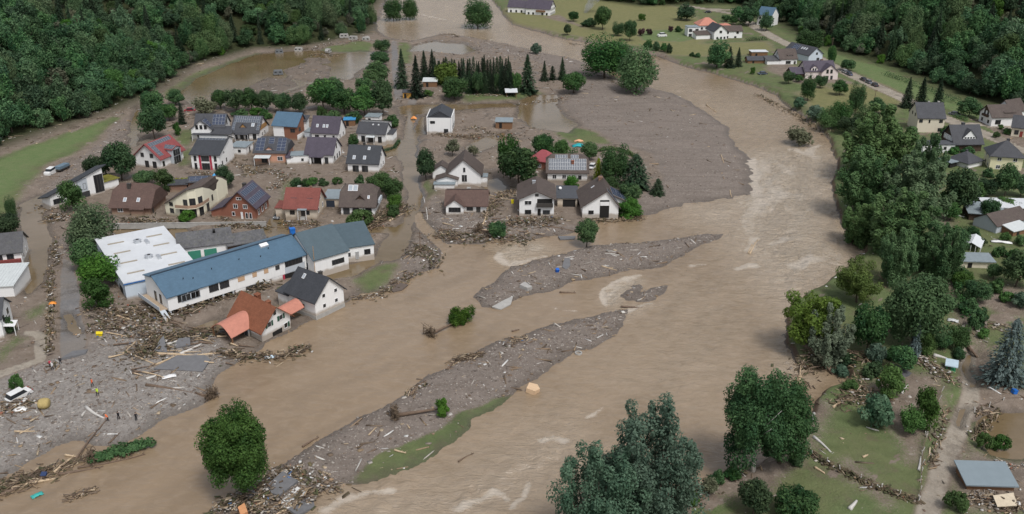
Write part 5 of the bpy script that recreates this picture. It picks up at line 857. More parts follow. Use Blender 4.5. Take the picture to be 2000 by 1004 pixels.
for i in range(3): conifer('spruce%d' % i, 120+i, 2.9, 13.0, 2600, LM['conifer'], .55)
for i in range(2): conifer('thuja%d' % i, 125+i, 1.25, 9.0, 1500, LM['conifer'], .34, skirt=.0, power=.45, layers=20)
conifer('pine', 128, 4.2, 10.0, 3200, LM['conifer'], .6, power=.5, layers=9); conifer('bluespruce', 129, 4.6, 11.0, 5200, LM['blue'], .42, power=.6, layers=16); conifer('blueslim', 130, 1.6, 6.5, 1600, LM['blue'], .35); conifer('gold', 131, 1.5, 7.5, 1900, LM['gold'], .34, power=.5, skirt=0)
def tree(key, x, y, z, w, h, label=None, group=None, cat='tree', name=None, rz=None, sink=.1):
    P = PROTO[key]; sx = w/(2*P['R']); sz = h/P['H']; nm = name or ('shrub' if 'bush' in key else 'conifer' if key[:4] in ('spru','thuj','pine','blue','gold') else 'tree')
    e = link(nm, None, None, (x, y, z-sink), R_.random()*6.28 if rz is None else rz, (sx, sx, sz)); e.empty_display_size = .5
    link('trunk', P['trunk'], e); link('crown', P['crown'], e); tag(e, label, cat if 'bush' not in key else 'shrub', group); return e
def px_tree(key, u, vb, vt, w, label, group=None, **k):
    x, y, _ = G(u, vb); z = hgt(x, y); x, y, _ = G(u, vb, z); return tree(key, x, y, z, w*mpp(u, vb), max(1.0, height_to(u, vb, vt, z)), label, group, **k)
def cluster(label, group, items):
    for key, u, vb, vt, w in items: px_tree(key, u, vb, vt, w, label, group if len(items) > 1 else None)
TREES = [
 ('low garden shrub between the eastern beds and barns', 'eastern garden shrubs', [('bush0',1845,455,438,26),('limebush',1915,478,462,22),('bush1',1948,500,480,26),('bush0',1978,505,484,30),('limebush',1990,478,458,26),('bush1',1945,570,545,34),('limebush',1965,590,568,30),('bush0',1880,545,520,30),('bush1',1838,575,550,30),('greybush',1990,600,570,36),('bush0',1855,600,578,28),('limebush',1920,660,640,26),('bush1',1870,700,676,30),('bush0',1745,700,675,34),('limebush',1660,760,740,30),('greybush',1640,735,712,34)]),
 ('scrubby bush along the inlet and birch bank', 'scrub along the lower bank', [('bush0',1430,935,910,34),('dusty',1385,965,935,36),('limebush',1355,985,960,30),('bush1',1555,905,880,36),('dusty',1600,720,685,44),('bush0',1655,712,690,36),('bush1',1700,735,705,40)]),
 ('garden shrub around the eastern houses', 'shrubs around the eastern houses', [('bush0',1905,258,246,20),('limebush',1945,268,256,18),('bush1',1968,262,250,20),('bush0',1890,300,285,26),('bush1',1862,300,286,24),('limebush',1955,252,242,14),('bush0',1845,262,245,18),('bush1',1930,345,328,26)]),
 ('broad dark tree on the mud above the modern white house', 'tree pair above the modern house', [('round0',238,352,277,66),('round1',192,352,300,52)]),
 ('bright green tree right against the modern white house', None, [('lime0',143,412,352,52)]),
 ('olive green tree in the row left of the white roofed warehouse', 'trees left of the warehouse', [('willow0',182,482,400,98),('round2',172,528,466,64),('lime1',197,562,495,76),('lime0',192,602,545,62)]),
 ('bushy tree behind the grey roofed west house', None, [('round1',12,462,415,64)]), ('slim young tree on the west street edge', None, [('willow1',25,425,386,24)]),
 ('green garden tree between the burgundy and cream houses', 'garden trees by the cream house', [('lime0',322,372,330,46),('round0',285,362,333,52)]), ('leafy tree in front of the tall white house', None, [('round2',441,368,322,42)]), ('round bush against the bowed cream front', None, [('limebush',366,435,408,32)]),
 ('dark tree in the clump west of the back row of houses', 'trees west of the back row', [('round0',302,272,205,58),('round1',300,225,172,48),('round2',344,205,174,40),('dusty',402,226,190,58),('round1',330,235,200,40)]), ('slim dark cypress on the lawn west of the back row', None, [('thuja0',356,242,200,20)]), ('small bright cone shaped shrub on the lawn', None, [('limebush',348,264,236,18)]),
 ('dark street tree in the row behind the back houses', 'street trees behind the back row', [('round0',432,213,174,38),('round1',462,218,170,44),('round2',492,218,171,44),('round0',522,218,175,42),('round1',553,220,178,40),('round2',586,222,180,40)]),
 ('large dark round tree in the square of planted trees', 'planted square of large trees', [('round0',632,216,153,62),('round1',672,222,168,58),('round2',712,226,168,58),('round0',748,226,152,48),('round1',712,186,148,36),('round2',735,166,120,58),('round0',742,128,100,42),('round1',746,104,75,36),('round2',655,200,150,50)]),
 ('low shrub behind the back row of houses', 'shrubs behind the back row', [('bush0',470,228,212,36),('limebush',502,228,208,30),('bush1',520,232,214,26),('limebush',628,236,204,20),('bush0',650,238,215,36),('bush1',690,240,216,34),('bush0',765,248,222,34)]),
 ('half flooded tree standing in the upstream river', 'trees standing in the upper river', [('willow1',769,44,-4,40),('willow1',801,42,-2,36),('willow1',934,58,2,64)]),
 ('tall dark spruce in the camp ground', 'camp ground spruces', [('spruce0',786,172,95,34),('spruce1',814,190,108,38),('spruce2',829,155,98,28),('spruce0',845,155,96,26)]),
 ('big spruce east of the thuja screen', 'spruces at the pond', [('spruce1',1030,182,106,46),('spruce2',1063,158,118,20),('thuja1',1079,156,128,18),('spruce0',1098,156,111,22)]),
 ('light green weeping willow beside the camp cabin', None, [('weep',872,165,122,52)]), ('full green tree before the thuja screen', None, [('lime1',888,194,148,56)]), ('broad low tree between gravel and green pond', None, [('round0',1120,182,140,52)]),
 ('small round tree by the camp kiosk', None, [('limebush',835,188,174,20)]), ('lone grey willow bush on the upper gravel bank', None, [('greybush',1048,105,84,22)]),
 ('wide riverside willow on the gravel point', 'willows on the gravel point', [('willow1',1180,152,76,92),('willow0',1242,180,92,84),('willow1',1210,140,85,60)]),
 ('meadow tree in the line down the far bank', 'far bank meadow trees', [('round0',1177,58,11,36),('round1',1230,80,35,28),('willow1',1207,70,44,26),('round2',1108,68,47,18),('oak0',1340,40,4,42),('lime0',1253,40,26,18),('round1',1120,42,20,22),('bush0',1150,52,34,30)]),
 ('copper leaved shrub by the farm garden', 'copper shrubs', [('winebush',1252,70,54,16),('winebush',1268,68,55,14),('winebush',1310,62,50,12)]), ('clipped shrub in the farm hedge', 'farm hedge shrubs', [('bush0',1266,96,76,18),('bush1',1281,99,80,18),('bush0',1296,101,82,16),('bush1',1307,104,84,14),('bush0',1325,62,50,16),('bush1',1345,64,52,18),('bush0',1362,112,102,14),('bush1',1352,110,102,14)]),
 ('dark tree in the meadow clump below the farm', 'meadow clump below the farm', [('oak1',1400,132,78,46),('spruce0',1424,132,90,26),('spruce1',1441,130,92,20)]),
 ('garden tree beside the far white house', 'trees by the far white house', [('oak2',1462,50,8,40),('oak3',1442,40,12,30),('oak0',1496,60,20,30),('round1',1418,42,28,20),('round2',1432,48,30,20)]),
 ('light green tree where the road meets the wood', None, [('lime1',1580,100,55,54)]), ('orchard tree around the pale rose house', 'orchard by the rose house', [('round0',1540,164,138,28),('willow1',1577,196,150,32),('round1',1602,172,145,26),('round2',1640,186,155,34),('willow1',1670,224,165,32),('round0',1622,130,88,18),('round1',1655,138,114,30),('round2',1560,160,146,20),('lime0',1470,145,130,12)]),
 ('riverside bush on the eroded east bank', 'bushes on the east bank', [('willow0',1618,250,208,44),('willow1',1640,250,198,40),('round1',1655,262,225,46),('greybush',1592,232,205,36),('greybush',1562,210,190,26),('round2',1712,222,190,36),('willow0',1690,250,205,50)]),
 ('tall roadside spruce by the beige house', 'roadside spruces', [('spruce0',1770,210,150,30),('spruce1',1797,212,150,34),('spruce2',1830,212,150,28)]), ('round shrub on the lawn behind the white gabled house', None, [('round2',1892,230,190,54)]),
 ('tallest wide poplar at the upper end of the riverside grove', None, [('poplar0',1712,345,212,150)]), ('poplar of the grove hanging over the rapids', 'poplars over the rapids', [('poplar1',1690,415,285,120),('poplar1',1672,480,395,84)]), ('poplar of the grove next to the low white outbuilding', 'poplars by the outbuilding', [('poplar2',1800,385,262,76),('poplar2',1775,430,300,136)]), ('big poplar in the middle of the riverside grove', None, [('poplar0',1745,492,372,140)]), ('tree at the lower end of the grove beside the sunken lane', 'lower end of the grove', [('poplar2',1800,520,432,96),('poplar1',1742,555,440,76),('poplar0',1832,545,440,84)]),
 ('round garden tree below the white bungalow', 'garden trees below the bungalow', [('round0',1870,415,328,70),('round1',1850,412,370,46),('round2',1855,430,395,40)]), ('hedge tree along the lane below the yellow house', 'hedge below the yellow house', [('round1',1925,382,345,46),('round2',1962,384,318,48),('round0',1992,384,340,44),('lime0',1905,392,355,36)]),
 ('feathery pale tree at the flooded inlet', 'feathery trees at the inlet', [('acacia',1578,672,568,112),('acacia',1672,590,512,84)]), ('silver leaved willow leaning over the inlet', None, [('silver',1612,712,595,92)]), ('dark tree behind the silver willow', None, [('round1',1692,688,590,76)]), ('great round green tree above the garden huts', None, [('greentree',1782,672,528,134)]),
 ('blue spruce in the lower gardens', 'blue spruces in the gardens', [('bluespruce',1962,742,622,104),('blueslim',1784,696,622,28)]), ('leafy garden shrub under the great round tree', 'shrubs under the round tree', [('lime0',1806,694,640,36),('lime1',1865,682,634,52),('round0',1760,725,676,52),('lime0',1735,772,716,62),('round1',1840,680,650,36),('greybush',1710,705,670,40)]),
 ('bluish round bush on the lower lawn', None, [('greybush',1705,832,770,68)]), ('pair of green bushes by the garden track', 'bushes by the garden track', [('lime0',1802,836,756,56),('lime1',1778,846,795,50)]),
 ('tall birch leaning over the water edge', None, [('bigbirch0',1468,920,716,150)]), ('dense dark tree on the bank behind the tall birch', None, [('bigbirch1',1522,905,745,130)]), ('low tree on the lower bank beneath the birches', 'low trees beneath the birches', [('round0',1470,1006,938,70),('round1',1552,1012,955,90),('bush0',1400,945,915,30)]),
 ('taller great grey green willow rising from the river', None, [('bigwillow0',1268,1070,794,200)]), ('lower spreading grey green willow beside the taller one', None, [('bigwillow1',1165,1110,868,185)]), ('tall dense linden on the tip of the gravel bar', None, [('biglinden',475,968,782,140)]),
 ('dark street tree at the bend by the big gabled house', None, [('round2',832,352,290,44)]), ('tall tree behind the white balcony house', 'trees behind the balcony house', [('lime1',996,350,262,50),('round0',1012,366,288,84),('round1',1060,308,258,46),('round2',1096,306,272,40),('round0',1150,312,277,38),('bush0',1030,308,288,30),('bush1',1075,310,290,40)]),
 ('golden cypress beside the solar roof house', 'golden cypresses', [('gold',1168,352,308,24),('gold',1177,358,326,20)]), ('dark pine in the grove by the gravel plain', 'pines by the gravel plain', [('pine',1240,368,300,70),('pine',1284,380,348,34)]), ('leafy tree in the grove by the gravel plain', 'grove by the gravel plain', [('willow1',1200,362,288,62),('round1',1230,400,355,46),('lime0',1228,425,388,58),('round2',1190,378,345,44),('bush0',1205,412,390,32)]),
 ('small tree between the solar and brown roofs', None, [('lime0',1116,372,342,34)]), ('lone bush on the debris bank', None, [('round1',971,468,430,40)]), ('lone dark tree on the tip of the flooded bank', None, [('round0',1146,480,427,50)]), ('mud caked shrub on the village green', 'mud caked shrubs', [('dusty',884,304,272,32),('dusty',925,305,282,26)]),
 ('bright green garden shrub mass beside the street', 'shrub mass beside the street', [('lime0',742,372,338,64),('lime1',768,388,345,40),('lime0',772,408,378,34),('limebush',770,424,398,32),('bush1',704,366,342,26)]), ('bright round bush in front of the brown half hipped house', None, [('limebush',702,446,406,52)]), ('low hedge shrub behind the red bungalow', 'hedge behind the red bungalow', [('bush0',580,362,346,24),('limebush',610,362,345,26),('bush1',632,362,348,22),('limebush',658,360,344,20),('bush0',598,362,348,22)]), ('clipped ball shrub by the porch house', None, [('bush0',691,284,260,24)]),
 ('broken tree leaning in the river rapids', None, [('dusty',1560,288,246,62)]), ('young green bush on the gravel by the white car', None, [('limebush',36,762,728,24)]), ('garden shrub at the white porch', None, [('bush1',22,650,618,20)]), ('splayed green shrub at the brown pond', 'splayed shrubs at the pond', [('limebush',1918,876,842,30),('limebush',1950,880,846,36)]), ('grass green bush by the garden shed', None, [('limebush',1868,996,958,44)]),
 ('sapling broken by the flood on the gravel bar', None, [('limebush',866,812,776,34)]), ('garden tree between the barns and the greenhouse', 'trees between barns and greenhouse', [('round0',1866,498,445,44),('round1',1930,430,385,40),('limebush',1960,412,384,50),('round2',1985,560,490,70),('round1',1905,590,545,56),('lime1',1880,560,530,40),('round0',1940,545,515,34),('bush0',1870,470,440,34),('bush1',1900,462,442,30),('limebush',1962,470,452,24),('bush0',1890,612,580,40),('bush1',1905,640,600,36),('bush0',1985,520,490,40),('round2',1840,610,575,36)])]
for lb, gp_, it in TREES: cluster(lb, gp_ or None, it)
# thuja screen: two ranks
for i in range(27): px_tree(('thuja0','thuja1','spruce2')[i % 3 if i % 5 else 2], 850+i*5.7+R_.uniform(-2, 2), 162+R_.uniform(-3, 3), 114+R_.uniform(-6, 7)+3*math.sin(i), R_.uniform(14, 20), 'slim dark conifer in the rear rank of the camp screen', 'rear rank of conifers')
for i in range(13): px_tree(('spruce0','spruce1','round1','spruce2','thuja0')[i % 5], 918+i*7.4+R_.uniform(-2, 2), 183+R_.uniform(-2, 2), 138+R_.uniform(-14, 8), R_.uniform(19, 27), 'dark tree in the front rank of the camp screen', 'front rank of the screen')
# clipped hedges
def hedge(label, pts, w, h, key='round', group=None):
    P = [Vector(G(*p)) for p in pts]; cen = []; o0 = P[0]
    for a, b in zip(P[:-1], P[1:]):
        n = max(2, int((b-a).length/(w*.55)))
        for i in range(n): q = a+(b-a)*(i/n); cen.append((q.x-o0.x, q.y-o0.y, h*.45))
    cen = np.array(cen); rg = np.random.default_rng(len(cen)); rad = np.tile([w*.55, w*.55, h*.58], (len(cen), 1)); v, tv = leaf_cloud(rg, cen, rad, np.clip(rg.normal(.45, .15, len(cen)), 0, 1), 60, .26)
    tag(link('hedge', cloud_mesh('hedge', v, tv, LM[key]), None, (o0.x, o0.y, hgt(o0.x, o0.y)-.05)), label, 'hedge', group)
hedge('curved green hedge round the porch house garden', [(738,290),(752,290),(770,284),(780,270)], 1.3, 1.5); hedge('clipped hedge behind the dark pine grove', [(1168,296),(1195,292),(1225,300),(1240,308)], 1.6, 1.6, 'lime'); hedge('hedge at the garden rim behind the solar roof', [(1112,300),(1130,298)], 1.8, 2.0); hedge('long dark hedge in front of the open barn', [(1826,418),(1876,420)], 2.4, 2.4); hedge('tall dark hedge along the sunken lane', [(1858,530),(1872,580),(1885,630)], 1.8, 2.2); hedge('yellow green hedge behind the solar carport', [(340,358),(378,354)], 1.4, 1.5, 'gold'); hedge('hedge behind the white bungalow', [(1860,285),(1900,292)], 2.2, 2.4); hedge('low hedge beside the road under the wood', [(1866,232),(1890,240)], 2.0, 1.6, 'lime'); hedge('hedge beside the far farm', [(1460,82),(1500,80)], 2.5, 2.2); hedge('garden hedge below the greenhouse beds', [(1860,462),(1900,455)], 2.0, 1.8); hedge('scrub row at the foot of the eastern wood', [(1730,150),(1760,160),(1790,172),(1820,182),(1850,196),(1880,206)], 4.0, 2.2)
# ------------------------------------------------------------------ woods on the valley sides
def seen(x, y, z):
    d = depth(y, z); u = 1000+FPX*x/d; up = y*SP+(z-CAM_H)*CP; v = 502-FPX*up/d
    if not (-70 < u < 2070 and -40 < v < 420): return None
    for i in range(1, 16):
        t = .4+.6*i/16.5
        if CAM_H+(z-CAM_H)*t < hgt(x*t, y*t)+(4 if t < .97 else -99): return None
    return u, v
rgF = np.random.default_rng(77); cand = []; SPC = 7.6
clear = [[hit(u, v)[:2] for u, v in pp] for pp in ([(-40,6),(60,8),(112,10),(108,22),(40,30),(-40,36)], [(205,16),(300,14),(300,20),(210,24)], [(410,62),(480,48),(482,54),(415,68)])]
clearP = [np.array(c) for c in clear]
for gx in np.arange(-520, 620, SPC):
    for gy in np.arange(150, 960, SPC):
        if abs(gx)/gy > .62: continue
        cand.append((gx+rgF.uniform(-3, 3), gy+rgF.uniform(-3, 3)))
cand = np.array(cand); cL, _ = sdf(LP, cand[:, 0], cand[:, 1], 1e5); cR, _ = sdf(RP, cand[:, 0], cand[:, 1], 1e5); okc = (np.minimum(cL, cR) < -2.5)
for cp in clearP: dd, _ = sdf(cp, cand[:, 0], cand[:, 1], 30); okc &= (dd > 3)
F_ = []
for (x, y), l_, r2 in zip(cand[okc], cL[okc], cR[okc]):
    z = hgt(x, y); s = seen(x, y, z+9)
    if s is None: continue
    edge = min(-l_ if l_ < 0 else 99, -r2 if r2 < 0 else 99)
    F_.append((math.hypot(x, y), x, y, z, l_ < 0, edge))
F_.sort(); SHOW = 170
for i, (dist, x, y, z, west, edge) in enumerate(F_[:SHOW]):
    h = rgF.uniform(8.0, 16.0)*(.72 if edge < 9 else 1); w = rgF.uniform(7.0, 13.5)*(.8 if edge < 9 else 1); k = rgF.random()
    key = 'oak%d' % int(rgF.integers(0, 5)) if k < .86 else 'willow0' if k < .93 else 'lime0' if k < .965 else 'dusty'
    tree(key, x, y, z, w, h, ('low edge tree at the foot of the ' if edge < 9 else 'bright green tree inside the ' if key == 'lime0' else 'pale dusty tree inside the ' if key == 'dusty' else 'tall yellowish tree inside the ' if key == 'willow0' else 'broad dark oak like tree inside the ')+('wood above the flooded meadow' if west else 'wood above the river road'), 'western wood' if west else 'eastern wood', sink=.3)
def woods(name, rows_, label_):
    n = len(rows_); me = bpy.data.meshes.new(name); me.vertices.add(n); me.vertices.foreach_set('co', np.array([(x, y, z-.4) for _, x, y, z, _, _ in rows_], dtype=np.float32).ravel())
    rot = np.zeros((n, 3), np.float32); rot[:, 2] = rgF.random(n)*6.28; s = np.stack([rgF.uniform(.62, 1.3, n)]*2+[rgF.uniform(.65, 1.45, n)], 1).astype(np.float32); ed = np.array([.75 if q[5] < 9 else 1.0 for q in rows_], np.float32); s *= ed[:, None]
    for nm, arr, ty, ke in (('rot', rot, 'FLOAT_VECTOR', 'vector'), ('scl', s, 'FLOAT_VECTOR', 'vector')): a = me.attributes.new(nm, ty, 'POINT'); a.data.foreach_set(ke, arr.ravel())
    a = me.attributes.new('pick', 'INT', 'POINT'); a.data.foreach_set('value', rgF.choice(9, n, p=[.14,.14,.14,.14,.13,.15,.07,.04,.05]).astype(np.int32))
    o = link(name, me); tag(o, label_, 'forest', kind='stuff'); ng = bpy.data.node_groups.new(name, 'GeometryNodeTree'); ng.interface.new_socket('Geometry', in_out='INPUT', socket_type='NodeSocketGeometry'); ng.interface.new_socket('Geometry', in_out='OUTPUT', socket_type='NodeSocketGeometry')
    gi, go = ng.nodes.new('NodeGroupInput'), ng.nodes.new('NodeGroupOutput'); ip = ng.nodes.new('GeometryNodeInstanceOnPoints'); jn = ng.nodes.new('GeometryNodeJoinGeometry')
    for k in ('oak0','oak1','oak2','oak3','oak4','willow0','lime0','dusty','spruce0'):
        oi = ng.nodes.new('GeometryNodeObjectInfo'); oi.inputs['As Instance'].default_value = True; oi.inputs['Object'].default_value = next(c for c in bpy.data.objects if c.name.startswith('crown') and c.data == PROTO[k]['crown']); ng.links.new(oi.outputs['Geometry'], jn.inputs[0])
    def na(nm, dt): q = ng.nodes.new('GeometryNodeInputNamedAttribute'); q.data_type = dt; q.inputs['Name'].default_value = nm; return q.outputs[0]
    e2r = ng.nodes.new('FunctionNodeEulerToRotation'); ng.links.new(na('rot', 'FLOAT_VECTOR'), e2r.inputs[0]); ng.links.new(e2r.outputs[0], ip.inputs['Rotation']); ng.links.new(na('scl', 'FLOAT_VECTOR'), ip.inputs['Scale']); ng.links.new(na('pick', 'INT'), ip.inputs['Instance Index']); ip.inputs['Pick Instance'].default_value = True
    ng.links.new(gi.outputs[0], ip.inputs['Points']); ng.links.new(jn.outputs[0], ip.inputs['Instance']); ng.links.new(ip.outputs[0], go.inputs[0]); md = o.modifiers.new('trees', 'NODES'); md.node_group = ng
print('forest', len(F_))
woods('forest', F_[SHOW:], 'dense broadleaf forest covering both valley sides')
# ------------------------------------------------------------------ flood litter
def vcolmat(name, rough=.85):
    m, nt = nodes(name); N = NT(nt); at = N.n('ShaderNodeAttribute', _attribute_name='tint'); tc = N.n('ShaderNodeTexCoord').outputs['Object']
    c = N.mix(N.val('MULTIPLY', N.ramp(N.noise(4, 4, .6, tc), .35, .7), .45), at.outputs['Color'], (.16,.12,.085)); N.out(N.pbsdf(c, rough, None, 0, .25)); return m
LIT = vcolmat('washed_up_litter')
CUBE = np.array([(x, y, z) for z in (-.5, .5) for y in (-.5, .5) for x in (-.5, .5)]); CF = np.array([(0,2,3,1),(4,5,7,6),(0,1,5,4),(2,6,7,3),(0,4,6,2),(1,3,7,5)])
def boxes(pos, size, yaw, pitch, color, rg, jit=.12):
    n = len(pos); V = np.repeat(CUBE[None], n, 0)*(1+rg.uniform(-jit, jit, (n, 8, 3))); V = V*size[:, None, :]
    cp, sp = np.cos(pitch)[:, None], np.sin(pitch)[:, None]; x = V[..., 0]*cp-V[..., 2]*sp; z = V[..., 0]*sp+V[..., 2]*cp; y = V[..., 1]
    cy, sy = np.cos(yaw)[:, None], np.sin(yaw)[:, None]; W = np.stack([x*cy-y*sy, x*sy+y*cy, z], -1)+pos[:, None, :]
    return W.reshape(-1, 3), (CF[None]+8*np.arange(n)[:, None, None]).reshape(-1, 4), np.repeat(color, 8, 0)
WOODC = np.array([(.34,.25,.16),(.25,.18,.12),(.46,.37,.26),(.15,.105,.075),(.20,.15,.11),(.11,.08,.055)]); BITC = np.array([(.75,.75,.73),(.62,.6,.56),(.45,.42,.38),(.30,.26,.22),(.2,.17,.14),(.35,.14,.09),(.10,.2,.4),(.5,.33,.2)]); BRUSH = np.array([(.075,.06,.035),(.10,.085,.045),(.055,.065,.028),(.13,.10,.06)])
def zs(xy): return np.array([hgt(a, b) for a, b in xy])
def pile(label, pts, n, spread=2.0, h=1.0, mix=(.6,.2,.2), length=(.6,2.6), flow=None, name='debris_pile', cat='debris'):
    """sticks, bits and brush heaped along a line of surveyed points"""
    P = np.array([G(u, v)[:2] for u, v in pts]); rg = np.random.default_rng(int(abs(P.sum())*7) % 99991)
    if len(P) == 1: base = np.repeat(P, n, 0); dirn = np.zeros(n)
    else:
        L = np.linalg.norm(np.diff(P, axis=0), axis=1); k = rg.choice(len(L), n, p=L/L.sum()); t = rg.random(n)[:, None]; base = P[k]*(1-t)+P[k+1]*t; dv = (P[k+1]-P[k]); dirn = np.arctan2(dv[:, 1], dv[:, 0])
    off = rg.normal(0, spread*.5, (n, 2)); xy = base+off; r = np.linalg.norm(off, axis=1)/spread
    z = np.maximum(zs(xy), 0)+rg.random(n)*h*np.exp(-r*r*1.5)
    kind = rg.choice(3, n, p=mix); ln = rg.uniform(*length, n)*rg.uniform(.5, 1, n); th = rg.uniform(.04, .14, n); size = np.stack([ln, th*rg.uniform(.8, 2.2, n), th], 1); colr = WOODC[rg.integers(0, len(WOODC), n)]*rg.uniform(.7, 1.15, (n, 1))
    b = kind == 1; s = .14+.5*rg.random((n, 3))**1.7; s[:, 2] *= .5; size[b] = s[b]; colr[b] = (BITC[rg.choice(len(BITC), n, p=[.07,.11,.18,.27,.29,.03,.01,.04])]*rg.uniform(.7, 1.05, (n, 1)))[b]
    q = kind == 2; size[q] = np.stack([rg.uniform(.5, 1.6, n), rg.uniform(.2, .6, n), rg.uniform(.03, .1, n)], 1)[q]; colr[q] = (BRUSH[rg.integers(0, 4, n)]*rg.uniform(.7, 1.3, (n, 1)))[q]
    yaw = (dirn+rg.normal(0, .6, n)) if len(P) > 1 else rg.uniform(0, 6.28, n)
    if flow is not None: yaw = flow+rg.normal(0, .5, n)
    pit = rg.normal(0, .18, n)*(h > .4)+rg.normal(0, .05, n); pit[q] = rg.normal(0, .5, q.sum())
    V, F, Cc = boxes(np.column_stack([xy, z+size[:, 2]*.3]), size, yaw, pit, colr, rg); o0 = np.array([P[:, 0].mean(), P[:, 1].mean(), 0])
    o = link(name, np_mesh(name, V-o0, F, LIT, False, Cc), None, tuple(o0)); tag(o, label, cat, kind='stuff'); return o
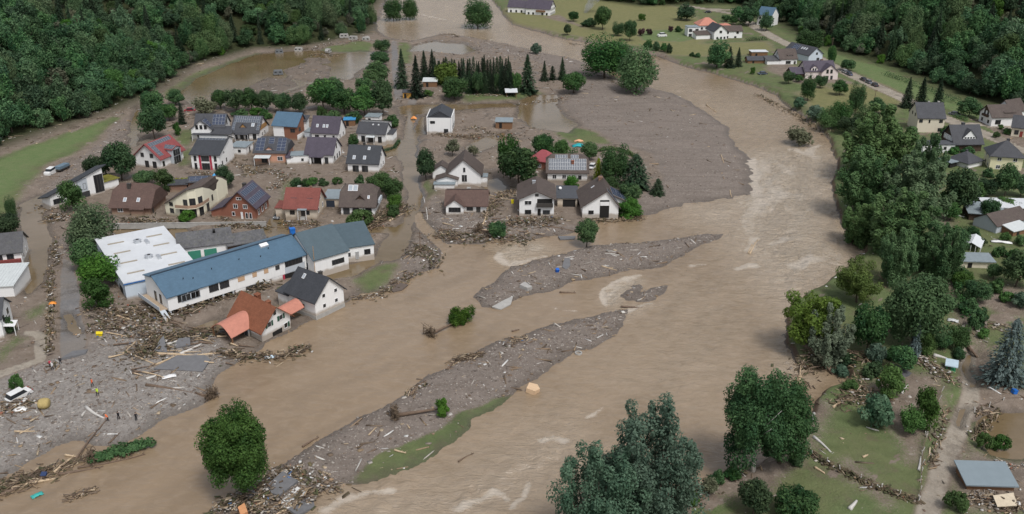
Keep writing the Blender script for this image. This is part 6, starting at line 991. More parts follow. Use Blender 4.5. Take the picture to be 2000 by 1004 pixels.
PILES = [ ('raft of pale planks drifting below the driftwood boom', [(133,963),(156,956),(178,948)], 110, .9, .35, (.95,.02,.03)),
 ('timber and brush heaped under the long hall', [(345,612),(420,585),(470,565),(525,558)], 520, 3.2, 1.5, (.4,.12,.48)), ('brush and planks washed round the hall stairs', [(180,605),(230,615),(290,610),(330,625)], 520, 4.5, 1.2, (.35,.3,.35)),
 ('white and brown rubble on the shore before the hall', [(185,640),(230,640),(280,650),(330,655)], 560, 5.0, .9, (.35,.5,.15)), ('dark brush and broken trunks beside the tilted house', [(250,690),(300,690),(330,655),(420,650)], 620, 4.5, 1.3, (.5,.12,.38)), ('timber wrack under the deck of the tilted house', [(420,690),(480,690),(540,690),(600,672)], 360, 2.4, .8, (.6,.15,.25)),
 ('heap of planks and white sheets round the buried car', [(5,800),(25,795),(45,790)], 220, 3.0, .8, (.5,.45,.05)), ('driftwood boom along the lower shore', [(-20,950),(30,935),(75,920),(110,905)], 420, 2.6, .7, (.75,.05,.2)), ('branch raft along the shore inlet', [(110,905),(150,893),(200,880),(250,878)], 160, 1.2, .4, (.8,.05,.15)),
 ('log jam beside the brown half hipped house', [(715,440),(745,425),(775,410),(790,400)], 520, 3.4, 1.4, (.7,.05,.25)), ('rubble and roots on the spit below the street', [(800,500),(820,480),(840,495),(850,520)], 260, 3.0, .9, (.4,.25,.35)), ('wrack line on the grassy spit', [(690,575),(740,570),(775,548),(815,530)], 200, 2.0, .6, (.5,.25,.25)),
 ('debris bank below the low umber roofed house', [(850,450),(900,462),(960,460),(1020,462)], 480, 3.8, .7, (.45,.25,.3)), ('mixed debris before the white balcony house', [(960,440),(1010,435),(1060,435),(1085,425)], 480, 4.0, .9, (.35,.4,.25)), ('branches and roots between the umber roof and balcony house', [(950,425),(960,400),(985,380),(1000,372)], 300, 3.0, 1.0, (.65,.12,.23)),
 ('planks swept against the cube house', [(850,262),(880,266),(910,268),(935,262)], 320, 2.4, .9, (.7,.2,.1)), ('broken timber on the mud east of the cube house', [(900,255),(930,250),(970,262),(1005,262)], 200, 3.0, .6, (.55,.35,.1)), ('wrack around the green pond', [(1010,200),(1040,198),(1090,190),(1110,185)], 120, 2.5, .4, (.5,.4,.1)),
 ('debris on the terrace in front of the bowed cream house', [(430,440),(470,442),(520,438)], 260, 2.6, .7, (.4,.3,.3)), ('debris drift between the brown and cream houses', [(230,432),(270,430),(310,432),(340,435)], 300, 3.0, .8, (.3,.25,.45)), ('heap of wreckage on the island in the flooded street', [(95,425),(110,420),(125,430)], 220, 3.0, .9, (.35,.45,.2)), ('wrack line beside the west road', [(98,520),(100,580),(98,640),(98,690)], 260, 1.1, .7, (.4,.2,.4)), ('rubble strip at the west flood edge', [(105,470),(110,495),(112,515)], 120, 1.5, .5, (.3,.3,.4)),
 ('wreckage heap between the garage rows', [(430,305),(470,318),(500,335),(540,330)], 240, 3.5, .6, (.4,.4,.2)), ('wreckage on the mud behind the red bungalow', [(530,335),(560,345),(545,360),(530,372)], 260, 3.0, .5, (.35,.5,.15)), ('litter in the yard of the red strip house', [(378,338),(400,340),(430,342),(440,350)], 180, 2.2, .7, (.5,.4,.1)), ('litter on the terrace of the long solar roof house', [(456,278),(475,279),(498,281)], 130, 1.6, .5, (.2,.75,.05)), ('litter beside the brick house', [(425,415),(432,425),(445,430)], 120, 1.8, .7, (.4,.4,.2)), ('garden wrack before the red bungalow', [(560,440),(590,438),(620,440),(550,430)], 180, 2.2, .5, (.5,.15,.35)),
 ('driftwood snag on the long gravel bar', [(890,698),(915,693),(940,688)], 150, 1.6, .9, (.85,.1,.05)), ('rubble and roots at the linden on the bar tip', [(430,985),(470,975),(520,950),(545,930)], 420, 3.0, 1.0, (.45,.35,.2)), ('broken planks at the end of the gravel bar', [(440,1000),(500,985),(560,985),(600,960)], 420, 3.0, .9, (.5,.35,.15)), ('pale rubble along the bar edge', [(545,920),(580,915),(620,940),(660,950)], 300, 2.6, .5, (.3,.5,.2)), ('driftwood on the upper bar', [(1000,660),(1025,655),(990,672)], 80, 1.6, .5, (.8,.15,.05)), ('driftwood at the bar shoulder', [(800,765),(812,752),(825,745)], 60, 1.2, .4, (.7,.2,.1)),
 ('flood wrack snared on the inlet willows', [(1570,710),(1600,700),(1650,700),(1680,712)], 420, 3.2, 1.3, (.6,.05,.35)), ('snapped branches in the inlet', [(1545,720),(1560,745),(1565,780),(1540,750)], 180, 3.0, .9, (.9,0,.1)), ('brush drift on the inlet shore', [(1670,740),(1690,770),(1640,790),(1720,780)], 260, 3.0, .8, (.55,.15,.3)), ('wreckage among the garden huts', [(1790,700),(1815,720),(1835,735),(1870,750)], 220, 2.4, .7, (.45,.45,.1)), ('broken boards under the garden shed', [(1900,985),(1940,985),(1985,990),(1960,1000)], 260, 2.4, .9, (.6,.4,0)), ('litter on the garden by the blue spruce', [(1880,650),(1920,640),(1990,650)], 120, 2.2, .4, (.4,.5,.1)), ('wrack along the garden fence', [(1560,880),(1620,915),(1700,955),(1790,985)], 330, .8, .5, (.15,.07,.78)), ('brush snagged on the river bank below the birches', [(1345,985),(1370,950),(1410,935),(1450,925)], 260, 2.0, .7, (.4,.1,.5)), ('litter heap by the garden shed corner', [(1955,905),(1975,915)], 90, 1.4, .5, (.2,.8,0)), ('wrack at the pond rim', [(1905,800),(1950,792),(1900,850)], 140, 1.4, .5, (.5,.1,.4)), ('debris on the garden track verge', [(1850,795),(1835,850),(1815,920)], 120, 1.0, .4, (.6,.2,.2)),
 ('brush along the foot of the east bank', [(1480,182),(1540,212),(1590,240),(1620,262)], 240, 2.5, .9, (.4,.05,.55)), ('wrack on the far meadow bank', [(1110,82),(1160,88),(1240,102),(1300,112)], 140, 2.5, .7, (.5,.1,.4)), ('caravan wreckage at the edge of the western wood', [(600,95),(640,88),(680,82),(730,78)], 240, 4.0, 1.0, (.35,.45,.2)), ('wreckage island in the flooded meadow', [(605,105),(630,103),(655,107)], 120, 3.0, .8, (.5,.4,.1)), ('camp wreckage below the thuja screen', [(930,185),(970,188),(1010,185)], 110, 3.0, .7, (.5,.4,.1)), ('litter around the camp kiosk', [(780,195),(800,190),(820,180)], 110, 3.0, .5, (.4,.5,.1)), ('driftwood on the upper gravel bank', [(860,66),(880,64),(895,70)], 60, 2.0, .8, (.7,0,.3)), ('wrack at the pine shore', [(1160,425),(1200,425),(1250,418)], 180, 2.0, .6, (.6,.1,.3)), ('roots at the willow point', [(1140,128),(1190,155),(1240,182)], 140, 2.5, .7, (.8,0,.2)), ('wreckage at the modern house', [(70,400),(95,395),(105,410)], 120, 2.6, .7, (.5,.4,.1))]
for a_ in PILES: pile(a_[0], a_[1], int(a_[2]*.95), a_[3], a_[4], a_[5])
# scattered small pieces over the mud, and stones on the gravel
def scatter(name, label, weight, n, smin, smax, cols_, flat=.55, seed=1, stick=0.0):
    rg = np.random.default_rng(seed); area = (GY.ravel()**2); d_ = depth(fy, 1.0); uu = 1000+FPX*fx/d_; vv = 502-FPX*(fy*SP+(H_-CAM_H)*CP)/d_; w = weight*area*((uu > -60) & (uu < 2060) & (vv < 1030) & (vv > 60)); w = w/w.sum()
    k = rg.choice(len(w), n, p=w); xy = np.stack([fx[k], fy[k]], 1)+rg.normal(0, .6, (n, 2))*(GY.ravel()[k]*.004)[:, None]; z = zs(xy); s = smin+(smax-smin)*rg.random(n)**3
    size = np.stack([s*rg.uniform(.8, 1.6, n), s*rg.uniform(.7, 1.1, n), s*flat*rg.uniform(.6, 1.1, n)], 1)
    if stick: q = rg.random(n) < stick; size[q] = np.stack([s*4, s*.35, s*.3], 1)[q]
    V, F, Cc = boxes(np.column_stack([xy, z+size[:, 2]*.2]), size, rg.uniform(0, 6.28, n), rg.normal(0, .15, n), cols_[rg.integers(0, len(cols_), n)]*rg.uniform(.75, 1.2, (n, 1)), rg, .3)
    tag(link(name, np_mesh(name, V, F, LIT, False, Cc)), label, 'stones' if 'stone' in name else 'litter', kind='stuff')
STC = np.array([(.22,.19,.17),(.16,.135,.12),(.28,.25,.22),(.12,.10,.09),(.2,.165,.14),(.34,.31,.28)]); drym = (H_ > .12) & (H_ < 1.6)
scatter('stones', 'loose stones strewn over the gravel bars and shore', np.where(drym, np.clip(Z['gravel']-.3, 0, 1)*np.where((fx > 15) & (fy > 245), .12, 1.0), 0), 18000, .08, .42, STC*1.15, .4, 3)
village = drym & (dr > 0) & ~steep & (Z['gravel'] < .5) & (Z['grass'] < .5) & (Z['asphalt'] < .3)
scatter('flood_litter', 'scattered wood, bricks and rags left by the flood', np.where(village, 1.0+3*np.clip(n2, 0, 1), 0), 5200, .15, .9, np.vstack([WOODC, BRUSH, STC, BITC[:4]*.8]), .35, 4, .45)
scatter('shore_litter', 'scattered wood and pale bits on the gravel', np.where(drym & (Z['gravel'] > .5), np.where((fx > 15) & (fy > 245), .15, 1.0), 0), 2000, .15, .8, np.vstack([WOODC, BITC[:3], WOODC]), .3, 5, .6)
scatter('garden_litter', 'scattered boards and scraps on the eastern gardens', np.where(drym & steep & (fy < 260), 1, 0), 900, .12, .7, np.vstack([WOODC, BITC[:4]]), .3, 6, .5)
# ------------------------------------------------------------------ single logs, slabs and trunks
PALE = plain('stripped_wood', (.47,.36,.24), .8, .25, 2); WET = plain('wet_wood', (.15,.105,.075), .75, .3, 2); CONCB = plain('pale_beam', (.52,.50,.47), .8, .12, 1)
def log(label, u0, v0, u1, v1, d=.35, mat=None, group=None, lift=.15, stubs=3, name='log', root=False):
    a, b = Vector(G(u0, v0)), Vector(G(u1, v1)); a.z = max(0, hgt(a.x, a.y))+lift; b.z = max(0, hgt(b.x, b.y))+lift*.6; L = (b-a).length; m = MB(); n = 5; side = (b-a).cross(Vector((0,0,1))).normalized(); bend = R_.uniform(-.04, .04)*L
    pts = [(b-a)*(i/n)+side*bend*math.sin(math.pi*i/n) for i in range(n+1)]; m.tube(pts, [d*.55*(1-.55*i/n) for i in range(n+1)], 7)
    for k in range(stubs):
        t = R_.uniform(.35, .95); p = (b-a)*t; dr_ = (side*R_.choice((-1, 1))*R_.uniform(.4, 1)+(b-a).normalized()*.6+Vector((0,0,R_.uniform(.1,.7)))).normalized(); l_ = R_.uniform(.06, .16)*L; m.tube([p, p+dr_*l_*.5, p+dr_*l_+Vector((0,0,.1))], [d*.22, d*.16, d*.05], 5)
    o = m.build(name, mat or PALE, None, tuple(a), smooth=True); tag(o, label, 'log', group)
    return o
LOGS = [('long bare trunk lying across the shore gravel', None, [(285,752,405,770,.6,WET)]), ('stripped log in the tangle before the tilted house', 'logs before the tilted house', [(296,692,385,694,.6,PALE),(385,694,450,684,.5,PALE),(245,686,306,712,.4,PALE),(306,712,346,694,.45,PALE),(265,668,240,690,.3,PALE),(214,612,265,628,.5,PALE),(222,606,260,618,.35,WET),(290,662,305,640,.3,PALE),(405,655,445,640,.35,PALE),(440,690,520,686,.5,WET)]),
 ('pale concrete post lying on the shore rubble', 'concrete posts on the rubble', [(326,674,366,658,.6,CONCB),(352,692,394,671,.7,CONCB),(286,740,306,733,.6,CONCB),(168,795,204,816,.6,CONCB)]), ('fallen branch near the people on the gravel', 'branches near the people', [(192,835,208,818,.25,WET),(146,888,190,835,.35,WET),(28,842,68,840,.35,PALE),(45,818,76,818,.3,WET),(38,846,66,832,.25,PALE)]),
 ('long trunk in the driftwood boom', 'trunks in the driftwood boom', [(112,918,200,902,.5,WET),(150,905,282,878,.35,WET),(104,914,140,884,.5,PALE),(0,958,95,918,.6,WET),(20,945,105,925,.5,PALE),(72,932,106,926,.5,PALE),(125,880,148,883,.4,PALE)]),
 ('white pole on the street edge', None, [(827,381,835,424,.35,CONCB)]), ('debarked trunk in the log jam', 'trunks in the log jam', [(760,430,788,412,.5,PALE),(735,430,765,402,.4,PALE),(745,425,780,405,.5,PALE),(722,442,755,430,.45,WET),(700,455,715,438,.35,WET),(690,442,704,436,.4,WET)]),
 ('bent trunk below the low umber roofed house', 'trunks by the umber roof', [(942,440,950,412,.5,PALE),(950,412,972,390,.5,PALE),(955,382,1000,392,.35,PALE),(965,375,1005,385,.3,PALE)]), ('floating trunk at the foot of the debris bank', None, [(1066,440,1135,448,.5,WET)]), ('white stripped snag in the rapids', 'snags in the rapids', [(1465,490,1480,462,.4,PALE),(1462,488,1470,470,.3,PALE),(1380,200,1400,214,.4,PALE),(1408,302,1414,318,.35,PALE),(1426,370,1430,380,.3,PALE)]),
 ('thin log on the gravel bars', 'thin logs on the gravel bars', [(1175,518,1205,523,.35,PALE),(1093,564,1125,565,.45,WET),(1213,592,1255,594,.45,WET),(800,835,795,828,.25,PALE),(770,876,793,881,.35,PALE),(590,864,622,845,.4,WET),(720,848,735,832,.25,PALE),(800,765,832,738,.4,WET),(875,715,890,692,.4,WET),(895,893,925,876,.3,WET),(1000,640,1014,636,.4,WET)]),
 ('bleached branch in the inlet', 'branches in the inlet', [(1550,748,1570,720,.35,PALE),(1536,748,1562,728,.4,PALE),(1562,745,1566,700,.3,PALE),(1560,742,1572,755,.3,PALE),(1570,680,1630,720,.9,WET),(1590,690,1628,724,.7,WET),(1725,665,1750,640,.4,WET),(1626,802,1646,790,.5,PALE)]),
 ('white board lying on the garden lawn', 'boards on the lawn', [(1588,860,1622,890,.5,CONCB),(1590,808,1588,826,.5,CONCB),(1658,1002,1672,985,.7,CONCB),(1590,920,1610,932,.4,PALE),(1793,925,1797,898,.4,CONCB),(1684,900,1694,895,.4,PALE),(1760,775,1772,758,.5,CONCB),(1950,735,1975,742,.6,PALE),(1822,700,1848,706,.8,CONCB),(1886,672,1910,694,.8,WET)]),
 ('broken beam on the slabs at the bar tip', 'beams at the bar tip', [(470,972,560,998,.5,WET),(450,965,530,955,.4,PALE),(500,985,545,960,.4,PALE),(555,990,575,968,.45,PALE),(540,1000,580,970,.35,PALE),(505,945,540,940,.35,WET)])]
for lb, gp_, it in LOGS:
    for q in it: log(lb, *q[:4], q[4], q[5], gp_ if len(it) > 1 else None, stubs=0 if q[5] is CONCB else 3, name='post' if q[5] is CONCB and 'post' in lb else 'board' if 'board' in lb else 'log')
for i in range(34):
    u_, v_ = R_.uniform(190, 470), R_.uniform(612, 735); a_ = R_.uniform(-.5, .5)+.1; l_ = R_.uniform(14, 48)
    if v_ > 745-(u_-190)*.12: continue
    log('weathered log strewn over the shore rubble', u_, v_, u_+l_*math.cos(a_), v_-l_*math.sin(a_)*.6, R_.uniform(.2, .45), R_.choice((PALE, WET, WET)), 'logs strewn over the rubble', .35, 2)
for i in range(22):
    u_, v_ = R_.uniform(840, 1060), R_.uniform(428, 462); a_ = R_.uniform(-.7, .7); l_ = R_.uniform(10, 30)
    log('weathered log in the debris below the island houses', u_, v_, u_+l_*math.cos(a_), v_-l_*math.sin(a_)*.5, R_.uniform(.2, .4), R_.choice((PALE, WET)), 'logs below the island houses', .35, 2)
def slab(label, pts, t=.35, tilt=(0,0), lift=.3, mat=None, group=None, name='asphalt_slab', cat='slab'):
    P = [G(u, v) for u, v in pts]; cx = sum(p[0] for p in P)/len(P); cy = sum(p[1] for p in P)/len(P); m = MB(); m.column([(p[0]-cx, p[1]-cy) for p in P], -t, 0.0)
    o = m.build(name, mat or ASPH, None, (cx, cy, max(hgt(cx, cy), 0)+lift)); o.rotation_euler = (math.radians(tilt[0]), math.radians(tilt[1]), 0); tag(o, label, cat, group)
ASPH = plain('broken_asphalt', (.15,.15,.155), .85, .2, .9)
slab('large broken road slab lying on the shore rubble', [(300,722),(395,723),(411,702),(400,695),(345,698),(330,706)], .4, (4,3), .4); slab('upended grey road slab before the tilted house', [(300,690),(327,691),(322,668),(314,674)], .35, (14,0), .9); slab('cracked slab behind the fallen posts', [(334,682),(372,676),(372,664),(350,664)], .3, (5,-4), .4)
slab('asphalt platform at the tip of the gravel bar', [(522,948),(552,922),(568,932),(582,938),(545,966),(530,962)], .5, (3,2), .5); slab('sunken grey road slab at the bar end', [(562,990),(600,962),(612,968),(614,980),(580,1002)], .4, (-6,5), .3); slab('grey slab by the linden roots', [(476,960),(490,950),(500,965),(482,974)], .3, (8,-6), .7); slab('white crushed sheets between the road slabs', [(545,975),(580,945),(598,955),(560,990)], .2, (0,0), .25, plain('crushed_white', (.62,.62,.60), .8, .35, 5), name='sheet')
slab('pale concrete slab at the head of the upper bar', [(961,594),(985,582),(1002,575),(998,588),(978,598)], .3, (6,4), .35, CONC); slab('rounded grey slab on the upper bar', [(1098,520),(1102,508),(1113,507),(1114,518),(1106,524)], .3, (10,0), .4); slab('block of masonry on the upper bar', [(1015,558),(1025,551),(1040,560),(1030,563)], .8, (0,6), .7, CONC, name='masonry_block'); slab('broken road edge below the west street', [(120,704),(142,688),(172,684),(168,692),(140,700)], .5, (-4,0), .35)
slab('grey pavement slab at the flooded bank', [(1090,457),(1125,455),(1122,461),(1094,463)], .3, (0,3), .3); slab('dark sandbar slab off the hall garden', [(760,558),(775,545),(797,550),(785,560),(768,564)], .3, (0,0), .25, plain('dark_mud_slab', (.12,.095,.08), .9)); slab('tan insulation block stranded at the bar edge', [(1028,758),(1034,746),(1050,748),(1055,756),(1045,762)], .9, (0,8), .8, plain('tan_foam', (.62,.44,.28), .8, .15, 2), name='foam_block', cat='block'); slab('orange foam block at the bar tip', [(465,995),(478,988),(484,1002),(470,1008)], .8, (10,0), .8, plain('orange_foam', (.55,.27,.13), .8), name='foam_block', cat='block'); slab('large beige board leaning on the garden wreckage', [(1935,985),(1975,978),(1985,1000),(1945,1004)], .12, (8,4), .9, plain('beige_board', (.55,.47,.35), .7), name='board', cat='board')
# uprooted trees
def fallen(label, u0, v0, u1, v1, crown_w, key, d=.6):
    a, b = Vector(G(u0, v0)), Vector(G(u1, v1)); e = link('fallen_tree', None, None, (a.x, a.y, max(0, hgt(a.x, a.y))+.4), math.atan2(b.y-a.y, b.x-a.x)); tag(e, label, 'fallen tree'); L = (b-a).length; m = MB(); m.tube([(0,0,0),(L*.5,.2,.1),(L,0,.4)], [d*.6,d*.45,d*.2], 8); m.build('trunk', WET, e, smooth=True)
    rg = np.random.default_rng(int(u0)); n = 220; p = np.stack([rg.normal(0, .35, n), rg.normal(0, .8, n), rg.normal(.3, .7, n)], 1); V, F, Cc = boxes(p, np.stack([rg.uniform(.3, 1.3, n), rg.uniform(.04, .12, n), rg.uniform(.04, .12, n)], 1), rg.uniform(0, 6.28, n), rg.normal(0, .9, n), np.repeat([[.13,.095,.065]], n, 0)*rg.uniform(.6, 1.4, (n, 1)), rg); link('root_plate', np_mesh('root_plate', V, F, LIT, False, Cc), e)
    if crown_w:
        w = crown_w*mpp(u1, v1); rg = np.random.default_rng(9); c = unit(rg, 40)*np.array([w*.5, w*.34, w*.26])*rg.uniform(.35, 1.1, (40, 1))+np.array([L+w*.1, 0, w*.18]); rd = np.full((40, 3), 1.0)*w*rg.uniform(.07, .15, (40, 1)); v, tv = leaf_cloud(rg, c, rd, np.clip(rg.normal(.5, .2, 40), 0, 1), 110, .20); link('crown', cloud_mesh('crown', v, tv, LM[key]), e)
    return e
fallen('uprooted tree with green crown stranded in mid river', 840, 648, 895, 625, 66, 'linden'); fallen('grey trunk with root ball on the long gravel bar', 772, 812, 856, 803, 0, 'lime', .7); fallen('trunk with dark roots pointing off the shore', 412, 768, 380, 764, 0, 'lime', .5)
e = fallen('fallen spruce lying along the shore inlet', 178, 893, 215, 882, 0, 'conifer', .4); rg = np.random.default_rng(4); n = 30; t = np.linspace(0, 1, n); Lf = (Vector(G(178,893))-Vector(G(292,858))).length; c = np.stack([t*Lf, rg.normal(0, .4, n), .3+.2*rg.random(n)], 1); v, tv = leaf_cloud(rg, c, np.stack([np.full(n, .9), .5+1.0*np.sin(np.pi*np.clip(t, .1, .95)), np.full(n, .5)], 1), np.full(n, .5), 90, .24); link('crown', cloud_mesh('crown', v, tv, LM['round']), e)
e = fallen('toppled brown tree beside the lone bank bush', 935, 450, 985, 460, 0, 'lime', .5)
# ------------------------------------------------------------------ vehicles
TYRE = plain('tyre', (.02,.02,.02), .8); CARG = plain('car_glass', (.02,.024,.028), .1, .1, 1, 0, .6); LAMP = plain('head_lamp', (.7,.7,.68), .2); TAIL = plain('tail_lamp', (.35,.02,.02), .3)
def paintm(n, c): return plain('paint_'+n, c, .28, .06, .8, .1, .6)
def car(label, u, v, yaw, paint, L=4.4, W=1.78, hh=1.48, van=False, sink=0.0, tilt=(0,0), group=None, name='car', cat='car', cabin=(.18,.28,.70,.86)):
    x, y, _ = G(u, v); z = hgt(x, y); e = link(name, None, None, (x, y, z-sink)); e.rotation_euler = (math.radians(tilt[0]), math.radians(tilt[1]), yaw); tag(e, label, cat, group)
    s = hh/1.48; bl = .82*s if not van else 1.0*s; X = lambda f: (f-.5)*L; b = MB()
    low = [(X(0), .32), (X(.02), .62*s), (X(.07), bl*.95), (X(cabin[0]), bl), (X(cabin[3]), bl*1.0), (X(.97), bl*.92), (X(1), .6*s), (X(1), .32)]
    R90 = Matrix.Rotation(math.pi/2, 4, 'Z'); b.prism([(-p[0], p[1]) for p in low][::-1], -W/2, W/2, Matrix.Rotation(-math.pi/2, 4, 'Z')); b.build('body', paint, e)
    c0, c1, c2, c3 = [X(q) for q in cabin]; g = MB(); k = W/2-.06; k2 = W/2-.20; lo = [(c0,-k,bl),(c3,-k,bl),(c3,k,bl),(c0,k,bl)]; hi = [(c1,-k2,hh-.05),(c2,-k2,hh-.05),(c2,k2,hh-.05),(c1,k2,hh-.05)]; g.poly(hi)
    for i in range(4): j = (i+1) % 4; g.poly([lo[i], lo[j], hi[j], hi[i]])
    g.build('windows', CARG, e); r = MB(); r.column([(c1-.05,-k2-.03),(c2+.05,-k2-.03),(c2+.05,k2+.03),(c1-.05,k2+.03)], hh-.05, hh); r.build('car_roof', paint, e)
    for px_ in (.2, .8):
        for sy in (-1, 1): w_ = MB(); w_.tube([(X(px_), sy*(W/2-.2), .33), (X(px_), sy*(W/2+.02), .33)], [.33,.33], 12); wo_ = w_.build('wheel', TYRE, e); w_ = MB(); w_.tube([(X(px_), sy*(W/2+.0), .33), (X(px_), sy*(W/2+.035), .33)], [.2,.2], 8); w_.build('rim', ALU, wo_)
    for sy in (-1, 1): l_ = MB(); l_.box(X(0)-.03, X(0)+.08, sy*W*.36-.18, sy*W*.36+.18, .58*s, .74*s); l_.build('headlight', LAMP, e); l_ = MB(); l_.box(X(1)-.08, X(1)+.03, sy*W*.38-.12, sy*W*.38+.12, .62*s, .80*s); l_.build('tail_light', TAIL, e)
    return e
RD = ang(1640, 139, 1700, 166); blk_ = paintm('black', (.025,.027,.032)); sil = paintm('silver', (.42,.43,.45)); blu = paintm('blue', (.06,.085,.13)); wht = paintm('white', (.75,.75,.74)); gry = paintm('grey', (.16,.17,.18)); redc = paintm('red', (.32,.03,.04))
car('dark blue car parked on the river road, last of the queue', 1658, 149, RD, blu); car('silver car right behind the last dark blue one', 1650, 145, RD, sil); car('black car at the middle of the queue on the road', 1686, 160, RD, blk_); car('grey blue car second from the front of the queue', 1696, 165, RD, paintm('greyblue', (.12,.14,.17))); car('black car leading the queue on the river road', 1708, 171, RD, blk_)
car('grey car parked beside the beige house under the wood', 1864, 228, ang(1850,226,1880,232), gry); car('black car half hidden behind the pale rose house', 1600, 120, RD, blk_); car('red car stranded in the flood behind the slate roofs', 371, 216, .2, redc, sink=.3); car('grey car pushed against the red bungalow', 545, 418, 1.3, gry, sink=.2, tilt=(0,4)); car('white car beside the golden cypresses', 1157, 328, 1.2, wht); car('pale camper van on the farm lawn', 1293, 74, .3, wht, 5.2, 2.0, 2.3, True); car('blue white boat like car on the far meadow bank', 1489, 148, .2, blu); car('dark car far up on the meadow road', 1383, 27, .1, blk_)
car('white off road car half buried at the gravel edge', 38, 775, 1.0, wht, 4.6, 1.85, 1.75, sink=.25, tilt=(3,-4), cabin=(.05,.12,.66,.78)); car('white van cab stranded on the mud field', 101, 338, ang(95,341,115,331), wht, 5.0, 2.0, 2.2, True, .35, (0,-5)); 
q0 = G(122, 332); e = link('trailer', None, None, (q0[0], q0[1], 1.0)); e.rotation_euler = (0, .03, ang(95,341,115,331)); tag(e, 'dark flat bed trailer behind the stranded white van', 'trailer'); a = MB(); a.box(-2.8, 2.8, -1.1, 1.1, .5, .9); a.build('bed', DFRAME, e); a = MB(); a.box(-2.6, 2.6, -1.0, 1.0, .9, 1.7); a.build('load', plain('blue_tarp_load', (.13,.19,.24), .7, .3, 1), e)
for x_ in (-1.6, 1.6): a = MB(); a.tube([(x_, -1.15, .4), (x_, 1.15, .4)], [.42,.42], 10); a.build('axle_wheels', TYRE, e)
for i, (u, v, lb, L_, sk, yw) in enumerate([(672, 74, 'white caravan stranded at the edge of the western wood', 5.2, .2, .2), (690, 78, 'dark caravan wreck beside the white caravan', 4.6, .3, -.2), (715, 79, 'low pale caravan at the end of the wood', 4.4, .6, .05), (545, 100, 'dark wreck of a caravan at the wood foot', 4.2, .6, .3), (583, 96, 'pale caravan wreck below the wood', 4.0, .6, -.1), (543, 142, 'dark caravan standing alone in the flooded meadow', 4.6, .2, .3), (641, 100, 'white caravan end on the debris island', 3.0, .1, 1.2)]):
    q0 = G(u, v); e = link('caravan', None, None, (q0[0], q0[1], max(0, hgt(q0[0], q0[1]))-sk), yw); tag(e, lb, 'caravan'); m_ = paintm('muddy_white', (.42,.41,.39)) if 'white' in lb or 'pale' in lb else gry; a = MB(); w_ = 2.2; a.prism([(-L_/2+.25,.4),(L_/2-.1,.4),(L_/2,1.2),(L_/2-.3,2.4),(-L_/2+.5,2.45),(-L_/2,1.3)], -w_/2, w_/2, Matrix.Rotation(-math.pi/2, 4, 'Z')); a.build('body', m_, e)
    for x_ in (-1.1, .9): a = MB(); a.box(x_-.5, x_+.5, -w_/2-.03, -w_/2+.02, 1.3, 1.9); a.build('window', CARG, e)
    for s_ in (-1, 1): a = MB(); a.tube([(0, s_*w_/2-.1*s_, .33), (0, s_*(w_/2+.02), .33)], [.33,.33], 10); a.build('wheel', TYRE, e)
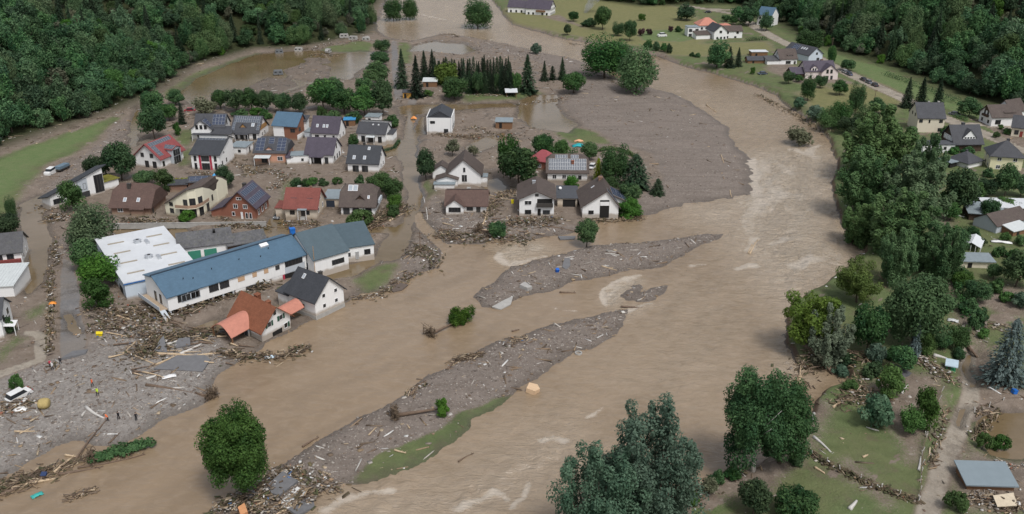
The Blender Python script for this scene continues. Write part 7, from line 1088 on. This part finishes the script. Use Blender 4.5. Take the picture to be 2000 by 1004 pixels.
# ------------------------------------------------------------------ people on the gravel
def person(label, u, v, yaw, jacket, trousers, head=(.42,.27,.2), cap=None, stride=.16, arm=.25, bend=0.0, h=1.76):
    x, y, _ = G(u, v); z = hgt(x, y); k = h/1.76; me = bpy.data.meshes.new('person')
    V = [(0,0,.95),(0,.02+bend*.15,1.18),(0,.03+bend*.4,1.42),(0,.05+bend*.55,1.52),(0,.07+bend*.62,1.62),(0,.09+bend*.66,1.72)]; E_ = [(0,1),(1,2),(2,3),(3,4),(4,5)]; Rr = [(.15,.12),(.15,.11),(.17,.11),(.06,.06),(.095,.105),(.07,.08)]
    for s in (-1, 1):
        b0 = len(V); V += [(s*.10,0,.88),(s*.11,s*stride*.6+.03,.50),(s*.12,s*stride,.09),(s*.12,s*stride+.13,.05)]; Rr += [(.10,.10),(.068,.068),(.048,.05),(.042,.035)]; E_ += [(0,b0),(b0,b0+1),(b0+1,b0+2),(b0+2,b0+3)]
        b1 = len(V); V += [(s*.20,.03+bend*.4,1.40),(s*.26,-s*arm*.25+bend*.35,1.14),(s*.25,-s*arm*.6+.12+bend*.4,.92),(s*.245,-s*arm*.7+.16+bend*.42,.83)]; Rr += [(.062,.062),(.048,.048),(.036,.036),(.034,.022)]; E_ += [(2,b1),(b1,b1+1),(b1+1,b1+2),(b1+2,b1+3)]
        for f in range(5):
            c = len(V); o_ = (f-1.5)*.018; V.append((s*(.245+.008*f), -s*arm*.7+.17+bend*.42+o_, .83-(.085 if f < 4 else .05))); Rr.append((.009,.009)); E_.append((b1+3, c))
    me.from_pydata([(a*k, b*k, c*k) for a, b, c in V], E_, []); ob = bpy.data.objects.new('tmp', me); col.objects.link(ob); md = ob.modifiers.new('s', 'SKIN'); 
    for i, sv in enumerate(me.skin_vertices[0].data): sv.radius = (Rr[i][0]*k, Rr[i][1]*k); sv.use_root = (i == 0)
    ob.modifiers.new('d', 'SUBSURF').levels = 1; dg = bpy.context.evaluated_depsgraph_get(); m2 = bpy.data.meshes.new_from_object(ob.evaluated_get(dg)); bpy.data.objects.remove(ob)
    for mt in (plain('cloth_%s' % (jacket,), jacket, .8, .1, 8), plain('trousers_%s' % (trousers,), trousers, .85, .1, 8), plain('skin', head, .6, .05), plain('boots', (.03,.028,.025), .7)): m2.materials.append(mt)
    for p in m2.polygons:
        c = p.center/k; p.use_smooth = True; p.material_index = 3 if c.z < .13 else 1 if c.z < .93 and abs(c.x) < .205 else 2 if (c.z > 1.50 or c.z < .86) else 0
    o = link('person', m2, None, (x, y, z-.02), yaw); tag(o, label, 'person'); hb = MB(); hp = Vector((0, .09+bend*.66, 1.70))*k
    for i in range(5): pass
    a0 = [(hp.x, hp.y-.02, hp.z-.02+.03*j) for j in range(4)]; hb.tube(a0, [.112*k, .115*k, .095*k, .04*k], 9); hb.build('helmet' if cap else 'hair', plain('cap_%s' % (cap,), cap, .4) if cap else plain('hair', (.05,.035,.025), .8), o, smooth=True); nb = MB(); nb.tube([hp+Vector((0,.08,-.07)), hp+Vector((0,.115,-.085))], [.02,.012], 5); nb.build('nose', plain('skin', head), o)
    return o
person('person in white jacket and helmet in the group at the road end', 103, 722, 2.8, (.75,.75,.75), (.03,.03,.04), cap=(.75,.75,.75)); person('person in red jacket in the group at the road end', 99, 718, .4, (.45,.05,.08), (.04,.04,.05)); person('person in dark jacket with white helmet standing apart at the road end', 119, 712, 3.4, (.03,.03,.035), (.03,.03,.04), cap=(.8,.8,.8)); person('person in olive clothes beside the group at the road end', 109, 720, 1.4, (.08,.075,.04), (.06,.055,.035))
person('person in orange vest walking over the gravel', 181, 754, 2.6, (.85,.16,.05), (.03,.03,.03), stride=.22); person('person in yellow vest walking over the gravel', 191, 772, 3.0, (.55,.75,.06), (.03,.035,.03), stride=.22); person('person in orange vest bending by the fallen post', 211, 820, 1.9, (.85,.18,.05), (.03,.03,.035), bend=.55); person('person in black with pale boots near the shore', 232, 817, 2.9, (.015,.015,.018), (.015,.015,.018)); person('person in black standing alone near the shore', 266, 818, .6, (.015,.015,.018), (.015,.015,.018), stride=.1)
# ------------------------------------------------------------------ other single things
q0 = G(87, 794); a = MB(); a.tube([(-.82,0,1.0),(-.74,0,1.0),(-.5,0,1.0),(0,0,1.0),(.5,0,1.0),(.74,0,1.0),(.82,0,1.0)], [.55,.8,.98,1.05,.98,.8,.55], 24); o = a.build('straw_bale', plain('straw', (.40,.31,.13), .95, .3, 7), None, (q0[0], q0[1], hgt(q0[0], q0[1])-.12), .15, True); o.scale = (1.15,1.15,.9); tag(o, 'round yellow straw bale stranded on the gravel', 'bale'); a = MB()
for i in range(5): x_ = -.44+i*.22; rr_ = 1.06-.3*x_*x_; a.tube([(x_,0,1.0),(x_+.02,0,1.0)], [rr_,rr_], 24)
a.build('netting', plain('bale_net', (.46,.38,.2), .9), o)
def bin_(label, u, v, w, d, h, c, yaw=0, tilt=(0,0), name='bin'):
    q = G(u, v); e = link(name, None, None, (q[0], q[1], max(0, hgt(q[0], q[1])))); e.rotation_euler = (math.radians(tilt[0]), math.radians(tilt[1]), yaw); tag(e, label, name.replace('_', ' ')); m_ = plain('plastic_%s' % (c,), c, .45, .1, 2)
    a = MB(); a.column([(-w/2*.9,-d/2*.9),(w/2*.9,-d/2*.9),(w/2*.9,d/2*.9),(-w/2*.9,d/2*.9)], 0, h*.85); a.build('body', m_, e); a = MB(); a.box(-w/2, w/2, -d/2, d/2, h*.87, h); a.build('lid', m_, e)
bin_('yellow container lying on the rubble by the west road', 194, 656, 1.3, .8, .8, (.70,.55,.02), .3, (15,10), 'container'); bin_('small yellow bin beside the white balcony house', 1001, 397, .8, .7, 1.0, (.75,.62,.02), 0, (0,0)); bin_('blue barrel on the upper gravel bar', 1088, 528, .8, .8, .9, (.02,.12,.5), .4, (20,0), 'barrel'); bin_('blue tub by the pond path', 1979, 772, .9, .9, .8, (.02,.14,.5), .2, (0,12), 'tub'); bin_('blue crate on the garden litter', 1898, 630, 1.0, .8, .7, (.02,.2,.6), .4, (8,0), 'crate'); bin_('blue tank behind the long hall roof', 572, 462, 1.4, 1.2, 3.4, (.02,.16,.55), .5, (0,0), 'tank'); bin_('dark blue barrel in the driftwood boom', 86, 920, .9, .8, .8, (.03,.05,.12), 0, (25,0), 'barrel')
def sheet(label, u, v, w, d, c, yaw, h=.5, name='tarpaulin'):
    q = G(u, v); rg = np.random.default_rng(int(u)); n = 7; gx, gy = np.meshgrid(np.linspace(-w/2, w/2, n), np.linspace(-d/2, d/2, n)); gz = h*np.exp(-((gx/w)**2+(gy/d)**2)*5)+rg.normal(0, .06, gx.shape); V = np.stack([gx.ravel(), gy.ravel(), gz.ravel()], 1); ii = np.arange(n*n).reshape(n, n); F = np.stack([ii[:-1,:-1], ii[:-1,1:], ii[1:,1:], ii[1:,:-1]], -1).reshape(-1, 4); o = link(name, np_mesh(name, V, F, plain('tarp_%s' % (c,), c, .5, .15, 1), True), None, (q[0], q[1], max(0, hgt(q[0], q[1]))+.1), yaw); md = o.modifiers.new('t', 'SOLIDIFY'); md.thickness = .04; tag(o, label, 'tarpaulin')
sheet('turquoise tarpaulin on the garden behind the solar roof', 1130, 286, 4.5, 2.6, (.02,.33,.36), .1, 1.0); sheet('peach tarpaulin beside the turquoise one', 1130, 276, 3.2, 1.8, (.65,.35,.2), .1, .6); sheet('orange tarpaulin on the wrack by the west road', 103, 594, 1.6, 1.1, (.75,.27,.04), .4, .5); sheet('teal sheet on the drifting branches', 70, 958, 1.8, 1.0, (.05,.36,.33), .8, .3); sheet('sky blue sheet by the leafy tree', 420, 344, 1.8, 1.2, (.08,.36,.68), .4, .8); sheet('white and blue raft drifting by the tilted house', 526, 690, 2.2, 1.1, (.55,.68,.78), .2, .5); sheet('orange tent at the village street', 808, 228, 2.4, 1.6, (.72,.28,.08), 0, 1.2); sheet('white foil on the vegetable beds', 1955, 478, 5, 1.4, (.75,.75,.74), -.3, .5); sheet('white sheet at the shore edge', 330, 735, 2.6, 1.3, (.72,.72,.71), .5, .3); sheet('white sheet heap by the buried car', 40, 800, 2.4, 1.6, (.74,.74,.73), 0, .5); sheet('grey plastic sheet among garden wreckage', 1860, 632, 2.2, 1.4, (.55,.56,.55), -.5, .4)
q0 = G(1130, 682); a = MB()
for i in range(20): t0, t1 = 6.283*i/20, 6.283*(i+1)/20; P = lambda t, r, z: (r*math.cos(t), r*math.sin(t), z); a.poly([P(t0,.75,0), P(t1,.75,0), P(t1,.75,.6), P(t0,.75,.6)]); a.poly([P(t0,.75,.6), P(t1,.75,.6), P(t1,.5,.6), P(t0,.5,.6)]); a.poly([P(t1,.5,0), P(t0,.5,0), P(t0,.5,.6), P(t1,.5,.6)])
tag(a.build('concrete_ring', CONC, None, (q0[0], q0[1], hgt(q0[0], q0[1])-.05)), 'grey concrete well ring on the gravel bar edge', 'ring')
def pole(label, u, v, vt, r=.12):
    q = G(u, v); h = height_to(u, v, vt); e = link('utility_pole', None, None, (q[0], q[1], hgt(q[0], q[1]))); tag(e, label, 'pole'); a = MB(); a.tube([(0,0,-.5),(0,0,h)], [r, r*.75], 8); a.build('mast', WET, e); a = MB(); a.box(-.7,.7,-.06,.06,h-.5,h-.38); a.build('crossarm', WET, e)
pole('slim wooden pole on the spit below the street', 821, 490, 450); pole('wooden line pole by the road bend under the wood', 1622, 118, 76); pole('wooden line pole between orchard and road', 1707, 204, 178)
# garden fence of posts and rails
def fence(label, pts, step=2.6, h=1.1, group=None):
    P = [Vector(G(*p)) for p in pts]; o0 = P[0]; e = link('fence', None, None, (o0.x, o0.y, hgt(o0.x, o0.y))); tag(e, label, 'fence', group); a = MB(); a.box(-.06,.06,-.06,.06,-.3,h); pm = a.mesh('post', CONCB)
    for p0, p1 in zip(P[:-1], P[1:]):
        n = max(1, int((p1-p0).length/step))
        for i in range(n+1): q = p0+(p1-p0)*(i/n)-o0; o = link('post', pm, e, (q.x, q.y, 0)); o.rotation_euler = (R_.uniform(-.25,.25), R_.uniform(-.25,.25), 0)
        for z_ in (.45,.9): a = MB(); a.tube([p0-o0+Vector((0,0,z_-1*0)), p1-o0+Vector((0,0,z_))], [.035,.035], 4); r_ = a.build('rail', WET, e); r_.location.z = 0
for lb, pts in (('leaning wire fence along the lower lawn', [(1560,880),(1640,925),(1720,962),(1792,985)]), ('short fence beside the garden track', [(1795,985),(1798,930),(1800,895)]), ('fence along the orchard plot by the track', [(1838,770),(1822,820),(1808,860),(1800,890)]), ('fence round the brown pond plot', [(1905,800),(1960,780),(2010,778)])): fence(lb, pts)
# garden wall in front of the third row
q0, q1 = G(212, 442), G(520, 438); a = MB(); L_ = q1[0]-q0[0]; a.box(0, L_, -.15, .15, -.8, .7); o = a.build('garden_wall', CONC, None, (q0[0], q0[1], 1.0), ang(212,442,520,438)); tag(o, 'long low grey garden wall behind the workshop', 'wall'); a = MB(); a.box(-.02, L_+.02, -.2, .2, .71, .79); a.build('coping', CONC, o)
# smoke of a small fire on the far meadow
q0 = G(1142, 27); m, nt = nodes('smoke'); N = NT(nt); tc = N.n('ShaderNodeTexCoord').outputs['Object']; pv_ = N.n('ShaderNodeVolumePrincipled'); pv_.inputs['Color'].default_value = (.85,.88,.92,1); N.l(N.val('MULTIPLY', N.ramp(N.noise(.22, 4, .6, tc), .38, .7), .45), pv_.inputs['Density']); N.out(None, pv_.outputs[0])
a = MB(); a.tube([(0,0,.2),(2,0,4),(6,1,9),(10,2,15)], [1.2,2.4,3.4,4.2], 12); tag(a.build('smoke', m, None, (q0[0], q0[1], 1.2), 0, True), 'thin grey smoke drifting from a fire on the meadow', 'smoke', kind='stuff')
